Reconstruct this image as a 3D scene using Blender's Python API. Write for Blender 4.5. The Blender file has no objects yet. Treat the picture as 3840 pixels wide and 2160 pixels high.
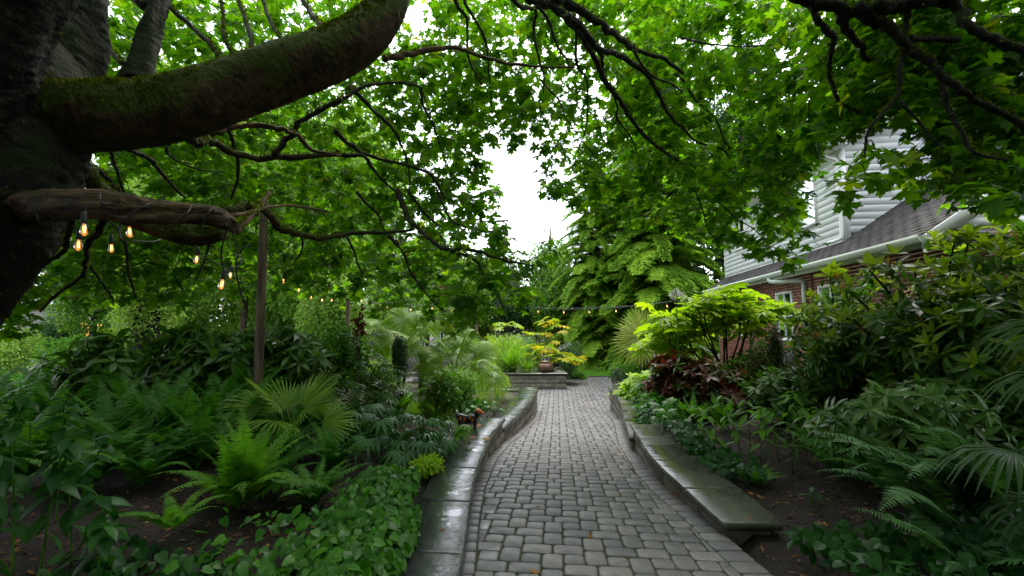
import bpy, math, random
import numpy as np
from mathutils import Vector, Matrix
random.seed(7); rng = np.random.default_rng(11)
sc = bpy.context.scene
C = sc.collection

# ------------------------------------------------------------------ camera, sky, sun, exposure
EYE = 1.28
cam = bpy.data.objects.new('camera', bpy.data.cameras.new('camera')); C.objects.link(cam)
cam.data.sensor_width = 36; cam.data.lens = 15.0
cam.data.clip_start = 0.05; cam.data.clip_end = 600
PITCH = math.atan(140 / 1600)
cam.location = (0, 0, EYE); cam.rotation_euler = (math.pi / 2 + PITCH, 0, 0)
sc.camera = cam

SUN_EL, SUN_AZ = math.radians(58), math.radians(20)
world = bpy.data.worlds.new('World'); sc.world = world; world.use_nodes = True
nt = world.node_tree; nt.nodes.clear()
sky = nt.nodes.new('ShaderNodeTexSky'); sky.sky_type = 'NISHITA'; sky.sun_disc = False
sky.sun_elevation = SUN_EL; sky.sun_rotation = SUN_AZ; sky.air_density = 1.0; sky.dust_density = 3.0
b1 = nt.nodes.new('ShaderNodeBackground'); b1.inputs[1].default_value = 0.05
b2 = nt.nodes.new('ShaderNodeBackground'); b2.inputs[0].default_value = (0.93, 0.95, 1.0, 1); b2.inputs[1].default_value = 0.80
ad = nt.nodes.new('ShaderNodeAddShader'); wo = nt.nodes.new('ShaderNodeOutputWorld')
nt.links.new(sky.outputs[0], b1.inputs[0]); nt.links.new(b1.outputs[0], ad.inputs[0]); nt.links.new(b2.outputs[0], ad.inputs[1])
nt.links.new(ad.outputs[0], wo.inputs[0])
sl = bpy.data.lights.new('sun', 'SUN'); sl.energy = 1.1; sl.angle = math.radians(25); sl.color = (1, 0.96, 0.9)
so = bpy.data.objects.new('sun', sl); C.objects.link(so)
so.rotation_euler = (math.pi / 2 - SUN_EL, 0, -SUN_AZ + math.pi)   # light comes from beyond the garden, high up
sc.view_settings.view_transform = 'Standard'; sc.view_settings.look = 'None'
sc.view_settings.gamma = 1.0; sc.view_settings.use_curve_mapping = False
sc.view_settings.exposure = 1.9
sc.cycles.max_bounces = 7; sc.cycles.diffuse_bounces = 4; sc.cycles.glossy_bounces = 2
sc.cycles.transmission_bounces = 5; sc.cycles.transparent_max_bounces = 6
sc.cycles.use_denoising = True

# ------------------------------------------------------------------ pixel <-> place helpers
CP, SP = math.cos(PITCH), math.sin(PITCH)
def ray(px, py):
    u = (px - 1920) / 1600; v = (1080 - py) / 1600
    return np.array([u, CP - v * SP, SP + v * CP])
def W(px, py, Y):
    d = ray(px, py); t = Y / d[1]
    return np.array([d[0] * t, Y, EYE + d[2] * t])
def HZ(px, py, z):
    d = ray(px, py); t = (z - EYE) / d[2]
    return np.array([d[0] * t, d[1] * t, z])
SLOPE, BREAK = 0.08, 11.4
def path_z(y):
    return -SLOPE * min(max(y, -3), BREAK)
def c2(pts, org, k):          # points read in an enlarged crop
    return [(org[0] + x / k, org[1] + y / k) for x, y in pts]
def interp(poly, y):
    ys = [p[1] for p in poly]; xs = [p[0] for p in poly]
    return float(np.interp(y, ys, xs))

# wall cap edges, read on the cap planes
ZC1, ZC2 = EYE - 1.446, EYE - 1.60
LI1 = [HZ(x, y, ZC1)[:2] for x, y in [(1720, 2160), (1761, 1880), (1787, 1755), (1822, 1671), (1841, 1629), (1894, 1568)]]
LO1 = [HZ(x, y, ZC1)[:2] for x, y in [(1451, 2160), (1578, 1872), (1643, 1754), (1707, 1670), (1757, 1606), (1802, 1564)]]
LI2 = [HZ(x, y, ZC2)[:2] for x, y in [(1887, 1605), (1933, 1567), (1969, 1528), (1999, 1497), (2015, 1466), (2017, 1452)]]
LO2 = [HZ(x, y, ZC2)[:2] for x, y in [(1812, 1597), (1841, 1559), (1911, 1512), (1951, 1462), (1951, 1452)]]
RI1 = [HZ(x, y, ZC1)[:2] for x, y in [(2717, 1962), (2649, 1902), (2566, 1826), (2490, 1758), (2429, 1690), (2391, 1629), (2365, 1591)]]
RO1 = [HZ(x, y, ZC1)[:2] for x, y in [(2933, 1962), (2883, 1917), (2770, 1830), (2664, 1754), (2596, 1700), (2530, 1640), (2478, 1591)]]
RI2 = [HZ(x, y, ZC2)[:2] for x, y in [(2361, 1640), (2354, 1610), (2338, 1554), (2327, 1508), (2304, 1474), (2282, 1451)]]
RO2 = [(p[0] + 0.43, p[1] + 0.05) for p in RI2]
def ext_front(poly, y):       # carry an edge on behind the camera
    (x0, y0), (x1, y1) = poly[0], poly[1]
    s = (x1 - x0) / (y1 - y0)
    return [(x0 + s * 0.5 * (y - y0), y)] + list(poly)
LI1 = ext_front(LI1, -1.0); LO1 = ext_front(LO1, -1.0)
LEFT = [(p[0] - 0.03, p[1]) for p in LI1] + [(p[0] - 0.03, p[1]) for p in LI2 if p[1] > LI1[-1][1] + .1]
RIGHT = [(1.53, -1.0), (1.56, RI1[0][1])] + [(p[0] + 0.03, p[1]) for p in RI1[1:]] + [(p[0] + 0.03, p[1]) for p in RI2 if p[1] > RI1[-1][1] + .1]
LEND, REND = LEFT[-1][1], RIGHT[-1][1]
PATIO_END = 18.6
def left_x(y):
    return interp(LEFT, y) if y < LEND else -6.0
def right_x(y):
    return interp(RIGHT, y) if y < REND else 6.2
def sm(a, b, x):
    t = min(1, max(0, (x - a) / (b - a))); return t * t * (3 - 2 * t)
def gz(x, y):
    """height of the soil"""
    lx, rx = left_x(y) , right_x(y)
    n = 0.02 * math.sin(3.1 * x + 1.3 * y) + 0.015 * math.sin(5.3 * y - 2.2 * x)
    if y > PATIO_END: return -0.93 + n * .5 - 0.0 * y
    if lx - 0.16 < x < rx + 0.16:
        return path_z(y) - 0.09
    if x <= lx:
        z = -0.23 - 0.17 * sm(6.3, 7.3, y) - 0.53 * sm(10.9, 12.2, y)
        d = lx - x
        if y < LEND: z += 0.22 * sm(0.5, 2.5, d) * (1 - sm(8, 13, y))
        return z + n * (0.6 if y < LEND else 0.3)
    z = -0.27 - 0.12 * sm(6.3, 7.3, y) - 0.53 * sm(11, 12.5, y)
    if y < 3.6: z = z * sm(2.9, 3.3, y) + (1 - sm(2.9, 3.3, y)) * (path_z(y) - 0.04 + 0.10 * sm(0.2, 1.5, x - rx))
    z += 0.12 * sm(0.6, 2.0, x - rx) * (1 - sm(8, 13, y))
    return z + n * 0.5
def at(px, Y, py=1400):
    p = W(px, py, Y); return (p[0], Y, gz(p[0], Y))

# ------------------------------------------------------------------ mesh helpers
class MB:
    def __init__(s): s.V = []; s.P = {}; s.R = []; s.n = 0
    def add(s, V, faces, rnd=0.0):
        V = np.asarray(V, float).reshape(-1, 3)
        if isinstance(faces, np.ndarray): faces = [faces]
        elif faces and not isinstance(faces[0], np.ndarray):
            d = {}
            for f in faces: d.setdefault(len(f), []).append(f)
            faces = [np.array(v) for v in d.values()]
        for F in faces:
            if len(F): s.P.setdefault(F.shape[1], []).append(F + s.n)
        s.V.append(V); s.R.append(np.broadcast_to(np.asarray(rnd, float), (len(V),)).copy()); s.n += len(V)
        return s
    def tris(s): return sum(sum(len(a) for a in L) * (k - 2) for k, L in s.P.items())
    def mesh(s, name, mats, smooth=False):
        me = bpy.data.meshes.new(name)
        if not s.n: return me
        V = np.concatenate(s.V); R = np.concatenate(s.R)
        loops = []; starts = []; st = 0
        for k, L in s.P.items():
            A = np.concatenate(L); loops.append(A.ravel())
            starts.append(st + np.arange(len(A)) * k); st += A.size
        loops = np.concatenate(loops).astype(np.int32); starts = np.concatenate(starts).astype(np.int32)
        me.vertices.add(len(V)); me.vertices.foreach_set('co', V.astype(np.float32).ravel())
        me.loops.add(len(loops)); me.loops.foreach_set('vertex_index', loops)
        me.polygons.add(len(starts)); me.polygons.foreach_set('loop_start', starts)
        me.update(calc_edges=True)
        a = me.attributes.new('rnd', 'FLOAT', 'POINT'); a.data.foreach_set('value', R.astype(np.float32))
        if smooth: me.polygons.foreach_set('use_smooth', np.ones(len(starts), bool))
        for m in (mats if isinstance(mats, (list, tuple)) else [mats]): me.materials.append(m)
        return me
def link(name, me, parent=None, loc=None, rot=None, scale=None):
    o = bpy.data.objects.new(name, me); C.objects.link(o)
    if parent is not None: o.parent = parent
    if loc is not None: o.location = loc
    if rot is not None: o.rotation_euler = rot
    if scale is not None: o.scale = (scale,) * 3 if np.isscalar(scale) else scale
    return o
def thing(name, label, cat, loc=(0, 0, 0), rot=(0, 0, 0), scale=1, group=None, kind=None, me=None):
    o = link(name, me, None, loc, rot, scale)
    o['label'] = label; o['category'] = cat
    if group: o['group'] = group
    if kind: o['kind'] = kind
    return o
def copy_thing(src, label, loc, rot, scale=1, group=None):
    r = src.copy(); C.objects.link(r); r.location = loc; r.rotation_euler = rot
    r.scale = (scale,) * 3 if np.isscalar(scale) else scale
    r['label'] = label
    if group: r['group'] = group
    for ch in list(src.children):
        c = ch.copy(); C.objects.link(c); c.parent = r
        for g in ch.children:
            d = g.copy(); C.objects.link(d); d.parent = c
    return r
def stuff(o): o['kind'] = 'stuff'; return o

def tube(mb, pts, rad, n=6, rnd=0.0, noise=0.0, cap=True):
    pts = np.asarray(pts, float); rad = np.broadcast_to(np.asarray(rad, float), (len(pts),))
    T = np.gradient(pts, axis=0); T /= np.linalg.norm(T, axis=1)[:, None] + 1e-9
    ref = np.array([0, 0, 1.0]) if abs(T[0, 2]) < 0.9 else np.array([1.0, 0, 0])
    N = np.cross(T[0], ref); N /= np.linalg.norm(N)
    V = []
    ang = np.arange(n) * 2 * math.pi / n
    for i in range(len(pts)):
        N = N - T[i] * N.dot(T[i]); N /= np.linalg.norm(N) + 1e-9
        B = np.cross(T[i], N)
        r = rad[i] * (1 + (noise * rng.standard_normal(n) if noise else 0))
        V.append(pts[i] + (np.cos(ang) * r)[:, None] * N + (np.sin(ang) * r)[:, None] * B)
    V = np.concatenate(V); m = len(pts)
    i = np.arange(m - 1)[:, None] * n; j = np.arange(n)[None, :]; j2 = (j + 1) % n
    F = np.stack([i + j, i + j2, i + n + j2, i + n + j], -1).reshape(-1, 4)
    fs = [F]
    if cap:
        fs.append(np.array([list(range(n))[::-1], [(m - 1) * n + q for q in range(n)]]))
    mb.add(V, fs, rnd)
def spline(P, k=6, closed=False):
    P = np.asarray(P, float); out = []
    for i in range(len(P) - 1):
        a = P[max(i - 1, 0)]; b = P[i]; c = P[i + 1]; d = P[min(i + 2, len(P) - 1)]
        for t in np.arange(k) / k:
            out.append(0.5 * ((2 * b) + (-a + c) * t + (2 * a - 5 * b + 4 * c - d) * t * t + (-a + 3 * b - 3 * c + d) * t ** 3))
    out.append(P[-1]); return np.array(out)
def box(mb, lo, hi, rnd=0.0, M=None):
    x0, y0, z0 = lo; x1, y1, z1 = hi
    V = np.array([(x0, y0, z0), (x1, y0, z0), (x1, y1, z0), (x0, y1, z0), (x0, y0, z1), (x1, y0, z1), (x1, y1, z1), (x0, y1, z1)], float)
    if M is not None: V = V @ np.array(M)[:3, :3].T + np.array(M)[:3, 3]
    mb.add(V, np.array([(0, 3, 2, 1), (4, 5, 6, 7), (0, 1, 5, 4), (1, 2, 6, 5), (2, 3, 7, 6), (3, 0, 4, 7)]), rnd)
def lathe(mb, prof, n=16, c=(0, 0, 0), rnd=0.0):
    V = []
    for r, z in prof:
        a = np.arange(n) * 2 * math.pi / n
        V.append(np.stack([c[0] + r * np.cos(a), c[1] + r * np.sin(a), np.full(n, c[2] + z)], 1))
    V = np.concatenate(V); m = len(prof)
    i = np.arange(m - 1)[:, None] * n; j = np.arange(n)[None, :]; j2 = (j + 1) % n
    mb.add(V, [np.stack([i + j, i + j2, i + n + j2, i + n + j], -1).reshape(-1, 4)], rnd)
def scatter(mb, tv, tf, pos, D, N, s, rnd):
    """put a flat template (x across, y along, z normal) at pos along D with normal about N"""
    D = D / (np.linalg.norm(D, axis=1)[:, None] + 1e-9)
    X = np.cross(D, N); X /= np.linalg.norm(X, axis=1)[:, None] + 1e-9
    Z = np.cross(X, D)
    s = np.broadcast_to(np.asarray(s, float), (len(pos),))
    V = (tv[None, :, 0, None] * X[:, None, :] + tv[None, :, 1, None] * D[:, None, :] + tv[None, :, 2, None] * Z[:, None, :]) * s[:, None, None] + pos[:, None, :]
    k = len(tv)
    off = (np.arange(len(pos)) * k)
    fs = [(F[None] + off[:, None, None]).reshape(-1, F.shape[1]) for F in tf]
    mb.add(V.reshape(-1, 3), fs, np.repeat(rnd, k))
def unit(n):
    v = rng.standard_normal((n, 3)); return v / np.linalg.norm(v, axis=1)[:, None]

# ------------------------------------------------------------------ leaf templates
def fan_template(outline, centre, curl=-0.25, cup=-0.3):
    R = np.array(outline, float)
    L = R[::-1][(1 if abs(R[-1, 0]) < 1e-6 else 0):].copy(); L[:, 0] *= -1
    if abs(R[0, 0]) < 1e-6: L = L[:-1]
    P = np.concatenate([R, L]); k = len(P)
    V = np.zeros((k + 1, 3)); V[0, :2] = centre; V[1:, :2] = P
    V[:, 2] = curl * (V[:, 1] - centre[1]) ** 2 + cup * V[:, 0] ** 2 * 1.0
    F = np.array([(0, 1 + i, 1 + (i + 1) % k) for i in range(k)])
    return V, [F]
MAPLE = [fan_template([(0, 0), (.2, -.06), (.45, 0), (.33, .10), (.22, .2), (.42, .3), (.62, .34), (.55, .48), (.68, .62), (.46, .58), (.36, .66), (.17, .5),
                       (.26, .72), (.24, .82), (.12, .84), (0, 1.1)], (0, .3), c, q) for c, q in ((-.25, -.3), (-.5, .15), (.1, -.7))]
MAPLE_LOD = fan_template([(0, 0), (.45, 0), (.22, .2), (.62, .36), (.66, .62), (.17, .5), (.26, .78), (0, 1.1)], (0, .3))
def ellipse_leaf(w=.32, tip=.5, curl=-.2, cup=.5):
    """oval leaf folded along its midrib"""
    ys = [0, .12, .35, .6, .82, 1.0]; ws = [.02, .55, .95, 1.0 - .1 * tip, .62 - .25 * tip, 0]
    V = []; 
    for y, q in zip(ys, ws):
        z = curl * y * y
        V += [(-q * w / 2, y, z + cup * q * w * .25), (0, y, z), (q * w / 2, y, z + cup * q * w * .25)]
    V = np.array(V); F = []
    for i in range(5):
        a = i * 3; b = a + 3
        F += [(a, a + 1, b + 1, b), (a + 1, a + 2, b + 2, b + 1)]
    return V, [np.array(F)]
OVAL = ellipse_leaf(.34); LONG = ellipse_leaf(.24, 1, -.35); NARROW = ellipse_leaf(.14, 1, -.3)
HEART = fan_template([(0, .06), (.16, -.04), (.34, .1), (.4, .32), (.28, .65), (0, 1.0)], (0, .35), -.15, .35)
TINY = (np.array([(0, 0, 0), (.24, .5, .06), (0, 1.0, -.1), (-.24, .5, .06)], float), [np.array([(0, 1, 2), (0, 2, 3)])])
def lobed(nl=8, depth=.45, span=250):
    """palmate leaf with finger lobes (fatsia)"""
    pts = []; a0 = math.radians(90 - span / 2)
    for i in range(nl):
        a = a0 + math.radians(span) * i / (nl - 1); r = .62 + .38 * math.sin(math.pi * (i + .5) / nl)
        da = math.radians(span) / (nl - 1) / 2
        pts.append((r * depth * math.cos(a - da), r * depth * math.sin(a - da), .03))
        pts.append((r * .85 * math.cos(a - da * .42), r * .85 * math.sin(a - da * .42), -.06))
        pts.append((r * math.cos(a), r * math.sin(a), -.18))
        pts.append((r * .85 * math.cos(a + da * .42), r * .85 * math.sin(a + da * .42), -.06))
    pts.append((.1 * math.cos(a + da), .1 * math.sin(a + da), 0))
    V = np.array([(0, 0, 0)] + pts); k = len(pts)
    return V, [np.array([(0, 1 + i, 2 + i) for i in range(k - 1)])]
FATSIA = lobed()
def leaflets(n, span, w=.2, droop=-.5):
    """hand of separate leaflets (hellebore)"""
    Vs = []; Fs = []; k = 0
    lv, lf = ellipse_leaf(w, 1, droop, .4)
    for i in range(n):
        a = math.radians(-span / 2 + span * i / (n - 1)); s = 1 - .35 * abs(i - (n - 1) / 2) / ((n - 1) / 2)
        c, q = math.cos(a), math.sin(a)
        v = lv * s; v = np.stack([v[:, 0] * c + v[:, 1] * q, -v[:, 0] * q + v[:, 1] * c, v[:, 2]], 1)
        Vs.append(v); Fs.append(lf[0] + k); k += len(v)
    return np.concatenate(Vs), [np.concatenate(Fs)]
HAND = leaflets(7, 210)

# ------------------------------------------------------------------ materials
def N_(t, ty, **kw):
    n = t.nodes.new(ty)
    for k, v in kw.items():
        if k.startswith('i_'): n.inputs[k[2:].replace('_', ' ')].default_value = v
        else: setattr(n, k, v)
    return n
def newmat(name):
    m = bpy.data.materials.new(name); m.use_nodes = True; t = m.node_tree; t.nodes.clear()
    o = t.nodes.new('ShaderNodeOutputMaterial'); return m, t, o
def rnd_value(t):
    a = N_(t, 'ShaderNodeAttribute', attribute_name='rnd'); oi = t.nodes.new('ShaderNodeObjectInfo')
    s = N_(t, 'ShaderNodeMath', operation='ADD'); f = N_(t, 'ShaderNodeMath', operation='FRACT')
    t.links.new(a.outputs['Fac'], s.inputs[0]); t.links.new(oi.outputs['Random'], s.inputs[1]); t.links.new(s.outputs[0], f.inputs[0])
    return f.outputs[0]
def ramp(t, src, cols, pos=None):
    r = t.nodes.new('ShaderNodeValToRGB'); e = r.color_ramp.elements
    while len(e) < len(cols): e.new(0.5)
    for i, c in enumerate(cols):
        e[i].position = (i / (len(cols) - 1)) if pos is None else pos[i]; e[i].color = (*c, 1)
    t.links.new(src, r.inputs[0]); return r.outputs[0]
def noise(t, scale, detail=3, coord='Object', rough=.55):
    tc = t.nodes.new('ShaderNodeTexCoord'); n = N_(t, 'ShaderNodeTexNoise'); n.inputs['Scale'].default_value = scale
    n.inputs['Detail'].default_value = detail; n.inputs['Roughness'].default_value = rough
    t.links.new(tc.outputs[coord], n.inputs['Vector']); return n.outputs['Fac']
def mixc(t, f, a, b, mode='MIX'):
    n = N_(t, 'ShaderNodeMix', data_type='RGBA', blend_type=mode)
    for s, v in ((0, f), (6, a), (7, b)):
        if hasattr(v, 'links'): t.links.new(v, n.inputs[s])
        elif s == 0: n.inputs[0].default_value = v
        else: n.inputs[s].default_value = (*v, 1)
    return n.outputs[2]
def principled(t, o, base, rough=.6, spec=.5, bump=None, bstr=.3, bdist=.01, metal=0):
    p = t.nodes.new('ShaderNodeBsdfPrincipled')
    for k, v in (('Base Color', base), ('Roughness', rough), ('Specular IOR Level', spec), ('Metallic', metal)):
        if hasattr(v, 'links'): t.links.new(v, p.inputs[k])
        elif k == 'Base Color': p.inputs[k].default_value = (*v, 1)
        else: p.inputs[k].default_value = v
    if bump is not None:
        b = t.nodes.new('ShaderNodeBump'); b.inputs['Strength'].default_value = bstr; b.inputs['Distance'].default_value = bdist
        t.links.new(bump, b.inputs['Height']); t.links.new(b.outputs[0], p.inputs['Normal'])
    if o is not None: t.links.new(p.outputs[0], o.inputs[0])
    return p
def leafmat(name, cols, trans=.45, rough=.38, tcol=(1.6, 1.9, .7), spec=.35, K=(1.48, 1.38, .85), pos=None):
    m, t, o = newmat(name)
    cols = [tuple(x * k for x, k in zip(c_, K)) for c_ in cols]; rough = rough + .10; spec = spec * .6
    c = ramp(t, rnd_value(t), cols, pos)
    n = noise(t, 14, 2); c = mixc(t, .25, c, ramp(t, n, [(.35, .35, .35), (1, 1, 1)]), 'MULTIPLY')
    p = principled(t, None, c, rough, spec)
    tr = t.nodes.new('ShaderNodeBsdfTranslucent'); tc = mixc(t, 1.0, c, tcol, 'MULTIPLY'); t.links.new(tc, tr.inputs[0])
    mx = t.nodes.new('ShaderNodeMixShader'); mx.inputs[0].default_value = trans
    t.links.new(p.outputs[0], mx.inputs[1]); t.links.new(tr.outputs[0], mx.inputs[2]); t.links.new(mx.outputs[0], o.inputs[0])
    return m
def simple(name, col, rough=.6, spec=.5, metal=0, nscale=None, var=.3, bstr=0, bdist=.01):
    m, t, o = newmat(name)
    if nscale:
        n = noise(t, nscale, 5); c = mixc(t, n, tuple(x * (1 - var) for x in col), tuple(x * (1 + var) for x in col))
        principled(t, o, c, rough, spec, n if bstr else None, bstr, bdist, metal)
    else: principled(t, o, col, rough, spec, metal=metal)
    return m
# ------------------------------------------------------------------ material set
M = {}
M['maple'] = leafmat('maple_leaf', [(.018, .062, .006), (.033, .092, .007), (.050, .122, .009), (.070, .150, .011), (.088, .165, .012), (.16, .18, .02)], .54, .46, (1.9, 2.25, .5), pos=[0, .25, .5, .75, .965, 1.0])
M['tree_leaf'] = leafmat('tree_leaf', [(.045, .115, .020), (.075, .165, .028), (.11, .21, .042)], .4, .4, (1.5, 1.8, .8))
M['pale_leaf'] = leafmat('pale_leaf', [(.085, .170, .040), (.13, .23, .060), (.19, .29, .085)], .4, .4, (1.4, 1.6, .8))
M['fir_leaf'] = leafmat('fir_needles', [(.012, .040, .018), (.022, .065, .028), (.040, .095, .038)], .2, .5)
M['hemlock_leaf'] = leafmat('hemlock_needles', [(.065, .150, .018), (.11, .22, .026), (.19, .32, .04)], .35, .45, (1.5, 1.8, .7))
M['fern'] = leafmat('fern_frond', [(.022, .090, .014), (.036, .125, .018), (.058, .165, .022)], .3, .42)
M['fern_bright'] = leafmat('bright_fern', [(.040, .120, .014), (.055, .160, .018), (.080, .200, .022)], .4, .42)
M['fern_blue'] = leafmat('dusty_fern', [(.030, .085, .045), (.042, .11, .055), (.06, .14, .065)], .25, .45)
M['rhodo'] = leafmat('rhododendron_leaf', [(.022, .070, .012), (.036, .098, .016), (.060, .135, .022)], .28, .30, (1.5, 1.8, .6), .55)
M['rhodo_new'] = leafmat('young_rhododendron_leaf', [(.10, .18, .016), (.15, .24, .022), (.20, .29, .03)], .45, .3, (1.5, 1.6, .5), .5)
M['rhodo_red'] = leafmat('red_rhododendron_leaf', [(.055, .012, .010), (.085, .020, .012), (.030, .045, .016), (.12, .05, .012)], .25, .3, (1.6, 1.0, .7), .5)
M['heart'] = leafmat('heart_leaf', [(.016, .080, .008), (.026, .110, .010), (.048, .165, .014)], .4, .3, (1.5, 1.8, .6), .5)
M['heart_dark'] = leafmat('dark_heart_leaf', [(.007, .038, .010), (.011, .052, .012), (.018, .075, .015)], .3, .32, (1.5, 1.8, .6), .30)
M['hand'] = leafmat('hellebore_leaf', [(.016, .058, .022), (.024, .080, .028), (.034, .105, .034)], .2, .32, (1.5, 1.8, .7), .5)
M['seal'] = leafmat('solomons_seal_leaf', [(.045, .130, .018), (.065, .170, .022), (.10, .225, .03)], .4, .33, (1.5, 1.8, .6), .45)
M['fatsia'] = leafmat('golden_aralia_leaf', [(.12, .21, .012), (.17, .27, .016), (.24, .33, .022)], .5, .38, (1.5, 1.7, .5), .35)
M['yellow'] = leafmat('yellowing_aralia_leaf', [(.16, .26, .03), (.28, .30, .03), (.42, .34, .03)], .45, .4, (1.3, 1.3, .5), .35)
M['palm'] = leafmat('palm_fan', [(.050, .125, .012), (.085, .175, .018), (.14, .23, .025)], .35, .36, (1.5, 1.7, .6), .45)
M['palm_dark'] = leafmat('dark_palm_fan', [(.012, .040, .010), (.018, .055, .013), (.026, .07, .016)], .25, .34, (1.5, 1.7, .7), .5)
M['palm_pale'] = leafmat('pale_palm_fan', [(.13, .19, .05), (.18, .24, .07), (.24, .29, .09)], .4, .4, (1.3, 1.4, .7), .4)
M['grass_blade'] = leafmat('grass_blade', [(.065, .155, .016), (.10, .21, .022), (.14, .26, .03)], .35, .4)
M['grass_pale'] = leafmat('pale_grass_blade', [(.10, .17, .06), (.15, .22, .08), (.20, .27, .11)], .35, .45)
M['black_grass'] = leafmat('black_grass_blade', [(.006, .007, .009), (.012, .013, .015), (.02, .02, .022)], .05, .3, spec=.6)
M['box'] = leafmat('boxwood_leaf', [(.008, .030, .012), (.014, .048, .016), (.022, .065, .02)], .15, .3, spec=.5)
M['bush'] = leafmat('bush_leaf', [(.040, .115, .018), (.060, .155, .022), (.09, .20, .03)], .35, .38)
M['bush_lime'] = leafmat('lime_bush_leaf', [(.13, .24, .02), (.18, .30, .03), (.25, .36, .04)], .42, .4)
M['bush_blue'] = leafmat('blue_green_bush_leaf', [(.030, .075, .045), (.045, .10, .055), (.06, .125, .07)], .25, .45)
M['variegated'] = leafmat('cream_edged_leaf', [(.10, .19, .05), (.30, .33, .14), (.42, .40, .20), (.09, .18, .03)], .35, .4)
M['red_tip'] = leafmat('red_tipped_leaf', [(.028, .085, .015), (.045, .115, .02), (.06, .14, .02), (.13, .06, .02)], .3, .36)
M['purple'] = leafmat('purple_leaf', [(.04, .012, .02), (.07, .02, .025), (.10, .04, .03)], .3, .4)
M['barberry'] = leafmat('barberry_leaf', [(.012, .035, .014), (.03, .05, .015), (.06, .03, .015)], .2, .35)
M['moss_tuft'] = leafmat('moss_tuft', [(.034, .052, .004), (.060, .080, .006), (.10, .12, .01)], .15, .8, spec=.1)
M['dead_leaf'] = leafmat('fallen_leaf', [(.20, .09, .02), (.32, .18, .04), (.16, .07, .03)], .25, .6)
M['spent'] = leafmat('spent_flower', [(.26, .09, .016), (.36, .14, .03), (.16, .06, .015)], .2, .6)
M['samara'] = leafmat('maple_seed', [(.08, .12, .02), (.14, .15, .03), (.16, .11, .03)], .35, .6)
M['white_petal'] = leafmat('white_petal', [(.75, .76, .68), (.8, .8, .74)], .35, .5, (1, 1, 1), K=(1, 1, 1))
M['lawn_blade'] = leafmat('lawn_blade', [(.055, .15, .015), (.085, .21, .022), (.12, .26, .03)], .35, .5)

def bark(name, base, dark, moss, amount, lichen=.15, scale=9):
    m, t, o = newmat(name)
    tc = t.nodes.new('ShaderNodeTexCoord')
    n1 = noise(t, scale, 8); n2 = noise(t, scale * 2.6, 6); n3 = noise(t, 2.6, 4)
    c = mixc(t, ramp(t, n1, [(0, 0, 0), (1, 1, 1)], [.35, .65]), dark, base)
    c = mixc(t, ramp(t, n2, [(0, 0, 0), (lichen * 2, lichen * 2, lichen * 2)], [.58, .66]), c, (.16, .19, .14))
    g = t.nodes.new('ShaderNodeNewGeometry'); sx = t.nodes.new('ShaderNodeSeparateXYZ'); t.links.new(g.outputs['Normal'], sx.inputs[0])
    a = N_(t, 'ShaderNodeMath', operation='MULTIPLY_ADD'); t.links.new(sx.outputs[2], a.inputs[0]); a.inputs[1].default_value = .45
    t.links.new(n3, a.inputs[2])
    f = ramp(t, a.outputs[0], [(0, 0, 0), (1, 1, 1)], [max(0.01, .62 - amount), min(.99, .78 - amount)])
    mc = mixc(t, n2, tuple(x * .45 for x in moss), tuple(x * 1.5 for x in moss))
    c = mixc(t, f, c, mc)
    mus = N_(t, 'ShaderNodeMath', operation='ADD'); t.links.new(n1, mus.inputs[0]); t.links.new(n2, mus.inputs[1])
    principled(t, o, c, .85, .25, mus.outputs[0], .9, .03)
    return m
M['bark'] = bark('mossy_bark', (.016, .012, .009), (.004, .003, .0025), (.013, .019, .002), .16, .10)
M['bark_twig'] = bark('twig_bark', (.030, .026, .020), (.010, .009, .007), (.028, .036, .012), .10, .3, 22)
M['bark_limb'] = bark('limb_bark', (.085, .046, .020), (.016, .010, .006), (.040, .056, .004), .27, .10)
M['bark_pale'] = bark('weathered_wood', (.13, .078, .040), (.035, .020, .010), (.05, .06, .02), -.2, .05, 6)
M['bark_plain'] = bark('tree_bark', (.085, .062, .045), (.03, .02, .015), (.05, .06, .02), -.1, .2)
def woodgrain(name, a, b):
    m, t, o = newmat(name)
    tc = t.nodes.new('ShaderNodeTexCoord'); mp = t.nodes.new('ShaderNodeMapping'); mp.inputs['Scale'].default_value = (22, 22, 1.4)
    t.links.new(tc.outputs['Object'], mp.inputs[0]); n = N_(t, 'ShaderNodeTexNoise'); n.inputs['Scale'].default_value = 1.0; n.inputs['Detail'].default_value = 6
    t.links.new(mp.outputs[0], n.inputs['Vector'])
    principled(t, o, ramp(t, n.outputs['Fac'], [a, b], [.35, .65]), .8, .25, n.outputs['Fac'], .5, .01); return m
def cutwood():
    m, t, o = newmat('bare_cut_wood')
    tc = t.nodes.new('ShaderNodeTexCoord'); mp = t.nodes.new('ShaderNodeMapping'); mp.inputs['Scale'].default_value = (3.0, 26, 26)
    t.links.new(tc.outputs['Object'], mp.inputs[0]); n = N_(t, 'ShaderNodeTexNoise'); n.inputs['Scale'].default_value = 1.0; n.inputs['Detail'].default_value = 8; n.inputs['Distortion'].default_value = .6
    t.links.new(mp.outputs[0], n.inputs['Vector']); n2 = noise(t, 4, 4)
    c = ramp(t, n.outputs['Fac'], [(.012, .008, .005), (.085, .048, .022), (.20, .13, .075)], [.36, .52, .72]); c = mixc(t, ramp(t, n2, [(0, 0, 0), (.7, .7, .7)], [.5, .65]), c, (.022, .017, .010))
    principled(t, o, c, .75, .3, n.outputs['Fac'], 1.0, .03); return m
M['cut_wood'] = cutwood()
M['post'] = woodgrain('weathered_post', (.050, .036, .022), (.17, .13, .08))
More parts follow.
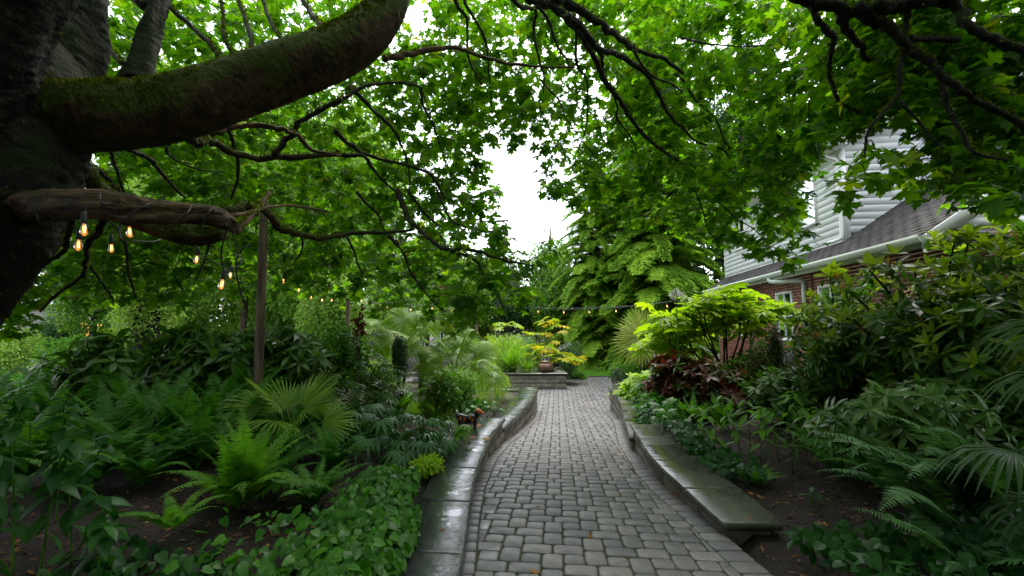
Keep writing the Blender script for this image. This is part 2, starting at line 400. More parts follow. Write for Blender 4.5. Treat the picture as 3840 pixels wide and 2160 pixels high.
def soilmat():
    m, t, o = newmat('mulch')
    n = noise(t, 38, 6); n2 = noise(t, 130, 4)
    c = ramp(t, n, [(.004, .003, .002), (.014, .009, .006), (.034, .020, .012)], [.3, .55, .8])
    c = mixc(t, ramp(t, n2, [(0, 0, 0), (.7, .7, .7)], [.6, .7]), c, (.06, .038, .022))
    principled(t, o, c, .8, .3, n, .9, .03); return m
M['soil'] = soilmat()
M['lawn'] = simple('lawn', (.060, .14, .018), .8, .2, nscale=9, var=.4)
def stone(name, lo, hi, r0, r1, bs=.4, bd=.006, speck=True, tile=False):
    m, t, o = newmat(name)
    n = noise(t, 55, 5); n1 = noise(t, 2.3, 3)
    v = rnd_value(t)
    base = ramp(t, v, [lo, tuple((a + b) / 2 for a, b in zip(lo, hi)), hi])
    c = mixc(t, .7, base, ramp(t, n, [(.45, .45, .45), (1.25, 1.25, 1.25)], [.3, .7]), 'MULTIPLY')
    c = mixc(t, ramp(t, n1, [(0, 0, 0), (.4, .4, .4)], [.45, .7]), c, tuple(x * .55 for x in lo))
    rr = t.nodes.new('ShaderNodeMapRange'); rr.inputs[1].default_value = .35; rr.inputs[2].default_value = .65; rr.inputs[3].default_value = r0; rr.inputs[4].default_value = r1
    t.links.new(noise(t, 5, 4), rr.inputs[0])
    principled(t, o, c, rr.outputs[0], .5, n, bs, bd); return m
M['paver'] = stone('paver', (.085, .085, .088), (.165, .156, .145), .32, .72, .5, .004)
M['joint'] = simple('joint_sand', (.050, .052, .030), .95, .1, nscale=30, var=.5, bstr=.5)
M['block'] = stone('split_face_block', (.13, .115, .09), (.22, .195, .15), .6, .9, .9, .02)
def slate():
    m, t, o = newmat('wet_bluestone')
    tc = t.nodes.new('ShaderNodeTexCoord')
    n = noise(t, 15, 9, rough=.72); n1 = noise(t, 4.0, 6, rough=.7); n2 = noise(t, 7.5, 6, rough=.7)
    c = ramp(t, n, [(.018, .020, .023), (.042, .045, .049), (.075, .077, .078)], [.3, .5, .75])
    c = mixc(t, ramp(t, n2, [(0, 0, 0), (.8, .8, .8)], [.66, .70]), c, (.040, .045, .016))
    rr = ramp(t, n1, [(.02, .02, .02), (.10, .10, .10), (.24, .24, .24)], [.42, .50, .62])
    b = N_(t, 'ShaderNodeMath', operation='MULTIPLY'); t.links.new(n, b.inputs[0]); t.links.new(rr, b.inputs[1])
    p = principled(t, o, c, rr, .9, b.outputs[0], 1.0, .035); return m
M['slate'] = slate()
def slate2():
    m, t, o = newmat('damp_bluestone')
    n = noise(t, 40, 7); n1 = noise(t, 2.2, 4)
    c = ramp(t, n, [(.030, .033, .022), (.060, .062, .044), (.10, .10, .075)], [.3, .5, .8])
    c = mixc(t, ramp(t, n1, [(0, 0, 0), (.5, .5, .5)], [.5, .6]), c, (.028, .036, .014))
    rr = ramp(t, n1, [(.16, .16, .16), (.42, .42, .42)], [.4, .6])
    principled(t, o, c, rr, .5, n, .35, .006); return m
M['slate_damp'] = slate2()
M['white_siding'] = simple('white_siding', (.80, .82, .82), .45, .4, nscale=3, var=.05)
M['white_trim'] = simple('white_trim', (.80, .81, .80), .4, .4, nscale=5, var=.06)
M['gutter'] = simple('green_grey_gutter', (.50, .56, .50), .35, .5, nscale=4, var=.12)
M['shingle'] = stone('asphalt_shingle', (.030, .027, .026), (.068, .060, .056), .75, .95, .6, .004)
M['shingle_grey'] = stone('grey_shingle', (.14, .15, .17), (.22, .23, .25), .8, .95, .5, .01)
M['brick'] = stone('red_brick', (.20, .065, .045), (.34, .13, .085), .7, .9, .6, .004)
M['mortar'] = simple('mortar', (.30, .27, .23), .95, .1, nscale=20, var=.2)
M['grey_siding'] = simple('grey_siding', (.22, .23, .19), .6, .3, nscale=2, var=.08)
M['dark_interior'] = simple('dark_interior', (.02, .02, .022), .6)  # near-black colour stands in for the shade of an unlit room
M['window_backing'] = simple('window_backing', (.42, .27, .08), .8, nscale=6, var=.3)  # yellow curtain colour for one window
M['blue_cloth'] = simple('blue_cloth', (.03, .10, .22), .7)
def glassmat():
    m, t, o = newmat('window_glass')
    g = N_(t, 'ShaderNodeBsdfGlossy'); g.inputs['Roughness'].default_value = .03; g.inputs['Color'].default_value = (.8, .85, .9, 1)
    tr = t.nodes.new('ShaderNodeBsdfTransparent'); tr.inputs[0].default_value = (.6, .65, .68, 1)
    f = t.nodes.new('ShaderNodeFresnel'); f.inputs[0].default_value = 1.33
    mx = t.nodes.new('ShaderNodeMixShader'); t.links.new(f.outputs[0], mx.inputs[0]); t.links.new(tr.outputs[0], mx.inputs[1]); t.links.new(g.outputs[0], mx.inputs[2])
    t.links.new(mx.outputs[0], o.inputs[0]); return m
M['glass'] = glassmat()
M['black_rubber'] = simple('black_rubber', (.012, .012, .012), .5)
M['black_metal'] = simple('black_metal', (.018, .018, .02), .35, .5, .6)
M['iron'] = simple('dark_iron', (.03, .035, .033), .4, .5, .5)
M['orange_paint'] = simple('orange_paint', (.62, .13, .015), .4, nscale=40, var=.4)
M['clay'] = None
def claymat():
    m, t, o = newmat('glazed_clay')
    tc = t.nodes.new('ShaderNodeTexCoord'); sx = t.nodes.new('ShaderNodeSeparateXYZ'); t.links.new(tc.outputs['Object'], sx.inputs[0])
    n = noise(t, 5, 5); n2 = noise(t, 38, 3)
    c = ramp(t, n, [(.08, .030, .016), (.17, .070, .038)], [.35, .65])
    lo = ramp(t, sx.outputs[2], [(1, 1, 1), (0, 0, 0)], [.12, .34])
    sp = ramp(t, n2, [(0, 0, 0), (1, 1, 1)], [.53, .57])
    f = mixc(t, 1, lo, sp, 'MULTIPLY'); c = mixc(t, f, c, (.38, .25, .15))
    principled(t, o, c, .3, .5, n2, .2, .004); return m
M['clay'] = claymat()
M['van_yellow'] = simple('pale_orange_paint', (.75, .38, .06), .4, nscale=2, var=.15)
M['van_white'] = simple('white_paint', (.75, .75, .72), .4)
def bulbmat():
    m, t, o = newmat('amber_bulb_glass')
    e = t.nodes.new('ShaderNodeEmission'); e.inputs[0].default_value = (1, .36, .06, 1); e.inputs[1].default_value = .42
    g = t.nodes.new('ShaderNodeBsdfGlossy'); g.inputs['Roughness'].default_value = .05
    tr = t.nodes.new('ShaderNodeBsdfTransparent'); tr.inputs[0].default_value = (1, .78, .45, 1)
    lw = t.nodes.new('ShaderNodeLayerWeight'); lw.inputs[0].default_value = .35
    m1 = t.nodes.new('ShaderNodeMixShader'); m1.inputs[0].default_value = .38; t.links.new(tr.outputs[0], m1.inputs[1]); t.links.new(e.outputs[0], m1.inputs[2])
    m2 = t.nodes.new('ShaderNodeMixShader'); t.links.new(lw.outputs['Fresnel'], m2.inputs[0]); t.links.new(m1.outputs[0], m2.inputs[1]); t.links.new(g.outputs[0], m2.inputs[2])
    t.links.new(m2.outputs[0], o.inputs[0]); return m
M['bulb'] = bulbmat()
def emis(name, col, s):
    m, t, o = newmat(name); e = t.nodes.new('ShaderNodeEmission'); e.inputs[0].default_value = (*col, 1); e.inputs[1].default_value = s
    t.links.new(e.outputs[0], o.inputs[0]); return m
M['filament'] = emis('glowing_filament', (1, .60, .22), 5)

# ------------------------------------------------------------------ the ground, one sheet
def ax(a, b, lo, hi, step):
    far = [-260, -160, -100, -70, -50, -38, -30, -24, -19, -15, -12, -10]
    L = [v for v in far if v < a] ; return L
xs = np.concatenate([[-260, -160, -100, -70, -50, -38, -30, -24, -19, -16, -13, -11], np.arange(-9, 9.01, .12), [11, 13, 16, 20, 26, 35, 50, 80, 140, 260]])
ys = np.concatenate([[-60, -30, -15, -8, -5, -3], np.arange(-2, 19.6, .12), [21, 23, 26, 30, 36, 45, 60, 90, 140, 220, 330]])
V = np.array([(x, y, gz(x, y)) for y in ys for x in xs]); nx = len(xs)
i = np.arange(len(ys) - 1)[:, None] * nx + np.arange(nx - 1)[None]
mb = MB(); mb.add(V, np.stack([i, i + 1, i + nx + 1, i + nx], -1).reshape(-1, 4))
g = link('ground', mb.mesh('ground', M['soil'], True)); g['kind'] = 'structure'

# lawn beyond the patio and to the left
mb = MB()
def sheet(mb, x0, x1, y0, y1, dz, n=24):
    X = np.linspace(x0, x1, n); Y = np.linspace(y0, y1, n)
    V = np.array([(x, y, gz(x, y) + dz) for y in Y for x in X]); i = np.arange(n - 1)[:, None] * n + np.arange(n - 1)[None]
    mb.add(V, np.stack([i, i + 1, i + n + 1, i + n], -1).reshape(-1, 4))
sheet(mb, -2, 6.5, 18.75, 21.5, .03); sheet(mb, -30, -8.6, 10.5, 24, .03, 30)
g = link('lawn', mb.mesh('lawn', M['lawn'], True)); g['kind'] = 'structure'
mb = MB(); n = 26000
x = np.concatenate([rng.uniform(-1, 6.2, 14000), rng.uniform(-24, -9, 12000)]); y = np.concatenate([rng.uniform(18.8, 21, 14000), rng.uniform(11, 19, 12000)])
p = np.stack([x, y, np.full(n, -.90)], 1)
D = np.stack([rng.normal(0, .35, n), rng.normal(0, .35, n), np.ones(n)], 1)
scatter(mb, np.array([(-.09, 0, 0), (.09, 0, 0), (0, 1, 0)], float), [np.array([(0, 1, 2)])], p, D, unit(n), rng.uniform(.04, .09, n), rng.random(n))
o = stuff(link('grass', mb.mesh('grass', M['lawn_blade'])))
o['label'] = 'short bright green grass at the far edge of the paving'; o['category'] = 'grass'

# ------------------------------------------------------------------ path and its pavers
mb = MB()
yy = list(np.arange(-2, BREAK, .3)) + [BREAK] + list(np.arange(BREAK + .3, PATIO_END, .3)) + [PATIO_END]
V = []; 
for y in yy:
    V += [(left_x(y) - .02, y, path_z(y) - .010), (right_x(y) + .02, y, path_z(y) - .010)]
mb.add(V, np.array([(2 * k, 2 * k + 1, 2 * k + 3, 2 * k + 2) for k in range(len(yy) - 1)]))
path = link('path', mb.mesh('path', M['joint'])); path['kind'] = 'structure'

Q = .1405; PA = math.atan(.105); PU = np.array([math.cos(PA), -math.sin(PA)]); PV = np.array([math.sin(PA), math.cos(PA)])
PO = np.array([.286, 3.14])
def paver_outline(w, h, r=.024, k=3):
    pts = []
    for cx, cy, a0 in ((w / 2 - r, h / 2 - r, 0), (-w / 2 + r, h / 2 - r, 90), (-w / 2 + r, -h / 2 + r, 180), (w / 2 - r, -h / 2 + r, 270)):
        for a in np.linspace(a0, a0 + 90, k):
            pts.append((cx + r * math.cos(math.radians(a)), cy + r * math.sin(math.radians(a))))
    return np.array(pts)
def paver_mesh_data(P, crown=.0045):
    """P: outline (n,2) -> rounded stone, top at z=0"""
    n = len(P); c = P.mean(0)
    def ins(d, z):
        v = P - c; L = np.linalg.norm(v, axis=1)[:, None]; q = c + v * (1 - d / L); return np.column_stack([q, np.full(n, z)])
    V = np.concatenate([ins(0, -.03), ins(0, -crown * 1.6), ins(.007, -crown * .35), ins(.014, 0)])
    j = np.arange(n); j2 = (j + 1) % n; F = [np.concatenate([np.stack([a * n + j, a * n + j2, (a + 1) * n + j2, (a + 1) * n + j], -1) for a in range(3)]), np.array([3 * n + j])]
    return V, F
def clip(P, a, b, c):        # keep a x + b y <= c
    out = []
    for i in range(len(P)):
        p, q = P[i], P[(i + 1) % len(P)]; fp = a * p[0] + b * p[1] - c; fq = a * q[0] + b * q[1] - c
        if fp <= 0: out.append(p)
        if fp * fq < 0: out.append(p + (q - p) * fp / (fp - fq))
    return np.array(out)
BW_L, BW_R = .118, .175      # border course widths
def in_circle(x, y):
    return (x - 2.12) ** 2 / .42 ** 2 + (y - 16.3) ** 2 / .5 ** 2 < 1 or (x - 4.75) ** 2 / .7 ** 2 + (y - 16.4) ** 2 / .6 ** 2 < 1
G = .0035
kinds = {'square': (Q - 2 * G, Q - 2 * G), 'long': (1.5 * Q - 2 * G, Q - 2 * G), 'tall': (Q - 2 * G, 1.5 * Q - 2 * G)}
KM = {}
for k, (w, h) in kinds.items():
    KM[k] = []
    for q in range(5):
        P = paver_outline(w, h, rng.uniform(.02, .03)); P = P + rng.normal(0, .0012, P.shape)
        V, F = paver_mesh_data(P); b_ = MB(); b_.add(V, F, q * .2); KM[k].append(b_.mesh('paver', M['paver'], False))
cells = []
for bi in range(-30, 45):
    for bj in range(-14, 40):
        ox, oy = bi * 4 * Q, bj * 4 * Q
        # column A: tall stones rows 0-2; column B: rows 2-4; long stones cross in rows 1 and 3
        L = [('tall', 0, .75), ('tall', 0, 2.25), ('tall', 2, 2.75), ('tall', 2, 4.25),
             ('square', 1, .5), ('square', 3, .5), ('square', 1, 2.5), ('square', 3, 2.5),
             ('long', 1.25, 1.5), ('long', 2.75, 1.5), ('long', -.75, 3.5), ('long', .75, 3.5)]
        for k, cx, cy in L:
            c = PO + PU * (ox + cx * Q) + PV * (oy + cy * Q); cells.append((k, c))
full, cut = [], []
def bounds(y):
    if y < LEND - .1: lx = left_x(y) + BW_L
    else: lx = -5.5 
    rx = right_x(y) - BW_R if y < REND - .1 else 6.0
    return lx, rx
def planter_block(x, y): return (15.0 < y < 17.2 and x < 1.93)
for k, c in cells:
    x, y = c
    if not (.9 < y < PATIO_END - .1) or planter_block(x, y) or in_circle(x, y): continue
    if y > 10 and abs(x) > 6: continue
    if y > REND and x > 5.9: continue
    w, h = kinds[k]; hw = (w / 2) + .02
    lx, rx = bounds(y)
    if x + hw < lx or x - hw > rx: continue
    if lx + hw <= x <= rx - hw: full.append((k, c))
    else: cut.append((k, c, lx, rx))
# what shows largest first
def seen(y, x):
    u = x / max(y, .1); return abs(u) < 1.25 and y > 2.45
full = [f for f in full if seen(f[1][1], f[1][0])]
full.sort(key=lambda f: f[1][1] ** 2 + .3 * f[1][0] ** 2)
far_mb = MB(); cnt = 0
pz = Matrix.Rotation(-PA, 4, 'Z'); tilt = Matrix.Rotation(-math.atan(SLOPE), 4, 'X')
def paver_M(c):
    m = Matrix.Translation((c[0], c[1], path_z(c[1]) + rng.normal(0, .0012)))
    if c[1] < BREAK: m = m @ tilt
    return m @ pz @ Matrix.Rotation(rng.normal(0, .008), 4, 'Z') @ Matrix.Rotation(rng.normal(0, .006), 4, 'X') @ Matrix.Rotation(rng.normal(0, .006), 4, 'Y')
def add_far(V, F, m, r):
    A = np.array(m); far_mb.add(V @ A[:3, :3].T + A[:3, 3], F, r)
far_data = {}
for k, (w, h) in kinds.items():
    far_data[k] = [paver_mesh_data(paver_outline(w, h, rng.uniform(.02, .03), 2)) for _ in range(3)]
for k, c in full:
    m = paver_M(c)
    if cnt < 262:
        o = link('paver', KM[k][int(rng.integers(5))], path); o.matrix_local = m; cnt += 1
    else:
        V, F = far_data[k][int(rng.integers(3))]; add_far(V, F, m, rng.random())
for k, c, lx, rx in cut:
    if not seen(c[1], c[0]): continue
    w, h = kinds[k]; P = paver_outline(w, h, .012, 2)
    P = np.array([c + PU * p[0] + PV * p[1] for p in P])
    for s, lim in ((-1, bounds), (1, bounds)):
        y0 = c[1]; b0, b1 = bounds(y0 - .05), bounds(y0 + .05)
        if s < 0 and abs(c[0] - b0[0]) < .3:
            sl_ = (b1[0] - b0[0]) / .1
            if len(P): P = clip(P, -1, sl_, -(b0[0] + .003 - sl_ * (y0 - .05)))
        if s > 0 and abs(c[0] - b0[1]) < .3:
            sl_ = (b1[1] - b0[1]) / .1
            if len(P): P = clip(P, 1, -sl_, b0[1] - .003 - sl_ * (y0 - .05))
    if len(P) < 3: continue
    if np.ptp(P[:, 0]) < .03 or np.ptp(P[:, 1]) < .03: continue
    cc = P.mean(0); V, F = paver_mesh_data(P - cc, .004)
    m = Matrix.Translation((cc[0], cc[1], path_z(cc[1]))) @ (tilt if cc[1] < BREAK else Matrix())
    add_far(V, F, m, rng.random())
# border courses, following the wall
for side in (0, 1):
    y = 1.2; end = LEND if side == 0 else REND
    while y < end - .2:
        h = rng.uniform(.14, .165)
        f0 = (left_x(y), left_x(y + h)) if side == 0 else (right_x(y), right_x(y + h))
        wd = BW_L if side == 0 else BW_R
        if side == 0: P = np.array([(f0[0] + wd - .004, y + .003), (f0[1] + wd - .004, y + h - .003), (f0[1] - .02, y + h - .003), (f0[0] - .02, y + .003)])
        else: P = np.array([(f0[0] + .02, y + .003), (f0[1] + .02, y + h - .003), (f0[1] - wd + .004, y + h - .003), (f0[0] - wd + .004, y + .003)])
        # soften corners
        Pn = []
        for i_ in range(4):
            a, b, c_ = P[i_ - 1], P[i_], P[(i_ + 1) % 4]
            Pn += [b + (a - b) * .09, b + (c_ - b) * .09]
        P = np.array(Pn); cc = P.mean(0); V, F = paver_mesh_data(P - cc, .005)
        m = Matrix.Translation((cc[0], cc[1], path_z(cc[1]) + rng.normal(0, .001))) @ tilt
        if y > 2.4 and y < 5.4:
            b_ = MB(); b_.add(V, F, rng.random()); o = link('paver', b_.mesh('paver', M['paver']), path); o.matrix_local = m
        else: add_far(V, F, m, rng.random())
        y += h
o = stuff(link('paver', far_mb.mesh('far_pavers', M['paver']), path))

# ------------------------------------------------------------------ low walls
def resample(poly, step):
    poly = np.array(poly); d = np.concatenate([[0], np.cumsum(np.linalg.norm(np.diff(poly, axis=0), axis=1))])
    n = max(2, int(round(d[-1] / step)) + 1); t = np.linspace(0, d[-1], n)
    return np.stack([np.interp(t, d, poly[:, 0]), np.interp(t, d, poly[:, 1])], 1)
def smoothcurve(poly, step=.02):
    return resample(spline([(p[0], p[1], 0) for p in poly], 8)[:, :2], step)
def cap_slabs(parent, inner, outer, z, joints, mat, th=.07, seed=0, endface=True):
    """inner: edge on the path side (chiselled), slabs split at the given Y values"""
    I = smoothcurve(inner, .03); O = smoothcurve(outer, .03)
    yb = [I[0, 1]] + [j for j in joints if I[0, 1] + .1 < j < I[-1, 1] - .1] + [I[-1, 1]]
    for a, b in zip(yb[:-1], yb[1:]):
        n = max(6, int((b - a) / .022)); ty = np.linspace(a + .0025, b - .0025, n)
        oy0 = np.interp(a, [I[0, 1], I[-1, 1]], [O[0, 1], O[-1, 1]]); oy1 = np.interp(b, [I[0, 1], I[-1, 1]], [O[0, 1], O[-1, 1]])
        oy = np.linspace(oy0 + .0025, oy1 - .0025, n)
        ix = np.interp(ty, I[:, 1], I[:, 0]); ox = np.interp(oy, O[:, 1], O[:, 0])
        tz = z + rng.normal(0, .0015)
        sgn = np.sign(ix.mean() - ox.mean())
        ph = rng.uniform(0, 6)
        scal = np.abs(np.sin(ty * 36 + ph)) * .012 + rng.normal(0, .003, n)
        jt = rng.normal(0, .0018, n)
        rows = [np.stack([ox, oy, np.full(n, tz - th)], 1), np.stack([ox, oy, np.full(n, tz)], 1),
                np.stack([ix + sgn * (jt - .004), ty, np.full(n, tz)], 1), np.stack([ix + sgn * (jt + .002), ty, np.full(n, tz - .006)], 1),
                np.stack([ix + sgn * (.010 + scal * .5), ty, np.full(n, tz - .026) - scal * .5], 1), np.stack([ix - sgn * .012 + sgn * scal * .6, ty, np.full(n, tz - th) + scal * .9], 1)]
        V = np.concatenate(rows); m = len(rows)
        ii = np.arange(m - 1)[:, None] * n + np.arange(n - 1)[None]
        F = [np.stack([ii, ii + 1, ii + n + 1, ii + n], -1).reshape(-1, 4), np.array([[r * n for r in range(m)], [r * n + n - 1 for r in range(m)][::-1]])]
        F[0] = np.concatenate([F[0], np.stack([(m - 1) * n + np.arange(n - 1), (m - 1) * n + np.arange(1, n), np.arange(1, n), np.arange(n - 1)], -1)])
        b_ = MB(); b_.add(V, F, rng.random()); link('cap_slab', b_.mesh('cap_slab', mat), parent)
def wall_blocks(parent, foot, ztop, zbot_fn, thick_sign, L=.43, Hc=.15, th=.28):
    """split-face blocks laid in courses under the cap, facing the path; thick_sign: +1 if the body lies at +x"""
    Fc = smoothcurve(foot, .02); d = np.concatenate([[0], np.cumsum(np.linalg.norm(np.diff(Fc, axis=0), axis=1))])
    at_ = lambda s: np.array([np.interp(s, d, Fc[:, 0]), np.interp(s, d, Fc[:, 1])])
    for c in range(6):
        zt = ztop - c * (Hc + .001); s = -(.21 if c % 2 else 0)
        while s < d[-1] - .03:
            s0, s1 = max(s, 0) + .002, min(s + L, d[-1]) - .002
            s += L
            if s1 - s0 < .05: continue
            a, b = at_(s0), at_(s1)
            if zt < zbot_fn((a[1] + b[1]) / 2) - .02: continue
            nu, nv = 7, 4; t = (b - a) / np.linalg.norm(b - a); nrm = np.array([-t[1], t[0]]) * (1 if thick_sign > 0 else -1)
            # front face away from the body
            body = nrm if (nrm[0] * thick_sign) > 0 else -nrm
            V = []
            for v in range(nv):
                for u in range(nu):
                    q = at_(s0 + (s1 - s0) * u / (nu - 1))
                    edge = (u in (0, nu - 1)) or (v in (0, nv - 1))
                    off = .004 if edge else -rng.uniform(0, .022)
                    V.append((*(q + body * off), zt - Hc * .995 * (1 - v / (nv - 1)) - .0))
            F = [(v * nu + u, v * nu + u + 1, (v + 1) * nu + u + 1, (v + 1) * nu + u) for v in range(nv - 1) for u in range(nu - 1)]
            k = len(V); A, B = at_(s0) + body * th, at_(s1) + body * th
            V += [(*A, zt - Hc), (*B, zt - Hc), (*A, zt), (*B, zt)]
            F += [tuple([(nv - 1) * nu + u for u in range(nu)] + [k + 3, k + 2]), (0, (1) * nu, 2 * nu, 3 * nu, k + 2, k), (nu - 1, 2 * nu - 1, 3 * nu - 1, 4 * nu - 1, k + 3, k + 1), (k, k + 1, k + 3, k + 2)]
            b_ = MB(); b_.add(V, F, rng.random()); link('block', b_.mesh('block', M['block']), parent)

lw = thing('garden_wall', 'low curved block wall with wet dark stone cap along the left of the path', 'wall')
JN = [HZ(1720, y, ZC1)[1] for y in (2076, 1880, 1755, 1671, 1609)]
cap_slabs(lw, LI1, LO1, ZC1, [1.0, 1.85] + JN, M['slate'])
cap_slabs(lw, LI2[0:], LO2[0:5], ZC2, [LI2[0][1] + .8 * k for k in range(1, 8)], M['slate'])
zp = lambda y: path_z(y) - .02
wall_blocks(lw, [(p[0] - .03, p[1]) for p in LI1 if p[1] > -0.5], ZC1 - .071, zp, -1)
wall_blocks(lw, [(p[0] - .03, p[1]) for p in LI2], ZC2 - .071, zp, -1)
# the return at the far end of the left wall
b_ = MB(); y0, y1 = LI2[-1][1] - .43, LI2[-1][1]
box(b_, (-1.2, y0 + .43 - .40, ZC2 - .07), (LO2[-1][0] - .004, y1, ZC2 - .001), .4); link('cap_slab', b_.mesh('cap_slab', M['slate']), lw)
for xk in (-1.15, -.72, -.29):
    for c in range(4):
        b_ = MB(); box(b_, (xk, y0 + .06, ZC2 - .072 - .15 * (c + 1) + .001), (xk + .425, y1 - .03, ZC2 - .072 - .15 * c), rng.random()); link('block', b_.mesh('block', M['block']), lw)

rw = thing('garden_wall', 'low curved block wall with damp green-grey stone cap along the right of the path', 'wall')
cap_slabs(rw, RI1, RO1, ZC1, [3.95, 4.75, 5.6], M['slate_damp'], .056)
cap_slabs(rw, RI2, RO2, ZC2, [7.2, 8.0, 8.8, 9.6, 10.4], M['slate_damp'])
wall_blocks(rw, [(p[0] + .04, p[1] + (.06 if i_ == 0 else 0)) for i_, p in enumerate(RI1)], ZC1 - .071, zp, 1)
wall_blocks(rw, [(p[0] + .03, p[1]) for p in RI2], ZC2 - .071, zp, 1)
b_ = MB(); e0 = RI1[0]; box(b_, (e0[0] + .05, e0[1] + .05, ZC1 - .24), (RO1[0][0] - .06, e0[1] + .28, ZC1 - .072), .3); link('block', b_.mesh('block', M['block']), rw)
b_ = MB()                           # chipped front end of the first slab
n = 22; X = np.linspace(e0[0] + .004, RO1[0][0] - .004, n); sc_ = np.abs(np.sin(X * 42)) * .016
V = np.concatenate([np.stack([X, np.full(n, e0[1] + .002), np.full(n, ZC1 - .0015)], 1), np.stack([X, np.full(n, e0[1] - .016), ZC1 - .022 - sc_ * .2], 1),
                    np.stack([X, np.full(n, e0[1] - .004), ZC1 - .054 + sc_], 1)])
ii = np.arange(2)[:, None] * n + np.arange(n - 1)[None]; b_.add(V, np.stack([ii, ii + 1, ii + n + 1, ii + n], -1).reshape(-1, 4)); link('chipped_end', b_.mesh('chipped_end', M['slate_damp']), rw)

# the raised planter across the patio
pl = thing('planter_wall', 'straight raised planter wall of three block courses behind the patio, under the clay jar', 'wall')
PY = 15.06; PZ = -.912; xr = 1.90
for c in range(3):
    x = xr
    k = 0
    while x > -3.2:
        w = .43 if not (k == 0 and c == 1) else .22; k += 1
        nu, nv = 6, 4; V = []
        for v in range(nv):
            for u in range(nu):
                e = u in (0, nu - 1) or v in (0, nv - 1)
                V.append((x - w + .003 + (w - .006) * u / (nu - 1), PY + (.0 if e else -rng.uniform(.005, .03)), PZ + c * .152 + .15 * v / (nv - 1)))
        F = [(v * nu + u, v * nu + u + 1, (v + 1) * nu + u + 1, (v + 1) * nu + u) for v in range(nv - 1) for u in range(nu - 1)]
        q = len(V); V += [(x - w + .003, PY + .3, PZ + c * .152), (x - .003, PY + .3, PZ + c * .152), (x - w + .003, PY + .3, PZ + c * .152 + .15), (x - .003, PY + .3, PZ + c * .152 + .15)]
        F += [tuple([(nv - 1) * nu + u for u in range(nu)] + [q + 3, q + 2]), (0, nu, 2 * nu, 3 * nu, q + 2, q), (nu - 1, 2 * nu - 1, 3 * nu - 1, 4 * nu - 1, q + 3, q + 1), (q, q + 1, q + 3, q + 2)]
        b_ = MB(); b_.add(V, F, rng.random()); link('block', b_.mesh('block', M['block']), pl); x -= w
for c in range(3):                  # the short side going back
    for k in range(5):
        b_ = MB(); box(b_, (xr - .28, PY + .302 + .43 * k, PZ + c * .152), (xr - .002 * k, PY + .302 + .43 * k + .427, PZ + c * .152 + .15), rng.random()); link('block', b_.mesh('block', M['block']), pl)
TZ = PZ + 3 * .152
for k in range(7):
    x1 = xr + .04 - k * .8; x0 = x1 - .797
    n = 34; X = np.linspace(x0, x1, n); s = np.abs(np.sin(X * 34)) * .018
    V = np.concatenate([np.stack([X, np.full(n, PY + .36), np.full(n, TZ + .0)], 1), np.stack([X, np.full(n, PY + .36), np.full(n, TZ + .075)], 1), np.stack([X, np.full(n, PY - .05), np.full(n, TZ + .075)], 1),
                        np.stack([X, np.full(n, PY - .062), TZ + .055 - s * .3], 1), np.stack([X, np.full(n, PY - .045), TZ + .012 + s], 1)])
    ii = np.arange(4)[:, None] * n + np.arange(n - 1)[None]
    b_ = MB(); b_.add(V, [np.stack([ii, ii + 1, ii + n + 1, ii + n], -1).reshape(-1, 4), np.array([[r * n for r in range(5)], [r * n + n - 1 for r in range(5)][::-1]])], rng.random())
    link('cap_slab', b_.mesh('cap_slab', M['slate_damp']), pl)
b_ = MB(); box(b_, (xr - .36, PY + .362, TZ + .002), (xr + .04, PY + 2.3, TZ + .075), .5); link('cap_slab', b_.mesh('cap_slab', M['slate_damp']), pl)
b_ = MB(); box(b_, (-3.2, PY + .3, PZ), (xr - .285, PY + 2.6, TZ - .02)); o = link('planter_soil', b_.mesh('planter_soil', M['soil']), pl)
# mulch rings cut into the patio
for nm, (cx, cy, ax_, ay_) in (('mulch_bed', (2.12, 16.3, .42, .5)), ('mulch_bed', (4.75, 16.4, .7, .6))):
    b_ = MB(); a = np.arange(24) * 2 * math.pi / 24
    V = [(cx, cy, path_z(cy) + .05)] + [(cx + ax_ * math.cos(q) * .6, cy + ay_ * math.sin(q) * .6, path_z(cy) + .035) for q in a] + [(cx + ax_ * math.cos(q), cy + ay_ * math.sin(q), path_z(cy) - .012) for q in a]
    F = [(0, 1 + i_, 1 + (i_ + 1) % 24) for i_ in range(24)] + [(1 + i_, 25 + i_, 25 + (i_ + 1) % 24, 1 + (i_ + 1) % 24) for i_ in range(24)]
    b_.add(V, F); o = link(nm, b_.mesh(nm, M['soil'])); o['kind'] = 'structure'
# ------------------------------------------------------------------ the white and brick house on the right
HA = math.atan(.1375); HU = np.array([math.cos(HA), -math.sin(HA)]); HV = np.array([math.sin(HA), math.cos(HA)])
# plan frame: a along HV (away), b along HU (to the right); origin where the eave line would cross Y=0
def hp(b, a, z): 
    p = HU * b * 1.0 + HV * a; return (p[0], p[1], z)
def hb(mb, b0, b1, a0, a1, z0, z1, r=0.0):
    V = [hp(b, a, z) for z in (z0, z1) for b, a in ((b0, a0), (b1, a0), (b1, a1), (b0, a1))]
    mb.add(V, np.array([(0, 3, 2, 1), (4, 5, 6, 7), (0, 1, 5, 4), (1, 2, 6, 5), (2, 3, 7, 6), (3, 0, 4, 7)]), r)
house = thing('house', 'two storey house of red brick below and white siding above, right of the garden', 'house')
def part(name, mb, mat, par=None): return link(name, mb.mesh(name, mat), par or house)
cB = HA and math.cos(HA)
BW = 5.86 * cB            # brick wall face (b)
GB = 5.42 * cB            # gutter line
UW = 6.2 * cB             # upper wall face
EZ = EYE + 1.36           # eave height
RS = .70                  # roof slope
A0, A1 = 4.0, 18.0        # brick wall extent
UA0 = 9.45 * cB + 7.54 * math.sin(HA) * 0 + .2; UA0 = 8.5
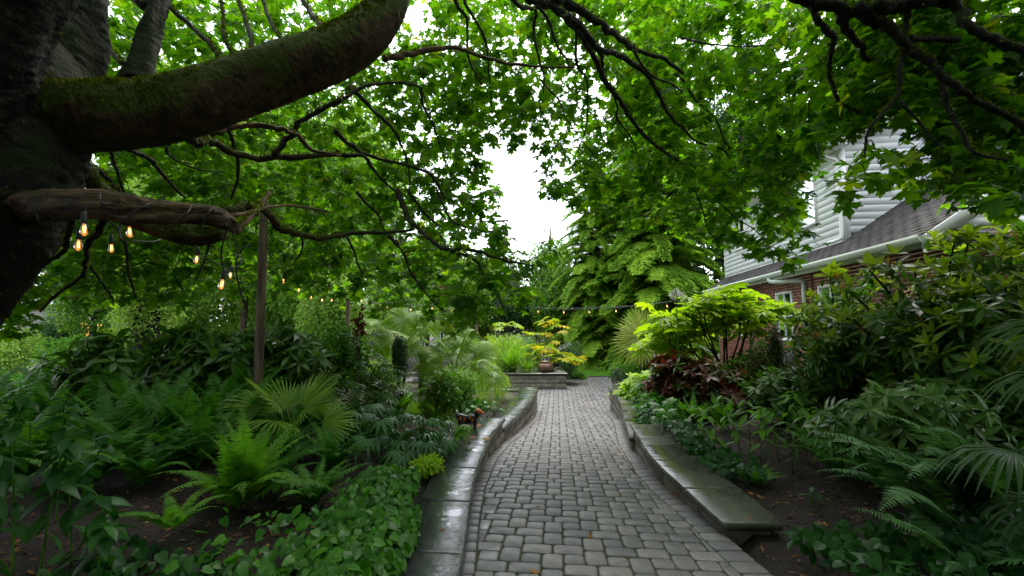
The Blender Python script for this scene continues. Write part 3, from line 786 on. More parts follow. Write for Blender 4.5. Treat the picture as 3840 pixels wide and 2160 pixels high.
# corner of the upper storey from the photograph: X 7.54, Y 9.45
cx_, cy_ = 7.50, 9.45
UA0 = cx_ * HV[0] + cy_ * HV[1]; UW = cx_ * HU[0] + cy_ * HU[1]
roof_z = lambda b: EZ + RS * (b - GB)
UBASE = roof_z(UW)
UT = EYE + 4.02
# brick wall core and bricks
mb = MB(); hb(mb, BW + .012, BW + .2, A0, A1, -1.2, EZ - .06); part('wall', mb, M['mortar'])
win = [(12.2, 12.97, EYE - .35, EYE + .85, 'window_backing'), (15.05, 15.85, EYE - .30, EYE + .14, 'blue_cloth'), (16.6, 17.4, EYE + .15, EYE + .72, 'dark_interior'), (10.05, 10.85, EYE - .7, EYE + .86, 'dark_interior')]
def inwin(a, z):
    for a0, a1, z0, z1, _ in win:
        if a0 - .06 < a < a1 + .06 and z0 - .05 < z < z1 + .05: return True
    return False
bm_ = MB(); box_b = MB()
BL, BH = .203, .076
rows = int((EZ + 1.0) / BH); bricks = []
for r in range(rows):
    z = -1.0 + r * BH
    if z + BH > EZ - .06: break
    a = A0 + (BL / 2 if r % 2 else 0)
    while a < A1 - BL:
        if not inwin(a + BL / 2, z + BH / 2): bricks.append((a, z))
        a += BL
vis = []
for a, z in bricks:
    p = hp(BW, a, z); d = np.array(p) - (0, 0, EYE); px = 1920 + 1600 * d[0] / (d[1] * CP + d[2] * SP); v = (d[2] * CP - d[1] * SP) / (d[1] * CP + d[2] * SP); py = 1080 - 1600 * v
    score = 0 if (2730 < px < 3080 and 1040 < py < 1260) else (1 if (3080 < px < 3400 and 930 < py < 1040) else (2 if 3600 < px < 3830 and 1480 < py < 1640 else 9))
    vis.append((score, a, a, z))
vis.sort(key=lambda q: (q[0], q[1]))
bmesh_ = []
for q in range(4):
    t_ = MB(); box(t_, (0, 0, 0), (.03, BL - .012, BH - .011), q * .25); bmesh_.append(t_.mesh('brick', M['brick']))
k = 0
for s, _, a, z in vis:
    if s < 9 and k < 290:
        p = hp(BW - .004, a, z); o = link('brick', bmesh_[int(rng.integers(4))], house, p, (0, 0, -HA)); k += 1
    else: hb(bm_, BW - .004, BW + .02, a, a + BL - .012, z, z + BH - .011, rng.random())
stuff(part('brick', bm_, M['brick']))
def window(a0, a1, z0, z1, wall_b, fill, frame=.07, muntins=(1, 1), par=house, name='window'):
    f = MB(); d0, d1 = wall_b - .035, wall_b + .05
    hb(f, d0, d1, a0 - frame, a0, z0 - frame, z1 + frame); hb(f, d0, d1, a1, a1 + frame, z0 - frame, z1 + frame)
    hb(f, d0 + .002, d1, a0, a1, z1, z1 + frame); hb(f, d0 - .02, d1, a0, a1, z0 - frame, z0)
    for i_ in range(1, muntins[0] + 1):
        c = a0 + (a1 - a0) * i_ / (muntins[0] + 1); hb(f, d0 + .01, d0 + .04, c - .02, c + .02, z0, z1)
    for i_ in range(1, muntins[1] + 1):
        c = z0 + (z1 - z0) * i_ / (muntins[1] + 1); hb(f, d0 + .013, d0 + .038, a0, a1, c - .018, c + .018)
    w = part(name, f, M['white_trim'], par)
    g = MB(); g.add([hp(d0 + .03, a, z) for a, z in ((a0, z0), (a1, z0), (a1, z1), (a0, z1))], np.array([(0, 1, 2, 3)])); link('pane', g.mesh('pane', M['glass']), w)
    g = MB(); g.add([hp(d0 + .12, a, z) for a, z in ((a0 + .01, z0 + .01), (a1 - .01, z0 + .01), (a1 - .01, z1 - .01), (a0 + .01, z1 - .01))], np.array([(0, 1, 2, 3)])); link('window_backing', g.mesh('window_backing', M[fill]), w)  # sheet behind the pane: curtain, cloth, elsewhere dark paint for an unlit room
    return w
for a0, a1, z0, z1, fl in win: window(a0, a1, z0, z1, BW, fl)
# soffit, fascia and lower gutter
mb = MB(); hb(mb, GB + .02, BW + .1, 7.2, A1, EZ - .07, EZ - .05); part('soffit', mb, M['gutter'])
mb = MB(); hb(mb, GB + .01, GB + .035, 7.2, A1, EZ - .17, EZ - .0); part('fascia', mb, M['gutter'])
def gutter(b, a0, a1, z, name, mat, par=house):
    prof = [(0, -.0), (0, -.11), (-.07, -.12), (-.10, -.085), (-.125, -.04), (-.125, -.0), (-.112, -.0), (-.112, -.035)]
    V = [hp(b + x, a, z + q) for a in (a0, a1) for x, q in prof]; n = len(prof)
    F = [(i_, i_ + 1, n + i_ + 1, n + i_) for i_ in range(n - 1)] + [tuple(range(n - 2)), tuple(n + q for q in range(n - 2))[::-1]]
    g = MB(); g.add(V, F); return link(name, g.mesh(name, mat, False), par)
gutter(GB + .008, 7.2, A1, EZ + .02, 'gutter', M['gutter'])
# lower roof: shingle tabs laid in courses
RA0, RA1 = 7.22, A1
BEND = GB + 5.2
mb = MB(); 
V = [hp(b, a, roof_z(b) - q) for q in (0.012, .05) for b, a in ((GB - .02, RA0), (BEND, RA0), (BEND, UA0), (GB - .02, UA0))]
mb.add(V, np.array([(0, 1, 2, 3), (7, 6, 5, 4), (0, 4, 5, 1), (3, 7, 4, 0)]))
V = [hp(b, a, roof_z(b) - q) for q in (0.012, .05) for b, a in ((GB - .02, UA0), (UW + .02, UA0), (UW + .02, RA1), (GB - .02, RA1))]
mb.add(V, np.array([(0, 1, 2, 3), (7, 6, 5, 4), (3, 7, 4, 0)])); part('roof', mb, M['shingle']); 
sh = MB(); EXP = .125
nr = int((BEND - GB) * math.hypot(1, RS) / EXP); db = EXP / math.hypot(1, RS)
for r in range(nr):
    b0 = GB - .03 + r * db; a = RA0 + (.15 if r % 2 else 0) - .02; aend = RA1 if b0 < UW else UA0
    while a < aend:
        w = .30
        a1 = min(a + w - .007, aend); j = rng.uniform(0, .012)
        b1 = b0 + db + .02
        if b1 > UW and a1 > UA0 and b0 < UW: b1 = UW
        th = .016 + (.008 if rng.random() < .4 else 0)
        V = [hp(b0 - j, a, roof_z(b0 - j) - .012), hp(b0 - j, a1, roof_z(b0 - j) - .012), hp(b0 - j, a, roof_z(b0 - j) + th), hp(b0 - j, a1, roof_z(b0 - j) + th), hp(b1, a, roof_z(b1) - .002), hp(b1, a1, roof_z(b1) - .002)]
        sh.add(V, [np.array([(0, 1, 3, 2), (2, 3, 5, 4)]), np.array([(0, 2, 4), (1, 5, 3)])], rng.random()); a += w
stuff(part('shingle', sh, M['shingle']))
# fascia board on the near rake, with the white gable and trim under it
mb = MB()
V = [hp(b, a, roof_z(b) + dz) for b in (GB - .05, BEND) for a, dz in ((RA0 - .05, .03), (RA0 - .05, -.20), (RA0 + .0, -.20), (RA0 + .0, .03))]
mb.add(V, np.array([(0, 1, 5, 4), (1, 2, 6, 5), (2, 3, 7, 6), (3, 0, 4, 7), (0, 3, 2, 1), (4, 5, 6, 7)])); part('rake_board', mb, M['white_trim'])
for k in range(14):             # gable boards under that rake
    z0 = EZ + .25 + k * .157; b0 = GB + (z0 + .157 - EZ) / RS + .15
    if b0 > BEND - .4: break
    g = MB(); V = [hp(b, RA0 + q, z) for b in (b0, BEND) for q, z in ((.02, z0), (-.005 + .03, z0 + .155), (.06, z0 + .155), (.06, z0))]
    V = [hp(b0, RA0 + .025, z0), hp(BEND, RA0 + .025, z0), hp(BEND, RA0 + .045, z0 + .155), hp(b0, RA0 + .045, z0 + .155), hp(b0, RA0 + .06, z0), hp(BEND, RA0 + .06, z0)]
    g.add(V, [np.array([(0, 1, 2, 3), (0, 4, 5, 1)])], rng.random()); link('siding_board', g.mesh('siding_board', M['white_siding']), house)
mb = MB(); hb(mb, GB + .5, BEND, RA0 - .03, RA0 + .03, EZ + .12, EZ + .25); part('trim_board', mb, M['white_trim'])
mb = MB(); V = [hp(GB + .35, RA0 - .01, EZ + .115), hp(BEND, RA0 - .01, EZ + .115), hp(BEND, RA0 - 1.3, EZ - .35), hp(GB + .35, RA0 - 1.3, EZ - .35)]
mb.add(V + [(v[0], v[1], v[2] - .05) for v in V], np.array([(0, 1, 2, 3), (7, 6, 5, 4), (2, 6, 7, 3), (3, 7, 4, 0)])); part('porch_roof', mb, M['shingle'])
mb = MB(); hb(mb, GB + .5, BEND, RA0 - .0, RA0 + .1, -1.2, EZ + .1); part('end_wall', mb, M['brick'])
# upper storey
mb = MB(); hb(mb, UW + .03, UW + .2, UA0 + .03, RA1, UBASE - .4, UT); part('upper_wall', mb, M['white_siding'])
SE = .157
GD = UW + 6.5              # gable runs on to the right
PITCH2 = .33
gable_z = lambda b: UT + .02 + (b - UW + .35) * PITCH2
k = 0
z = UBASE - .12
uwins = [(UA0 + 1.1, UA0 + 3.0, UBASE + .70, UT - .16), (UA0 + 5.5, UA0 + 6.4, UBASE + .9, UT - .16)]
while z < UT - .02:
    z1 = min(z + SE, UT)
    segs = [(UA0 + .09, RA1)]
    for a0, a1, w0, w1 in uwins:
        if z1 > w0 - .07 and z < w1 + .07:
            ns = []
            for s0, s1 in segs: ns += [(s0, min(s1, a0 - .07)), (max(s0, a1 + .07), s1)]
            segs = [s for s in ns if s[1] - s[0] > .05]
    for s0, s1 in segs:
        g = MB(); V = [hp(UW - .004, s0, z), hp(UW - .004, s1, z), hp(UW + .005, s1, z1), hp(UW + .005, s0, z1), hp(UW + .03, s0, z), hp(UW + .03, s1, z)]
        g.add(V, np.array([(0, 3, 2, 1), (0, 1, 5, 4)]), rng.random()); link('siding_board', g.mesh('siding_board', M['white_siding']), house)
    z += SE
z = UBASE - .14
while z < UT + 1.6:
    z1 = z + SE
    bl = UW + .09 if z1 < UT else UW + max(.09, (z1 - UT) / PITCH2 - .5)
    br = max(bl, min(GD, GB + (z - EZ) / RS + .12))
    if br - bl > .1:
        g = MB(); V = [hp(bl, UA0 - .004, z), hp(br, UA0 - .004, z), hp(min(GD, br + SE / RS), UA0 + .005, z1), hp(bl, UA0 + .005, z1), hp(bl, UA0 + .03, z), hp(br, UA0 + .03, z)]
        g.add(V, np.array([(0, 1, 2, 3), (0, 4, 5, 1)]), rng.random()); link('siding_board', g.mesh('siding_board', M['white_siding']), house)
    z += SE
mb = MB(); hb(mb, UW + .03, GD, UA0 + .03, UA0 + .2, UBASE - .3, UT); mb.add([hp(UW, UA0 + .03, UT), hp(GD, UA0 + .03, UT), hp(GD, UA0 + .03, gable_z(GD) - .1), hp(UW, UA0 + .03, gable_z(UW) - .1)], np.array([(0, 1, 2, 3)]))
part('gable_wall', mb, M['white_siding'])
mb = MB(); hb(mb, UW - .022, UW + .09, UA0 - .022, UA0 + .09, UBASE - .25, UT); part('corner_board', mb, M['white_trim'])
for a0, a1, z0, z1 in uwins: window(a0, a1, z0, z1, UW + .0, 'dark_interior', .07, (1, 1))
mb = MB(); hb(mb, UW - .38, UW + .05, UA0 - .3, RA1, UT + .0, UT + .02); part('soffit', mb, M['white_trim'])
mb = MB(); hb(mb, UW - .40, UW - .38, UA0 - .3, RA1, UT - .02, UT + .16); part('fascia', mb, M['white_trim'])
gutter(UW - .402, UA0 - .28, RA1, UT + .15, 'gutter', M['white_trim'])
# upper rake board and roof
mb = MB()
V = [hp(b, a, gable_z(b) + dz) for b in (UW - .40, GD) for a, dz in ((UA0 - .34, .17), (UA0 - .34, -.03), (UA0 - .31, -.03), (UA0 - .31, .17))]
mb.add(V, np.array([(0, 1, 5, 4), (1, 2, 6, 5), (2, 3, 7, 6), (3, 0, 4, 7), (0, 3, 2, 1), (4, 5, 6, 7)]))
V = [hp(b, a, gable_z(b) + dz) for b in (UW - .40, GD) for a, dz in ((UA0 - .365, .17), (UA0 - .365, .10), (UA0 - .341, .10), (UA0 - .341, .17))]
mb.add(V, np.array([(0, 1, 5, 4), (1, 2, 6, 5), (3, 0, 4, 7), (0, 3, 2, 1), (4, 5, 6, 7)])); part('rake_board', mb, M['white_trim'])
mb = MB(); V = [hp(b, a, gable_z(b) + dz) for dz in (.172, .2) for b, a in ((UW - .43, UA0 - .38), (GD, UA0 - .38), (GD, RA1), (UW - .43, RA1))]
mb.add(V, np.array([(3, 2, 1, 0), (4, 5, 6, 7), (0, 1, 5, 4), (3, 0, 4, 7)])); part('upper_roof', mb, M['shingle'])
mb = MB(); V = [hp(b, a, gable_z(b) - .03) for b, a in ((UW - .39, UA0 - .31), (GD, UA0 - .31), (GD, UA0 + .03), (UW - .39, UA0 + .03))]
mb.add(V, np.array([(0, 1, 2, 3)])); part('rake_soffit', mb, M['white_trim'])
# downspouts
def pipe(name, pts, r, mat, n=10, bands=()):
    g = MB(); tube(g, spline(pts, 5), r, n); o = link(name, g.mesh(name, mat, True), house)
    for z in bands:
        b = MB(); p = pts[-2]; box(b, (p[0] - r * 1.5, p[1] - r * 1.3, z), (p[0] + r * 1.5, p[1] + r * 1.3, z + .025)); link('bracket', b.mesh('bracket', M['white_trim']), o)
    return o
q = lambda b, a, z: hp(b, a, z)
pipe('downspout', [q(UW - .46, UA0 + .12, UT + .06), q(UW - .44, UA0 + .12, UT - .05), q(UW - .30, UA0 + .06, UT - .14), q(UW - .07, UA0 + .04, UT - .26), q(UW - .055, UA0 + .04, UT - .4), q(UW - .055, UA0 + .04, UT - 1.0), q(UW - .055, UA0 + .04, UBASE + .16), q(UW - .1, UA0 + .1, UBASE + .04), q(UW - .27, UA0 + .22, UBASE - .02)], .042, M['white_trim'], 8, (UT - 1.1,))
pa = 11.4
pipe('downspout', [q(GB - .05, pa + .9, EZ - .10), q(GB - .02, pa + .8, EZ - .2), q(GB + .2, pa + .2, EZ - .24), q(BW - .09, pa, EZ - .28), q(BW - .08, pa, EZ - .45), q(BW - .08, pa, .6), q(BW - .08, pa, -.6)], .058, M['gutter'], 12)
pipe('drain_pipe', [q(BW - .04, pa - .28, EZ - .1), q(BW - .04, pa - .28, -.6)], .022, M['brick'], 8)
b_ = MB(); p = W(2925, 1312, 10.5); box(b_, (-.22, -.2, -.9), (.22, .2, 0)); box(b_, (-.24, -.22, 0), (.24, .22, .05))
thing('meter_box', 'grey metal utility box half hidden by shrubs against the brick wall', 'utility box', tuple(p), (0, 0, -HA), me=b_.mesh('meter_box', simple('grey_box', (.16, .17, .19), .5)))

# ------------------------------------------------------------------ the far grey house
fh = thing('house', 'distant grey sided house with slate grey roof seen under the maple at far left', 'house', (0, 0, 0))
FY = 42.0
def fp(px, py, y=FY): return W(px, py, y)
x0, x1 = fp(40, 1150)[0], fp(330, 1150)[0]; zt, zb = fp(200, 1137)[2], -1.0
def part2(name, mb, mat, par=None): return link(name, mb.mesh(name, mat), par or fh)
mb = MB(); box(mb, (x0, FY, zb), (x1, FY + 7, zt)); box(mb, (x1 + .01, FY + 1.2, zb), (x1 + 4.2, FY + 7, zt - .1)); part2('wall', mb, M['grey_siding'])
for k in range(int((zt - zb) / .19)):
    g = MB(); z = zb + k * .19
    V = [(x0, FY - .05, z), (x1, FY - .05, z), (x1, FY - .015, z + .19), (x0, FY - .015, z + .19), (x0, FY, z), (x1, FY, z)]
    g.add(V, np.array([(0, 1, 2, 3), (0, 4, 5, 1)])); part2('siding_board', g, M['grey_siding'])
rz = fp(200, 1094, FY + 3.5)[2]
mb = MB(); V = [(x0 - .5, FY - .6, zt), (x1 + .5, FY - .6, zt), (x1 + .5, FY + 3.5, rz), (x0 - .5, FY + 3.5, rz), (x0 - .5, FY + 7.6, zt), (x1 + .5, FY + 7.6, zt)]
mb.add(V + [(a, b, c - .12) for a, b, c in V], np.array([(0, 1, 2, 3), (3, 2, 5, 4), (6, 9, 8, 7), (0, 6, 7, 1), (1, 7, 8, 2), (3, 9, 6, 0)]))
mb.add([(x1 + .5, FY + .8, zt - .05), (x1 + 4.5, FY + .8, zt - .05), (x1 + 4.5, FY + 3.6, rz - .6), (x1 + .5, FY + 3.6, rz - .6)], np.array([(0, 1, 2, 3)])); part2('roof', mb, M['shingle_grey'])
mb = MB(); box(mb, (x0 - .5, FY - .66, zt - .2), (x1 + .5, FY - .605, zt + .02)); part2('fascia', mb, M['white_trim'])
mb = MB(); box(mb, (x1 - .14, FY - .08, zb), (x1 + .02, FY - .052, zt - .2)); part2('corner_board', mb, M['white_trim'])
for (px0, px1, py0, py1) in ((229, 241, 1140, 1167), (112, 118, 1158, 1172)):
    a = fp(px0, py1); b = fp(px1, py0); f = MB()
    box(f, (a[0] - .07, FY - .10, a[2] - .07), (a[0], FY - .055, b[2] + .07)); box(f, (b[0], FY - .10, a[2] - .07), (b[0] + .07, FY - .055, b[2] + .07))
    box(f, (a[0], FY - .10, a[2] - .07), (b[0], FY - .056, a[2])); box(f, (a[0], FY - .10, b[2]), (b[0], FY - .056, b[2] + .07)); m_ = (a[2] + b[2]) / 2; box(f, (a[0], FY - .095, m_ - .03), (b[0], FY - .057, m_ + .03))
    w = part2('window', f, M['white_trim']); g = MB(); box(g, (a[0], FY - .062, a[2]), (b[0], FY - .058, b[2])); link('pane', g.mesh('pane', simple('dark_pane', (.04, .05, .06), .08, .8)), w)
for px, py in ((237, 1114), (190, 1108)):
    a = fp(px, py, FY + 1.5); mb = MB(); V = [(-.5, -.3, -.1), (.5, -.3, -.1), (.75, .3, .25), (-.25, .3, .25)]
    mb.add([(v[0] + a[0], v[1] + a[1], v[2] + a[2]) for v in V] + [(v[0] + a[0], v[1] + a[1], v[2] + a[2] - .12) for v in V], np.array([(0, 1, 2, 3), (0, 4, 5, 1), (1, 5, 6, 2), (3, 7, 4, 0)])); part2('skylight', mb, M['white_trim'])
for px, py in ((268, 1111), (277, 1100)):
    a = fp(px, py, FY + 2); mb = MB(); box(mb, (a[0] - .15, a[1] - .1, a[2] - .3), (a[0] + .15, a[1] + .1, a[2] + .08)); part2('roof_vent', mb, M['black_metal'])
# the vehicle by that house
VY = 34.0; a = fp(205, 1205, VY); b = fp(312, 1240, VY)
van = thing('van', 'pale orange and white van parked behind the hedge below the grey house', 'van', (0, 0, 0))
L = b[0] - a[0]; prof = []
mb = MB(); zt_, zb_ = a[2], -.75
P = [(0, zb_), (L, zb_), (L, zb_ + .9), (L * .93, zt_ - .28), (L * .86, zt_ - .06), (L * .6, zt_), (L * .1, zt_ - .02), (0, zt_ - .2)]
V = [(a[0] + x, y, z) for y in (VY, VY + 1.7) for x, z in P]; n = len(P)
mb.add(V, [np.array([(i_, (i_ + 1) % n, n + (i_ + 1) % n, n + i_) for i_ in range(n)]), np.array([list(range(n))[::-1], [n + i_ for i_ in range(n)]])]); link('body', mb.mesh('body', M['van_yellow']), van)
mb = MB(); box(mb, (a[0] + .02, VY - .02, zt_ - 1.5), (a[0] + L * .97, VY - .003, zt_ - .75)); link('lower_panel', mb.mesh('lower_panel', M['van_white']), van)
for k in range(2):
    mb = MB(); c = a[0] + L * (.30 + .42 * k); w = .34
    A_ = [(c - w, zt_ - .70), (c + w, zt_ - .70)] + [(c + w * math.cos(t), zt_ - .55 + .3 * math.sin(t)) for t in np.linspace(0, math.pi, 8)]
    V = [(x, VY - .03, z) for x, z in A_]; mb.add(V + [(x, VY + .0, z) for x, y, z in V], [np.array([list(range(len(V)))]), np.array([(i_, i_ + len(V), (i_ + 1) % len(V) + len(V), (i_ + 1) % len(V)) for i_ in range(len(V))])]); link('window', mb.mesh('window', simple('van_pane', (.05, .06, .07), .1, .8)), van)
for k in range(2):
    mb = MB(); V = []; c = (a[0] + L * (.2 + .6 * k), VY, zb_ + .05); tube(mb, [(c[0], VY - .05, c[2]), (c[0], VY + .2, c[2])], .32, 14); link('wheel', mb.mesh('wheel', M['black_rubber']), van)
# ------------------------------------------------------------------ the big maple
maple = thing('maple_tree', 'huge old maple with mossy limbs arching over the garden path', 'tree')
def wpts(pts):                 # (px, py, distance) -> place
    return [W(*p) for p in pts]
def limb(name, pts, rad, mat, n=16, k=10, wob=.02, parent=None, seed=0):
    n = int(n * 1.7); k = int(k * 2); P = spline(wpts(pts), k); R = np.interp(np.linspace(0, len(rad) - 1, len(P)), np.arange(len(rad)), rad)
    m = len(P); n_ = n
    mb = MB(); T = np.gradient(P, axis=0); T /= np.linalg.norm(T, axis=1)[:, None]
    Nn = np.cross(T[0], (0, 0, 1.0)); Nn /= np.linalg.norm(Nn); V = []
    ang = np.arange(n_) * 2 * math.pi / n_; ph = rng.uniform(0, 6, 6); s = np.concatenate([[0], np.cumsum(np.linalg.norm(np.diff(P, axis=0), axis=1))])
    for i in range(m):
        Nn = Nn - T[i] * Nn.dot(T[i]); Nn /= np.linalg.norm(Nn); B = np.cross(T[i], Nn)
        rd = np.abs(np.sin(ang * (n_ / 4) * .5 + 1.6 * np.sin(s[i] * 4 + ph[3]) + ph[4])) * .022 + np.sin(ang * 7 + s[i] * 11 + ph[5]) * np.sin(s[i] * 7 + ang * 3) * .018
        r = R[i] * (1 + rd + wob * 2.2 * np.sin(2 * ang + ph[0] + s[i] * 1.7) + wob * 2 * np.sin(3 * ang + ph[1] - s[i] * 2.9) + wob * 1.5 * np.sin(5 * ang + ph[2] + s[i] * 6) + wob * .8 * rng.standard_normal(n_))
        V.append(P[i] + (np.cos(ang) * r)[:, None] * Nn + (np.sin(ang) * r)[:, None] * B)
    V = np.concatenate(V); i = np.arange(m - 1)[:, None] * n_; j = np.arange(n_)[None]; j2 = (j + 1) % n_
    mb.add(V, [np.stack([i + j, i + j2, i + n_ + j2, i + n_ + j], -1).reshape(-1, 4), np.array([list(range(n_))[::-1], [(m - 1) * n_ + q for q in range(n_)]])])
    o = link(name, mb.mesh(name, mat, True), maple if parent is None else parent)
    return o, P, R
SK = []; SKR = []; MOSS = []       # skeleton for the twigs
def skel(P, R, sub=1):
    for i in range(0, len(P), sub): SK.append(P[i]); SKR.append(R[i])
o, P, R = limb('trunk', [(-1000, 2500, 3.3), (-760, 1800, 3.25), (-520, 1350, 3.2), (-310, 1060, 3.2), (-180, 930, 3.2), (-70, 800, 3.25), (30, 560, 3.35), (90, 400, 3.5), (150, 250, 3.8)], [.75, .58, .50, .46, .45, .47, .49, .46, .34], M['bark'], 28, 12, .022)
o, P, R = limb('limb', [(60, 560, 3.45), (140, 330, 3.8), (215, 120, 4.0), (262, -120, 4.2), (280, -600, 4.8)], [.42, .36, .33, .29, .2], M['bark'], 24, 12, .03)
o, P, R = limb('limb', [(-160, 560, 3.1), (-110, 330, 2.95), (10, 60, 2.85), (170, -180, 2.9), (380, -600, 3.2)], [.40, .35, .27, .23, .18], M['bark'], 24, 14, .03); MOSS.append((P, R, .7))
BIG = [(-60, 500, 3.35), (0, 425, 3.35), (250, 442, 3.4), (450, 432, 3.45), (600, 420, 3.55), (760, 382, 3.6), (920, 322, 3.7), (1080, 262, 3.8), (1220, 212, 3.9), (1345, 145, 4.0), (1430, 60, 4.1), (1475, -40, 4.2), (1500, -180, 4.4), (1560, -420, 4.8), (1700, -800, 5.3)]
o, P, R = limb('limb', BIG, [.34, .30, .285, .275, .27, .262, .25, .24, .235, .215, .19, .165, .15, .13, .1], M['bark_limb'], 28, 14, .018); MOSS.append((P, R, 1)); skel(P, R, 8)
# the sawn bare limb that carries the lights, and the mossy stub under it
o, P, R = limb('limb', [(20, 775, 3.3), (140, 772, 3.05), (235, 768, 2.86), (400, 770, 2.8), (560, 792, 2.85), (700, 800, 2.9), (800, 808, 2.92), (858, 838, 2.94)], [.12, .100, .092, .086, .078, .070, .068, .052], M['cut_wood'], 18, 10, .045)
b = MB()
for q in range(26):
    a = q * 2.4; e = P[-1]; T = (P[-1] - P[-6]); T /= np.linalg.norm(T); s_ = np.array([0, math.cos(a), math.sin(a)]) * .045 * math.sqrt((q + 1) / 26)
    tube(b, [e - T * .06 + s_, e + s_ + T * rng.uniform(.0, .035), e + s_ * 1.05 + T * rng.uniform(.03, .075)], [.012, .008, .001], 4)
link('splinter', b.mesh('splinter', M['cut_wood']), o)['kind'] = 'stuff'
b = MB(); tube(b, spline(wpts([(150, 760, 2.93), (172, 790, 2.90), (150, 830, 2.93)]), 5), [.02, .035, .045, .05, .05, .045, .04, .035, .03, .02, .01], 9, noise=.12); link('knot', b.mesh('knot', M['cut_wood'], True), o)
o, P, R = limb('branch', [(430, 800, 3.15), (560, 838, 3.15), (680, 870, 3.15), (760, 880, 3.2), (838, 872, 3.2)], [.05, .085, .1, .09, .055], M['bark_limb'], 16, 8, .04); MOSS.append((P, R, 1))
o, P, R = limb('branch', [(505, 320, 4.2), (540, 220, 4.3), (565, 130, 4.4), (590, 40, 4.5), (620, -60, 4.6)], [.15, .12, .105, .085, .07], M['bark'], 14, 8, .05)
skel(P, R, 6)
k2 = 2.0125
def br(crop, pts, z0, z1, r0, r1, sub=2, mat='bark_twig', n=7):
    org = {'a': (0, 0), 'b': (1280, 0), 'c': (2560, 0), 'd': (0, 720), 'e': (1280, 720), 'f': (2560, 720)}[crop]
    q = c2(pts, org, k2); m = len(q)
    pts3 = [(x, y, z0 + (z1 - z0) * i / (m - 1)) for i, (x, y) in enumerate(q)]
    k = 5; P = spline(wpts(pts3), k); R = np.linspace(r0, r1, len(P))
    P = P + rng.normal(0, 1, P.shape) * (R[:, None] * .25)
    mb = MB(); tube(mb, P, R * (1 + rng.normal(0, .10, len(R))), n); link('branch', mb.mesh('branch', M[mat], True), maple); skel(P, R, sub)
    if r0 > .018: MOSS.append((P, R, .4))
br('b', [(1400, -60), (1480, 0), (1640, 90), (1760, 200), (1830, 300), (1900, 430), (2000, 620), (2100, 760), (2200, 920), (2350, 1080), (2450, 1150), (2576, 1240)], 4.2, 6.6, .055, .018)
br('b', [(1560, -60), (1650, 0), (1850, 110), (1980, 200), (2100, 290), (2200, 370), (2400, 430), (2576, 560)], 4.0, 5.6, .055, .022)
br('b', [(1700, 120), (1800, 200), (1950, 370), (2100, 420), (2300, 560), (2400, 720), (2480, 880), (2600, 980)], 4.5, 6.4, .05, .016)
br('b', [(840, -80), (860, 20), (940, 120), (950, 200), (960, 420), (1000, 540), (1060, 640)], 4.8, 6.0, .024, .010)
br('b', [(920, -60), (940, 40), (1040, 200), (1100, 370), (1120, 640), (1140, 860)], 4.8, 6.4, .022, .008)
br('b', [(330, 440), (420, 425), (560, 400), (700, 370), (870, 360), (950, 390), (1150, 450), (1250, 480), (1500, 500), (1760, 510)], 4.1, 5.0, .034, .012, mat='bark_pale')
br('b', [(1240, -60), (1300, 0), (1370, 60), (1470, 70), (1450, 230), (1500, 480), (1530, 600), (1500, 850)], 4.6, 6.0, .034, .010)
br('b', [(1470, 40), (1560, 150), (1620, 330), (1700, 450), (1720, 500)], 4.8, 5.6, .022, .008)
br('b', [(-60, 790), (0, 760), (150, 660), (300, 630), (500, 630), (600, 680), (680, 880)], 4.6, 5.6, .026, .010)
br('b', [(60, 660), (110, 700), (250, 840), (380, 960), (450, 1090), (500, 1220), (520, 1400)], 4.9, 5.8, .030, .012)
br('b', [(-40, 1000), (0, 1030), (150, 1150), (300, 1200), (600, 1280), (700, 1350), (780, 1500)], 5.0, 6.0, .032, .014)
br('b', [(0, 1170), (170, 1180), (240, 1280), (330, 1380), (450, 1480)], 5.0, 5.6, .03, .012)
br('b', [(600, 660), (620, 800), (700, 960), (760, 1150), (830, 1300)], 5.2, 6.2, .016, .007)
br('b', [(1500, 600), (1640, 760), (1700, 900), (1880, 1140), (1930, 1150)], 5.6, 6.4, .014, .007)
br('b', [(1840, 300), (1960, 420), (1980, 560), (2080, 780), (2080, 900), (2200, 1060), (2260, 1300)], 4.9, 6.8, .022, .008)
br('b', [(1770, 200), (1780, 480), (1850, 600), (1860, 800), (1850, 950), (1800, 1100)], 4.9, 6.0, .018, .007)
br('b', [(2200, 380), (2330, 560), (2500, 640), (2576, 700)], 5.0, 6.0, .02, .01)
br('a', [(1400, 1030), (1500, 1060), (1600, 1070), (1800, 1170), (2100, 1200), (2576, 1150)], 3.9, 4.9, .052, .03, mat='bark_limb')
br('a', [(1600, 1000), (1700, 965), (1850, 945), (2050, 960), (2250, 1030), (2350, 1130), (2576, 1180)], 3.9, 4.6, .036, .018, mat='bark_pale')
br('a', [(2070, 1170), (2130, 1080), (2220, 1000), (2250, 930), (2400, 840), (2576, 750)], 4.6, 4.6, .034, .026)
br('a', [(1920, 450), (1880, 250), (1800, 0), (1780, -80)], 4.2, 5.0, .030, .020)
br('a', [(1650, 500), (1620, 380), (1500, 250), (1280, 50), (1200, -60)], 4.2, 4.8, .030, .026)
br('a', [(2150, 350), (2050, 180), (1980, 0), (1960, -60)], 4.4, 5.2, .024, .018)
br('a', [(1800, 460), (1700, 300), (1680, 100), (1670, -50)], 4.2, 4.8, .020, .016)
br('a', [(2470, 270), (2400, 170), (2330, 80), (2250, -60)], 4.4, 5.2, .036, .03)
br('a', [(920, 480), (800, 350), (720, 250)], 4.4, 4.8, .026, .016)
br('a', [(1200, -40), (1100, 40), (1020, 0), (1010, -50)], 4.6, 4.8, .05, .04)
br('a', [(820, 1130), (850, 1200), (880, 1280), (950, 1500)], 4.0, 5.0, .022, .014)
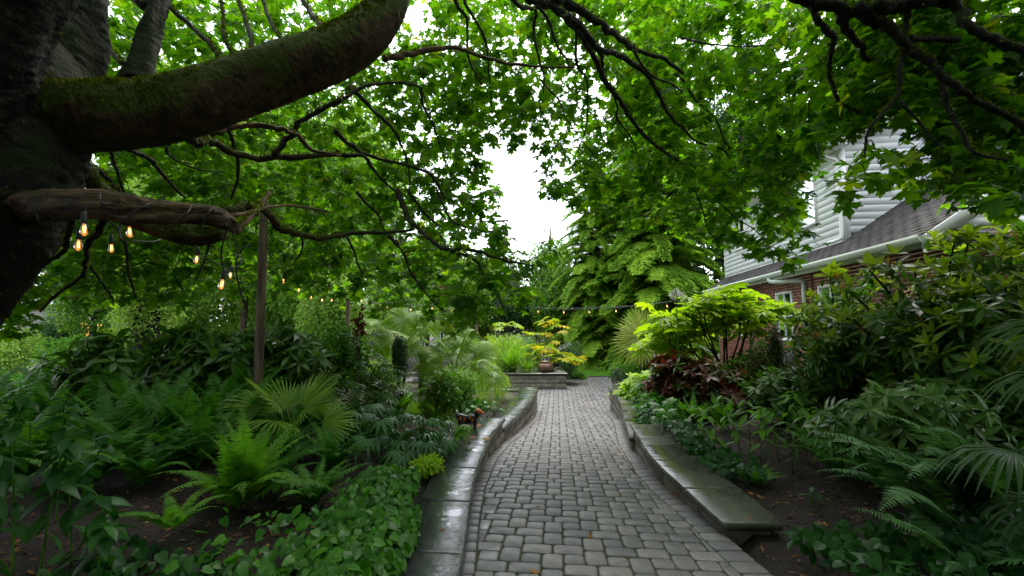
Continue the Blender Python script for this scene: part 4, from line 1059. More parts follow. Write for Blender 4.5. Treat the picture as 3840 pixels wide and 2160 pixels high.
br('a', [(560, 1200), (630, 1230), (750, 1290), (850, 1400), (900, 1449), (1000, 1620)], 4.0, 5.2, .034, .02)
br('a', [(940, 1120), (1100, 1180), (1200, 1280), (1300, 1400), (1400, 1500)], 4.1, 5.0, .028, .012)
br('a', [(1720, 980), (1760, 1080), (1800, 1250), (1780, 1400), (1740, 1500)], 4.2, 5.2, .022, .012)
br('a', [(560, 1270), (650, 1330), (800, 1449), (1000, 1540), (1500, 1700), (1720, 1620)], 3.9, 4.6, .075, .045, mat='bark_limb')
br('a', [(1250, 1110), (1300, 1190), (1500, 1280), (1700, 1300)], 4.1, 5.2, .016, .008)
br('d', [(790, 180), (730, 330), (660, 380), (650, 540), (590, 660), (420, 780), (300, 900)], 3.2, 3.9, .026, .010)
br('d', [(545, 180), (510, 350), (480, 450), (380, 520), (200, 620), (0, 750)], 3.2, 3.6, .022, .010)
br('d', [(1700, 150), (1850, 110), (2000, 150), (2100, 270), (2250, 310), (2400, 350), (2576, 330)], 4.6, 5.6, .055, .035, mat='bark_limb')
br('d', [(1740, 180), (1900, 150), (2000, 120), (2200, 100), (2500, 150)], 3.0, 4.6, .016, .010, mat='bark_pale')
br('d', [(1790, 300), (1900, 170), (1960, 100), (2040, 0)], 3.0, 3.9, .024, .016, mat='bark_pale')
br('d', [(930, 360), (960, 470), (970, 620), (1030, 800)], 4.2, 5.4, .018, .010)
br('d', [(670, 540), (740, 650), (830, 770), (860, 860)], 3.8, 4.6, .014, .006)
br('d', [(1580, 370), (1560, 470), (1500, 620), (1460, 700)], 4.4, 5.2, .014, .006)
br('d', [(2270, 330), (2280, 430), (2200, 550), (2080, 580)], 5.0, 6.0, .014, .006)
br('e', [(-40, 330), (0, 330), (200, 310), (420, 300), (550, 280)], 5.6, 6.2, .035, .02)
br('e', [(40, 340), (90, 430), (130, 560), (170, 620)], 5.6, 6.4, .018, .008)
br('e', [(420, -20), (480, 130), (500, 200), (560, 260), (650, 340), (780, 430), (950, 430), (1150, 490), (1280, 530), (1420, 545)], 5.6, 5.0, .040, .012)
br('e', [(780, 430), (900, 470), (1020, 520), (1080, 660), (1180, 780), (1230, 890)], 5.4, 4.9, .026, .008)
br('e', [(350, 330), (400, 380), (470, 460), (520, 600), (590, 700), (650, 780), (780, 900), (1000, 950)], 5.9, 6.0, .022, .008)
br('e', [(110, 0), (200, 100), (290, 190), (310, 270), (440, 400)], 5.8, 6.6, .024, .008)
br('e', [(500, -20), (650, 180), (800, 300)], 5.6, 5.8, .022, .010)
br('e', [(720, -20), (820, 200), (900, 250), (1100, 300)], 5.8, 5.6, .020, .008)
br('c', [(800, -60), (930, 0), (1050, 30), (1300, 70), (1500, 60), (1700, 30), (1900, 0), (2100, -60)], 3.3, 3.1, .050, .045, mat='bark')
br('c', [(1500, -40), (1500, 130), (1560, 230), (1700, 290), (1850, 300), (2080, 300)], 3.3, 3.4, .038, .022, mat='bark')
br('c', [(1180, 70), (1220, 200), (1330, 330), (1370, 430), (1450, 450), (1600, 460), (1810, 450)], 3.3, 3.8, .032, .014)
br('c', [(950, 10), (1050, 200), (1140, 290), (1110, 450), (1110, 580), (1180, 760), (1330, 850), (1400, 910)], 3.4, 3.9, .030, .009)
br('c', [(1230, 80), (1400, 140), (1550, 210), (1700, 330), (1850, 460), (1950, 560), (2150, 720), (2400, 850), (2620, 980)], 3.3, 3.0, .042, .018, mat='bark')
br('c', [(1700, 60), (1690, 200), (1680, 380), (1640, 480), (1630, 700), (1500, 860), (1400, 1000), (1370, 1190)], 3.2, 3.3, .026, .008)
br('c', [(1630, 760), (1750, 880), (1870, 1030), (1950, 1100)], 3.2, 3.2, .013, .007)
br('c', [(1930, 550), (1990, 760), (2080, 950), (2200, 1150), (2450, 1210)], 3.2, 3.1, .026, .010)
br('c', [(1880, -20), (2080, 60), (2150, 200), (2400, 320), (2620, 390)], 3.2, 2.9, .040, .026, mat='bark')
br('c', [(-60, 560), (0, 600), (100, 760), (250, 900), (350, 1110), (600, 1140)], 6.2, 6.6, .02, .008)
br('c', [(0, 290), (200, 330), (450, 350), (700, 340)], 5.4, 6.0, .016, .007)
br('c', [(0, 950), (100, 1070), (320, 1140), (360, 1300)], 6.4, 6.6, .018, .008)
br('f', [(100, 0), (150, 130), (200, 300), (330, 420)], 6.4, 6.6, .014, .006)
br('f', [(250, 60), (330, 130), (420, 210), (560, 300), (700, 480)], 6.2, 6.0, .014, .006)
# limbs overhead, out of the picture, that feed those branches
for pts, r in (([(1560, -420, 4.8), (1700, -600, 4.4), (1800, -300, 4.2), (1960, -30, 4.2)], (.11, .06)), ([(1700, -800, 5.3), (2200, -900, 4.2), (2700, -500, 3.6), (2960, -30, 3.3)], (.10, .05)),
               ([(2700, -500, 3.6), (3200, -500, 3.2), (3500, -200, 3.1), (3600, -10, 3.1)], (.07, .045))):
    P = spline(wpts(pts), 6); mb = MB(); tube(mb, P, np.linspace(r[0], r[1], len(P)), 8); link('branch', mb.mesh('branch', M['bark'], True), maple)

SKY = [(1745, 535), (1800, 590), (1855, 720), (1845, 830), (1930, 880), (2010, 905), (2110, 890), (2120, 800), (2060, 720), (2020, 650), (2060, 600), (1980, 545), (1900, 510), (1830, 520)]
SKYB = [(1500, 20), (1640, 20), (1600, 150), (1560, 150), (1520, 110)]
HOUSE1 = [(2950, 1020), (2960, 840), (3010, 650), (3080, 500), (3430, 400), (3560, 500), (3420, 640), (3570, 790), (3900, 850), (3900, 1050)]
GAPL = [(150, 1095), (300, 1085), (400, 1150), (420, 1250), (60, 1250), (90, 1160)]
GAPS = [(90, 990), (150, 890), (235, 850), (250, 900), (190, 1000)]
HOUSE2 = [(3200, 690), (3290, 690), (3400, 650), (3420, 720), (3560, 720), (3700, 760), (3900, 800), (3900, 1000), (3150, 1000)]
def inside(poly, x, y):
    c = False; n = len(poly); j = n - 1
    for i in range(n):
        xi, yi = poly[i]; xj, yj = poly[j]
        if (yi > y) != (yj > y) and x < (xj - xi) * (y - yi) / (yj - yi) + xi: c = not c
        j = i
    return c
DG = np.array([  # 16 columns x 6 rows of 240 px
 [.00, .55, .9, .95, .9, .7, .70, .95, .80, .9, 1, .95, .8, .6, .6, .6],
 [.05, .40, .8, .9, .9, .7, .95, 1., .75, .9, 1, 1, .85, .55, .55, .6],
 [.10, .80, 1, 1, .9, .9, 1., .90, .45, .9, 1, 1, .95, .20, .45, .65],
 [.60, 1, 1, 1, .9, .9, .95, .80, .3, .65, .85, 1, .8, .15, .0, .0],
 [1, 1, 1, .8, .65, .7, .65, .50, .45, .15, .10, .15, .25, .0, .0, .0],
 [.45, .0, .05, .0, .0, .1, .15, .12, .05, 0, 0, 0, 0, 0, 0, 0]])
def dens(x, y):
    gx = min(14.999, max(0, x / 240 - .5)); gy = min(4.999, max(0, y / 240 - .5)); i, j = int(gx), int(gy); fx, fy = gx - i, gy - j
    return (DG[j, i] * (1 - fx) + DG[j, i + 1] * fx) * (1 - fy) + (DG[j + 1, i] * (1 - fx) + DG[j + 1, i + 1] * fx) * fy
def depth(x, y):
    d = np.interp(x, [0, 400, 1000, 1500, 1900, 2200, 2700, 2950, 3200, 3840], [4.8, 5.8, 6.8, 6.6, 5.8, 6.2, 6.4, 5.4, 3.7, 3.2])
    if y < 250 and x < 2700: d = d * .5 + 3.0
    if 1700 < x < 2200 and 820 < y < 1200: d = 4.9
    return d
clusters = []
tries = 0
while len(clusters) < 4200 and tries < 120000:
    tries += 1
    x, y = rng.uniform(-60, 3900), rng.uniform(-80, 1250)
    if rng.random() > dens(x, y): continue
    if inside(SKY, x, y) or inside(SKYB, x, y): continue
    if inside(GAPL, x, y) or inside(GAPS, x, y): continue
    if (inside(HOUSE1, x, y) or inside(HOUSE2, x, y)): continue
    if x > 3020 and y > 730: continue
    if x > 2900 and y > 950: continue
    if 1880 < x < 2080 and 480 < y < 900 and y > 500 + (x - 1880) * .5 and x < 2020: continue
    # the crown's lower edge
    if y > np.interp(x, [0, 300, 420, 700, 1000, 1300, 1500, 1800, 2000, 2100, 2110, 2500, 2800, 2900], [1230, 1230, 1130, 1120, 1050, 1130, 1160, 1220, 1120, 840, 820, 830, 950, 960]): continue
    dd = depth(x, y)
    near_obj = x < 900 and 700 < y < 960
    z = dd * rng.uniform(.97, 1.45)
    if x > 2850: z = max(z, 3.42)
    if x < 1500 and y < 600: z = max(z, 4.7)      # keep behind the big limb
    clusters.append(W(x, y, z))
for q in ((3205, 610, 3.3), (3250, 655, 3.25), (3310, 650, 3.3), (3150, 700, 3.4), (3400, 540, 3.3), (3440, 610, 3.2), (3280, 560, 3.4), (3520, 640, 3.2), (3600, 690, 3.1), (3700, 700, 3.0), (3800, 710, 3.0), (3010, 870, 5.6), (2960, 960, 5.8)): clusters.append(W(*q))
# unseen crown carried on beyond the frame, thickened overhead and behind to darken the beds
extra = []
while len(extra) < 3000:
    p = np.array([rng.uniform(-7.5, 6.5), rng.uniform(-6, 7), rng.uniform(3.2, 7.4)])
    if rng.random() < .25: p[2] = rng.uniform(.5, 4); p[1] = rng.uniform(-5.5, -1.5)
    d = p - (0, 0, EYE); f_ = d[1] * CP + d[2] * SP; v = (d[2] * CP - d[1] * SP); u = d[0]
    if f_ > .2 and abs(u / f_) < 1.28 and v / f_ < .84: continue
    if f_ > .0 and np.linalg.norm(d) < 5.5 and abs(u) < 2 * f_ and v < 1.2 * f_: continue
    if f_ > -.6 and np.linalg.norm(d) < 4.2 and p[1] > -1 and abs(u) < 1.7 * (f_ + .8) and v < 1.15 * (f_ + .6): continue
    extra.append(p)
CL = np.array(clusters)
S = np.array(SK); SR = np.array(SKR)
dist = np.full(len(CL), 1e9); near = np.zeros(len(CL), int)
for a in range(0, len(CL), 200):
    D_ = np.linalg.norm(CL[a:a + 200, None] - S[None], axis=2); near[a:a + 200] = D_.argmin(1); dist[a:a + 200] = D_.min(1)
todo = np.ones(len(CL), bool); SL = list(S); tw = MB(); tipdir = np.zeros_like(CL); ok = np.zeros(len(CL), bool)
for _ in range(len(CL)):
    i = int(np.where(todo, dist, 1e9).argmin()); todo[i] = False
    if dist[i] > 1.9: break
    a, b = np.array(SL[near[i]]), CL[i]; L = np.linalg.norm(b - a); ok[i] = True
    side = rng.normal(0, 1, 3) * .10 * L
    Q_ = [a, a + (b - a) * .35 + side + (0, 0, .06 * L), a + (b - a) * .7 + side * .6 + (0, 0, .04 * L), b]
    Pp = spline(Q_, 2); tube(tw, Pp, np.linspace(min(.012, .004 + .006 * L), .0028, len(Pp)), 4, cap=False)
    tipdir[i] = b - Q_[2]
    base = len(SL); new = [Pp[len(Pp) // 2], b]; SL += new
    dn = np.linalg.norm(CL[:, None] - np.array(new)[None], axis=2); m_ = dn.min(1) < dist
    dist = np.where(m_, dn.min(1), dist); near = np.where(m_, base + dn.argmin(1), near)
stuff(link('twigs', tw.mesh('twigs', M['bark_twig']), maple))
CL = CL[ok]; tipdir = tipdir[ok]
pos, DD, NN, SS = [], [], [], []
def leaves_at(c, td, n, size):
    h = td * [1, 1, 0]; h = h / (np.linalg.norm(h) + 1e-6)
    for k in range(n):
        a = rng.uniform(0, 2 * math.pi); out = np.array([math.cos(a), math.sin(a), rng.normal(-.1, .25)])
        out = out * .8 + h * .5
        off = rng.uniform(.03, .17); p = c + out * off + np.array([0, 0, rng.normal(-.03, .06)])
        pos.append(p); d = out + np.array([0, 0, rng.uniform(-.9, .05)]); DD.append(d)
        NN.append(np.array([rng.normal(0, .38), rng.normal(0, .38), 1.0])); SS.append(size * rng.uniform(.45, 1.3))
for c, td in zip(CL, tipdir): leaves_at(c, td, int(rng.integers(7, 11)), .136 if c[1] > 4.4 else .132)
pos, DD, NN, SS = map(np.array, (pos, DD, NN, SS))
app = SS / np.linalg.norm(pos - (0, 0, EYE), axis=1); order = np.argsort(-app)
nb = 0
infr = []
for i in order:
    d = pos[i] - (0, 0, EYE); f_ = d[1] * CP + d[2] * SP
    if abs(d[0] / f_) < 1.15 and (d[2] * CP - d[1] * SP) / f_ < .66: infr.append(i)
    if len(infr) >= 280: break
LM = []
for tv, tf in MAPLE:
    b_ = MB(); b_.add(tv, tf); LM.append(b_.mesh('leaf', M['maple']))
for i in infr:
    d = DD[i] / np.linalg.norm(DD[i]); x = np.cross(d, NN[i]); x /= np.linalg.norm(x); z = np.cross(x, d)
    m = Matrix(((x[0], d[0], z[0], pos[i][0]), (x[1], d[1], z[1], pos[i][1]), (x[2], d[2], z[2], pos[i][2]), (0, 0, 0, 1))) @ Matrix.Scale(float(SS[i]), 4)
    o = link('leaf', LM[int(rng.integers(3))], maple); o.matrix_local = m
rest = np.ones(len(pos), bool); rest[infr] = False
lf = MB(); idx = np.where(rest)[0]; typ = rng.integers(0, 3, len(idx))
for q in range(3):
    k = idx[typ == q]; scatter(lf, *MAPLE[q], pos[k], DD[k], NN[k], SS[k], rng.random(len(k)))
print('maple leaves', len(pos), 'tris', lf.tris(), 'twigs', tw.tris())
stuff(link('leaves', lf.mesh('leaves', M['maple']), maple))
pos, DD, NN, SS = [], [], [], []
for c in extra: leaves_at(c + rng.normal(0, .2, 3), rng.normal(0, 1, 3), 8, .25)
pos, DD, NN, SS = map(np.array, (pos, DD, NN, SS)); lf = MB()
scatter(lf, *MAPLE_LOD, pos, DD, NN, SS, rng.random(len(pos))); stuff(link('unseen_shade_leaves', lf.mesh('unseen_shade_leaves', M['maple']), maple))
# winged seeds hanging in bunches
sd = MB(); k = rng.choice(len(CL), 420); tv, tf = TINY; n = 9
p = (CL[k][:, None] + rng.normal(0, .035, (420, n, 3)) - (0, 0, .06)).reshape(-1, 3); D_ = unit(len(p)) * .5 + (0, 0, -.9)
scatter(sd, tv, tf, p, D_, unit(len(p)), rng.uniform(.03, .05, len(p)), rng.random(len(p))); stuff(link('seed_bunches', sd.mesh('seed_bunches', M['samara']), maple))
# moss standing on the limbs
ms = MB()
for P, R, w in MOSS:
    L = np.linalg.norm(np.diff(P, axis=0), axis=1).sum(); n = int(L * R.mean() * 2 * 6500 * w); n = min(n, 16000)
    t = rng.uniform(0, len(P) - 1.001, n); i = t.astype(int); f = (t - i)[:, None]
    c = P[i] * (1 - f) + P[i + 1] * f; r = R[i]; T = P[i + 1] - P[i]; T /= np.linalg.norm(T, axis=1)[:, None]
    up = np.array([0, 0, 1.0]) - T * T[:, 2:3]; up /= np.linalg.norm(up, axis=1)[:, None] + 1e-6; sd_ = np.cross(T, up)
    a = rng.normal(0, .75, n)[:, None]; nrm = up * np.cos(a) + sd_ * np.sin(a)
    keep = (np.sin(c[:, 0] * 9 + c[:, 1] * 4) + np.sin(c[:, 0] * 23 + 3 * c[:, 2] * 9) * .6 + rng.normal(0, .5, n)) > -.75
    c, nrm, r = c[keep], nrm[keep], r[keep]
    scatter(ms, TINY[0] * [1.6, 1, 1], TINY[1], c + nrm * (r * .96)[:, None], nrm + unit(len(c)) * .6, unit(len(c)), rng.uniform(.012, .040, len(c)), rng.random(len(c)))
print('moss', ms.tris()); stuff(link('moss', ms.mesh('moss', M['moss_tuft']), maple))
# ------------------------------------------------------------------ plant builders
def mesh_of(name, mat, fn, smooth=False):
    b = MB(); fn(b); return b.mesh(name, mat, smooth)
def frame(p, d, n, s=1.0):
    d = np.array(d, float); d /= np.linalg.norm(d) + 1e-9; x = np.cross(d, n); x /= np.linalg.norm(x) + 1e-9; z = np.cross(x, d)
    return Matrix(((x[0], d[0], z[0], p[0]), (x[1], d[1], z[1], p[1]), (x[2], d[2], z[2], p[2]), (0, 0, 0, 1))) @ Matrix.Scale(float(s), 4)
def put(name, me, parent, m):
    o = link(name, me, parent); o.matrix_local = m; return o
# --- ferns
def frond_fn(L=1.0, a0=15, a1=105, wid=.13, pairs=38, twist=0.0, ragged=.08):
    def fn(b):
        n = 26; t = np.linspace(0, 1, n); ang = np.radians(a0 + (a1 - a0) * t ** 1.3)
        ds = L / (n - 1); y = np.concatenate([[0], np.cumsum(np.sin(ang[:-1]) * ds)]); z = np.concatenate([[0], np.cumsum(np.cos(ang[:-1]) * ds)])
        x = twist * t ** 2 * L
        R = np.stack([x, y, z], 1); tube(b, R[::3], np.linspace(.006, .0015, len(R[::3])) * L, 3, cap=False, rnd=.55)
        tt = np.linspace(.10, .995, pairs); P = np.stack([np.interp(tt, t, R[:, k]) for k in range(3)], 1)
        A = np.interp(tt, t, ang); T = np.stack([np.full(pairs, twist * .6), np.sin(A), np.cos(A)], 1); T /= np.linalg.norm(T, axis=1)[:, None]
        Nn = np.stack([np.zeros(pairs), -np.cos(A), np.sin(A)], 1)
        w = wid * L * np.clip(np.minimum(.45 + tt * 2.4, (1 - tt) * 1.75 + .03), 0, 1)
        tv = np.array([(-.07, 0, 0), (-.10, .35, .01), (0, 1.0, -.12), (.09, .35, .01), (.05, 0, 0)]) * [1.35, 1, 1]; tf = [np.array([(0, 4, 3), (0, 3, 1), (1, 3, 2)])]
        for s in (-1, 1):
            S = np.zeros((pairs, 3)); S[:, 0] = s
            D = S + T * .32 - Nn * .0 + np.array([0, 0, -.18]) + rng.normal(0, ragged, (pairs, 3))
            scatter(b, tv, tf, P, D, Nn + rng.normal(0, .12, (pairs, 3)), w * rng.uniform(.9, 1.1, pairs), rng.uniform(0, .25) + rng.random(pairs) * .12)
    return fn
FR = {}
for mk in ('fern', 'fern_bright', 'fern_blue'):
    FR[mk] = [mesh_of('frond', M[mk], frond_fn(1, a0, a1, w, 42, tw_)) for a0, a1, w, tw_ in ((8, 70, .13, .05), (18, 100, .13, -.08), (28, 120, .125, .1), (35, 105, .12, -.05), (12, 55, .14, 0))]
def fern(label, px, Y, size, nf=18, mk='fern', kinds=(0, 1, 2, 3), az=None, lean=0, group=None, name='sword_fern', dz=0.0, xyz=None, szz=(.75, 1.1)):
    loc = xyz or at(px, Y); f = thing(name, label, 'fern', (loc[0], loc[1], loc[2] + dz), (0, 0, rng.uniform(0, 6)) if az is None else (0, 0, 0), group=group)
    for i in range(nf):
        a = i * 2.39996 + rng.normal(0, .25) if az is None else math.radians(rng.uniform(*az))
        k = kinds[int(rng.integers(len(kinds)))]; s = size * rng.uniform(*szz)
        link('frond', FR[mk][k], f, (0, 0, 0), (rng.normal(lean, .10), rng.normal(0, .12), a), s)
    return f
# --- whorls of oval leaves
def whorl_fn(tpl, n=9, up=.25, spread=.35, rn=(0, 1), droop=0.0):
    def fn(b):
        a = np.arange(n) * 2.4 + rng.uniform(0, 6); e = np.linspace(up + spread, up - spread, n) + rng.normal(0, .1, n) - droop
        D = np.stack([np.cos(a) * np.cos(e), np.sin(a) * np.cos(e), np.sin(e)], 1)
        Nn = np.stack([-np.cos(a) * np.sin(e), -np.sin(a) * np.sin(e), np.cos(e)], 1) + rng.normal(0, .15, (n, 3))
        scatter(b, tpl[0], tpl[1], D * .04 + np.array([0, 0, .02]) * np.linspace(1, -1, n)[:, None], D, Nn, rng.uniform(.75, 1.1, n), rng.uniform(*rn, n))
    return fn
def whorls(mk, tpl, n, up, spread, cnt=4, droop=0.0):
    return [mesh_of('leaf_whorl', M[mk], whorl_fn(tpl, n, up, spread, (0, .3), droop)) for _ in range(cnt)]
WH = {'dark': whorls('rhodo', OVAL, 10, .05, .5), 'long': whorls('rhodo', LONG, 11, .0, .6), 'new': whorls('rhodo_new', OVAL, 8, .7, .45), 'red': whorls('rhodo_red', OVAL, 9, .15, .5),
      'hand': [mesh_of('leaf', M['hand'], (lambda b: b.add(HAND[0], HAND[1]))) for _ in range(1)], 'seal': whorls('seal', LONG, 6, .2, .5, 4), 'bright': whorls('bush_lime', LONG, 9, .2, .6, 3),
      'bushw': whorls('bush', LONG, 9, .25, .6, 3)}
def stems(parent, base, tips, r=.014, mat='bark_twig', name='stems', n=5):
    b = MB()
    for t in tips:
        t = np.array(t); m1 = np.array([t[0] * .25, t[1] * .25, t[2] * .45]) + rng.normal(0, .04, 3); m2 = t * [.7, .7, .8] + rng.normal(0, .03, 3)
        P = spline([np.array(base), m1, m2, t], 3); tube(b, P, np.linspace(r, r * .3, len(P)), n, cap=False)
    return link(name, b.mesh(name, M[mat], True), parent)
def whorl_bush(name, label, cat, loc, R, n, sets, size, top=None, inner=.35, group=None, lumps=5, spent=0, zmin=.12, flat=.5, fill=9):
    """sets: list of (whorl kind, share); top: whorl kind used on the upper shoots"""
    t = thing(name, label, cat, tuple(loc), (0, 0, 0), group=group); tips = []
    ls = [(rng.uniform(-.55, .55), rng.uniform(-.55, .55), rng.uniform(.35, .75), rng.uniform(.35, .6)) for _ in range(lumps)] + [(0, 0, .55, .6)]
    sp = MB(); wsum = sum(w for _, w in sets)
    for i in range(n):
        l = ls[int(rng.integers(len(ls)))]; d = unit(1)[0]; d[2] = abs(d[2]) * rng.choice([1, 1, 1, -.5]); k = l[3] * (1 if rng.random() > inner else rng.uniform(.4, .9))
        p = np.array([l[0] + d[0] * k, l[1] + d[1] * k, l[2] + d[2] * k * .75]) * R; p[2] = max(p[2], zmin * R[2])
        nz = p / R - np.array([0, 0, .3]); nz = nz / np.linalg.norm(nz) + (0, 0, flat)
        u = rng.random() * wsum; kind = sets[-1][0]
        for kk, w in sets:
            if u < w: kind = kk; break
            u -= w
        if top and d[2] > .12 and k >= l[3] * .95 and p[2] > R[2] * .5 and rng.random() < .85: kind = top
        s = size * rng.uniform(.75, 1.15) * (.8 if kind == 'new' else 1)
        a = unit(1)[0]; m = frame(p, np.cross(nz, a), nz, s); put('leaf_whorl', WH[kind][int(rng.integers(len(WH[kind])))], t, m); tips.append(p)
        if spent and rng.random() < spent and d[2] > -.2 and kind != 'new':
            q = p + nz / np.linalg.norm(nz) * size * .35 + rng.normal(0, size * .15, (24, 3)); scatter(sp, TINY[0], TINY[1], q, unit(24) + (0, 0, -.4), unit(24), rng.uniform(.025, .055, 24), rng.random(24))
    stems(t, (0, 0, -.05), tips[::max(1, len(tips) // 45)], .012 + .006 * R[2])
    m_ = int(n * fill); T_ = np.array(tips)[rng.integers(0, len(tips), m_)] * rng.uniform(.6, .97, (m_, 1)) + rng.normal(0, size * .3, (m_, 3)); T_[:, 2] = np.maximum(T_[:, 2], .05); bb = MB()
    scatter(bb, OVAL[0], OVAL[1], T_, T_ / R + rng.normal(0, .5, (m_, 3)), unit(m_) + (0, 0, 1.2), size * .75 * rng.uniform(.7, 1.1, m_), rng.random(m_)); stuff(link('inner_leaves', bb.mesh('inner_leaves', M['rhodo_red' if sets[0][0] == 'red' else ('bush' if sets[0][0] == 'bushw' else 'rhodo')]), t))
    if sp.n: stuff(link('spent_flowers', sp.mesh('spent_flowers', M['spent']), t))
    return t
# --- small leaved masses
def foliage_fn(R, n, tpl, size, lumps=8, shell=.5, seed=None, zlo=-.2, lump_r=(.3, .5), up=.3):
    R = np.array(R, float)
    def fn(b):
        c = unit(lumps) * rng.uniform(.25, .62, (lumps, 1)); c[:, 2] = c[:, 2] * .8; r = rng.uniform(*lump_r, lumps)
        k = rng.integers(0, lumps, n); d = unit(n); rr = r[k] * np.where(rng.random(n) < shell, rng.uniform(.85, 1.08, n), rng.uniform(.3, 1, n))
        p = c[k] + d * rr[:, None]; keep = p[:, 2] > zlo - .9; p, d, k = p[keep], d[keep], k[keep]; m = len(p)
        D = d * .6 + rng.normal(0, .6, (m, 3)) + (0, 0, -.25); Nn = d + rng.normal(0, .5, (m, 3)) + (0, 0, up)
        scatter(b, tpl[0], tpl[1], p * R, D, Nn, size * rng.uniform(.65, 1.25, m), (k * .37 % 1) * .45 + rng.random(m) * .4)
    return fn
def shrub(name, label, cat, loc, R, n, tpl, size, mk, lumps=8, group=None, stem=True, shell=.6, lift=None):
    t = thing(name, label, cat, tuple(loc), (0, 0, 0), group=group)
    me = mesh_of('foliage', M[mk], foliage_fn(R, n, tpl, size, lumps, shell)); o = link('foliage', me, t, (0, 0, R[2] * .85 if lift is None else lift))
    if stem: stems(t, (0, 0, -.1), [(rng.normal(0, .4) * R[0], rng.normal(0, .4) * R[1], R[2] * rng.uniform(.6, 1.4)) for _ in range(7)], .014 + .01 * R[2])
    return t
# --- grasses
def blades_fn(n, L, w, spread=.6, arch=1.0, base=.06, seg=4, rn=(0, 1)):
    def fn(b):
        a = rng.uniform(0, 2 * math.pi, n); l = L * rng.uniform(.55, 1.1, n); e0 = rng.uniform(.02, spread, n); ww = w * rng.uniform(.6, 1.2, n)
        rb = base * np.sqrt(rng.random(n)); hx, hy = np.cos(a), np.sin(a); P = np.stack([rb * hx, rb * hy, np.zeros(n)], 1); e = e0.copy()
        rows = []; side = np.stack([-hy, hx, np.zeros(n)], 1)
        for s in range(seg + 1):
            q = ww * (1 - (s / seg) ** 1.6) + .0006; rows += [P - side * q[:, None] / 2, P + side * q[:, None] / 2]
            step = l / seg; P = P + np.stack([np.sin(e) * hx, np.sin(e) * hy, np.cos(e)], 1) * step[:, None]; e = e + arch * (.25 + e0) * rng.uniform(.4, .9, n)
        V = np.stack(rows, 1); k = 2 * (seg + 1); F = [[2 * s, 2 * s + 1, 2 * s + 3, 2 * s + 2] for s in range(seg)]
        F = (np.array(F)[None] + (np.arange(n) * k)[:, None, None]).reshape(-1, 4); b.add(V.reshape(-1, 3), [F], np.repeat(rng.uniform(*rn, n), k))
    return fn
GR = {}
def grass(name, label, loc, n, L, w, mk, spread=.6, arch=1.0, base=.08, group=None, cat='grass clump', rot=None):
    key = (n, L, w, mk, spread, arch)
    if key not in GR: GR[key] = mesh_of('blades', M[mk], blades_fn(n, L, w, spread, arch, base))
    t = thing(name, label, cat, tuple(loc), (0, 0, rng.uniform(0, 6)), group=group); link('blades', GR[key], t); return t
# --- fan palms
def fan_fn(n=38, span=290, L=.5, w=.03, droop=.5, fold=.5):
    def fn(b):
        for i in range(n):
            a = math.radians(-span / 2 + span * i / (n - 1)); l = L * (1 - .28 * abs(i - (n - 1) / 2) / ((n - 1) / 2)) * rng.uniform(.93, 1.05); c, s = math.sin(a), math.cos(a)
            x = np.array([s, -c, 0]) * 0 + np.array([math.cos(a), -math.sin(a), 0]); d = np.array([c, s, 0]); rows = []
            tw_ = rng.normal(0, .06)
            for q, ww in ((0.02, .15), (.3, .9), (.55, 1.0), (.8, .7), (1.0, .04)):
                z = -droop * l * max(0, q - .35) ** 2 * 1.6 + .03 * (1 - q) + tw_ * q * l * .3
                ct = d * l * q * (1 - .12 * droop * q * q) + np.array([0, 0, z - (.10 * abs(math.sin(a)) * fold) * l * q]); g = w * ww * min(1, .25 + q * 2.0)
                rows += [ct - x * g / 2 + (0, 0, g * .18), ct + (0, 0, -g * .12), ct + x * g / 2 + (0, 0, g * .18)]
            F = []
            for k in range(4):
                u = 3 * k; F += [(u, u + 1, u + 4, u + 3), (u + 1, u + 2, u + 5, u + 4)]
            b.add(np.array(rows), np.array(F), rng.uniform(0, .8))
    return fn
FANS = {mk: [mesh_of('fan_blade', M[mk], fan_fn(36, 300, 1.0, .060, dr, .5)) for dr in (.12, .4, .8)] for mk in ('palm', 'palm_dark', 'palm_pale')}
FANS['pale_half'] = [mesh_of('fan_blade', M['palm_pale'], fan_fn(24, 215, 1.0, .060, dr, .5)) for dr in (.3, .5, .8)]
FANS_UP = [mesh_of('fan_blade', M['palm'], fan_fn(22, 165, 1.0, .055, dr, .3)) for dr in (.05, .15, .3)]
def palm(label, loc, nl, size, mk='palm', trunk=.3, az=(0, 360), el=(-10, 75), pet=.8, group=None, name='fan_palm', r=.07, fans=None, bl=(.36, .48)):
    t = thing(name, label, 'palm', tuple(loc), group=group); b = MB(); tube(b, [(0, 0, -.1), (0, 0, trunk)], [r, r * .8], 10, noise=.08); link('trunk', b.mesh('trunk', M['bark_plain']), t)
    for i in range(nl):
        a = math.radians(rng.uniform(*az)) if az != (0, 360) else i * 2.39996; e = math.radians(el[0] + (el[1] - el[0]) * ((i + .5) / nl)) if az == (0, 360) else math.radians(rng.uniform(*el))
        h = np.array([math.cos(a), math.sin(a), 0]); d0 = h * math.cos(e) + np.array([0, 0, math.sin(e)]); top = np.array([0, 0, trunk]); pl_ = pet * size * rng.uniform(.75, 1.15)
        d1 = h * math.cos(e - .35) + np.array([0, 0, math.sin(e - .35)]); p1 = top + d0 * pl_ * .5; p2 = p1 + d1 * pl_ * .5
        b = MB(); tube(b, [top, p1, p2], [.008 * size + .003, .007 * size, .005 * size], 4, rnd=.1, cap=False); lf_ = link('leaf', b.mesh('petiole', M[mk]), t)
        dd = d1 + np.array([0, 0, -.25]); nrm = np.array([-h[0] * dd[2], -h[1] * dd[2], abs(dd[0] * h[0] + dd[1] * h[1])]) + rng.normal(0, .2, 3) + np.array([0, -.75, 0])
        put('fan_blade', (fans or FANS[mk])[int(rng.integers(3))], lf_, frame(p2, dd, nrm, size * rng.uniform(*bl)))
    return t
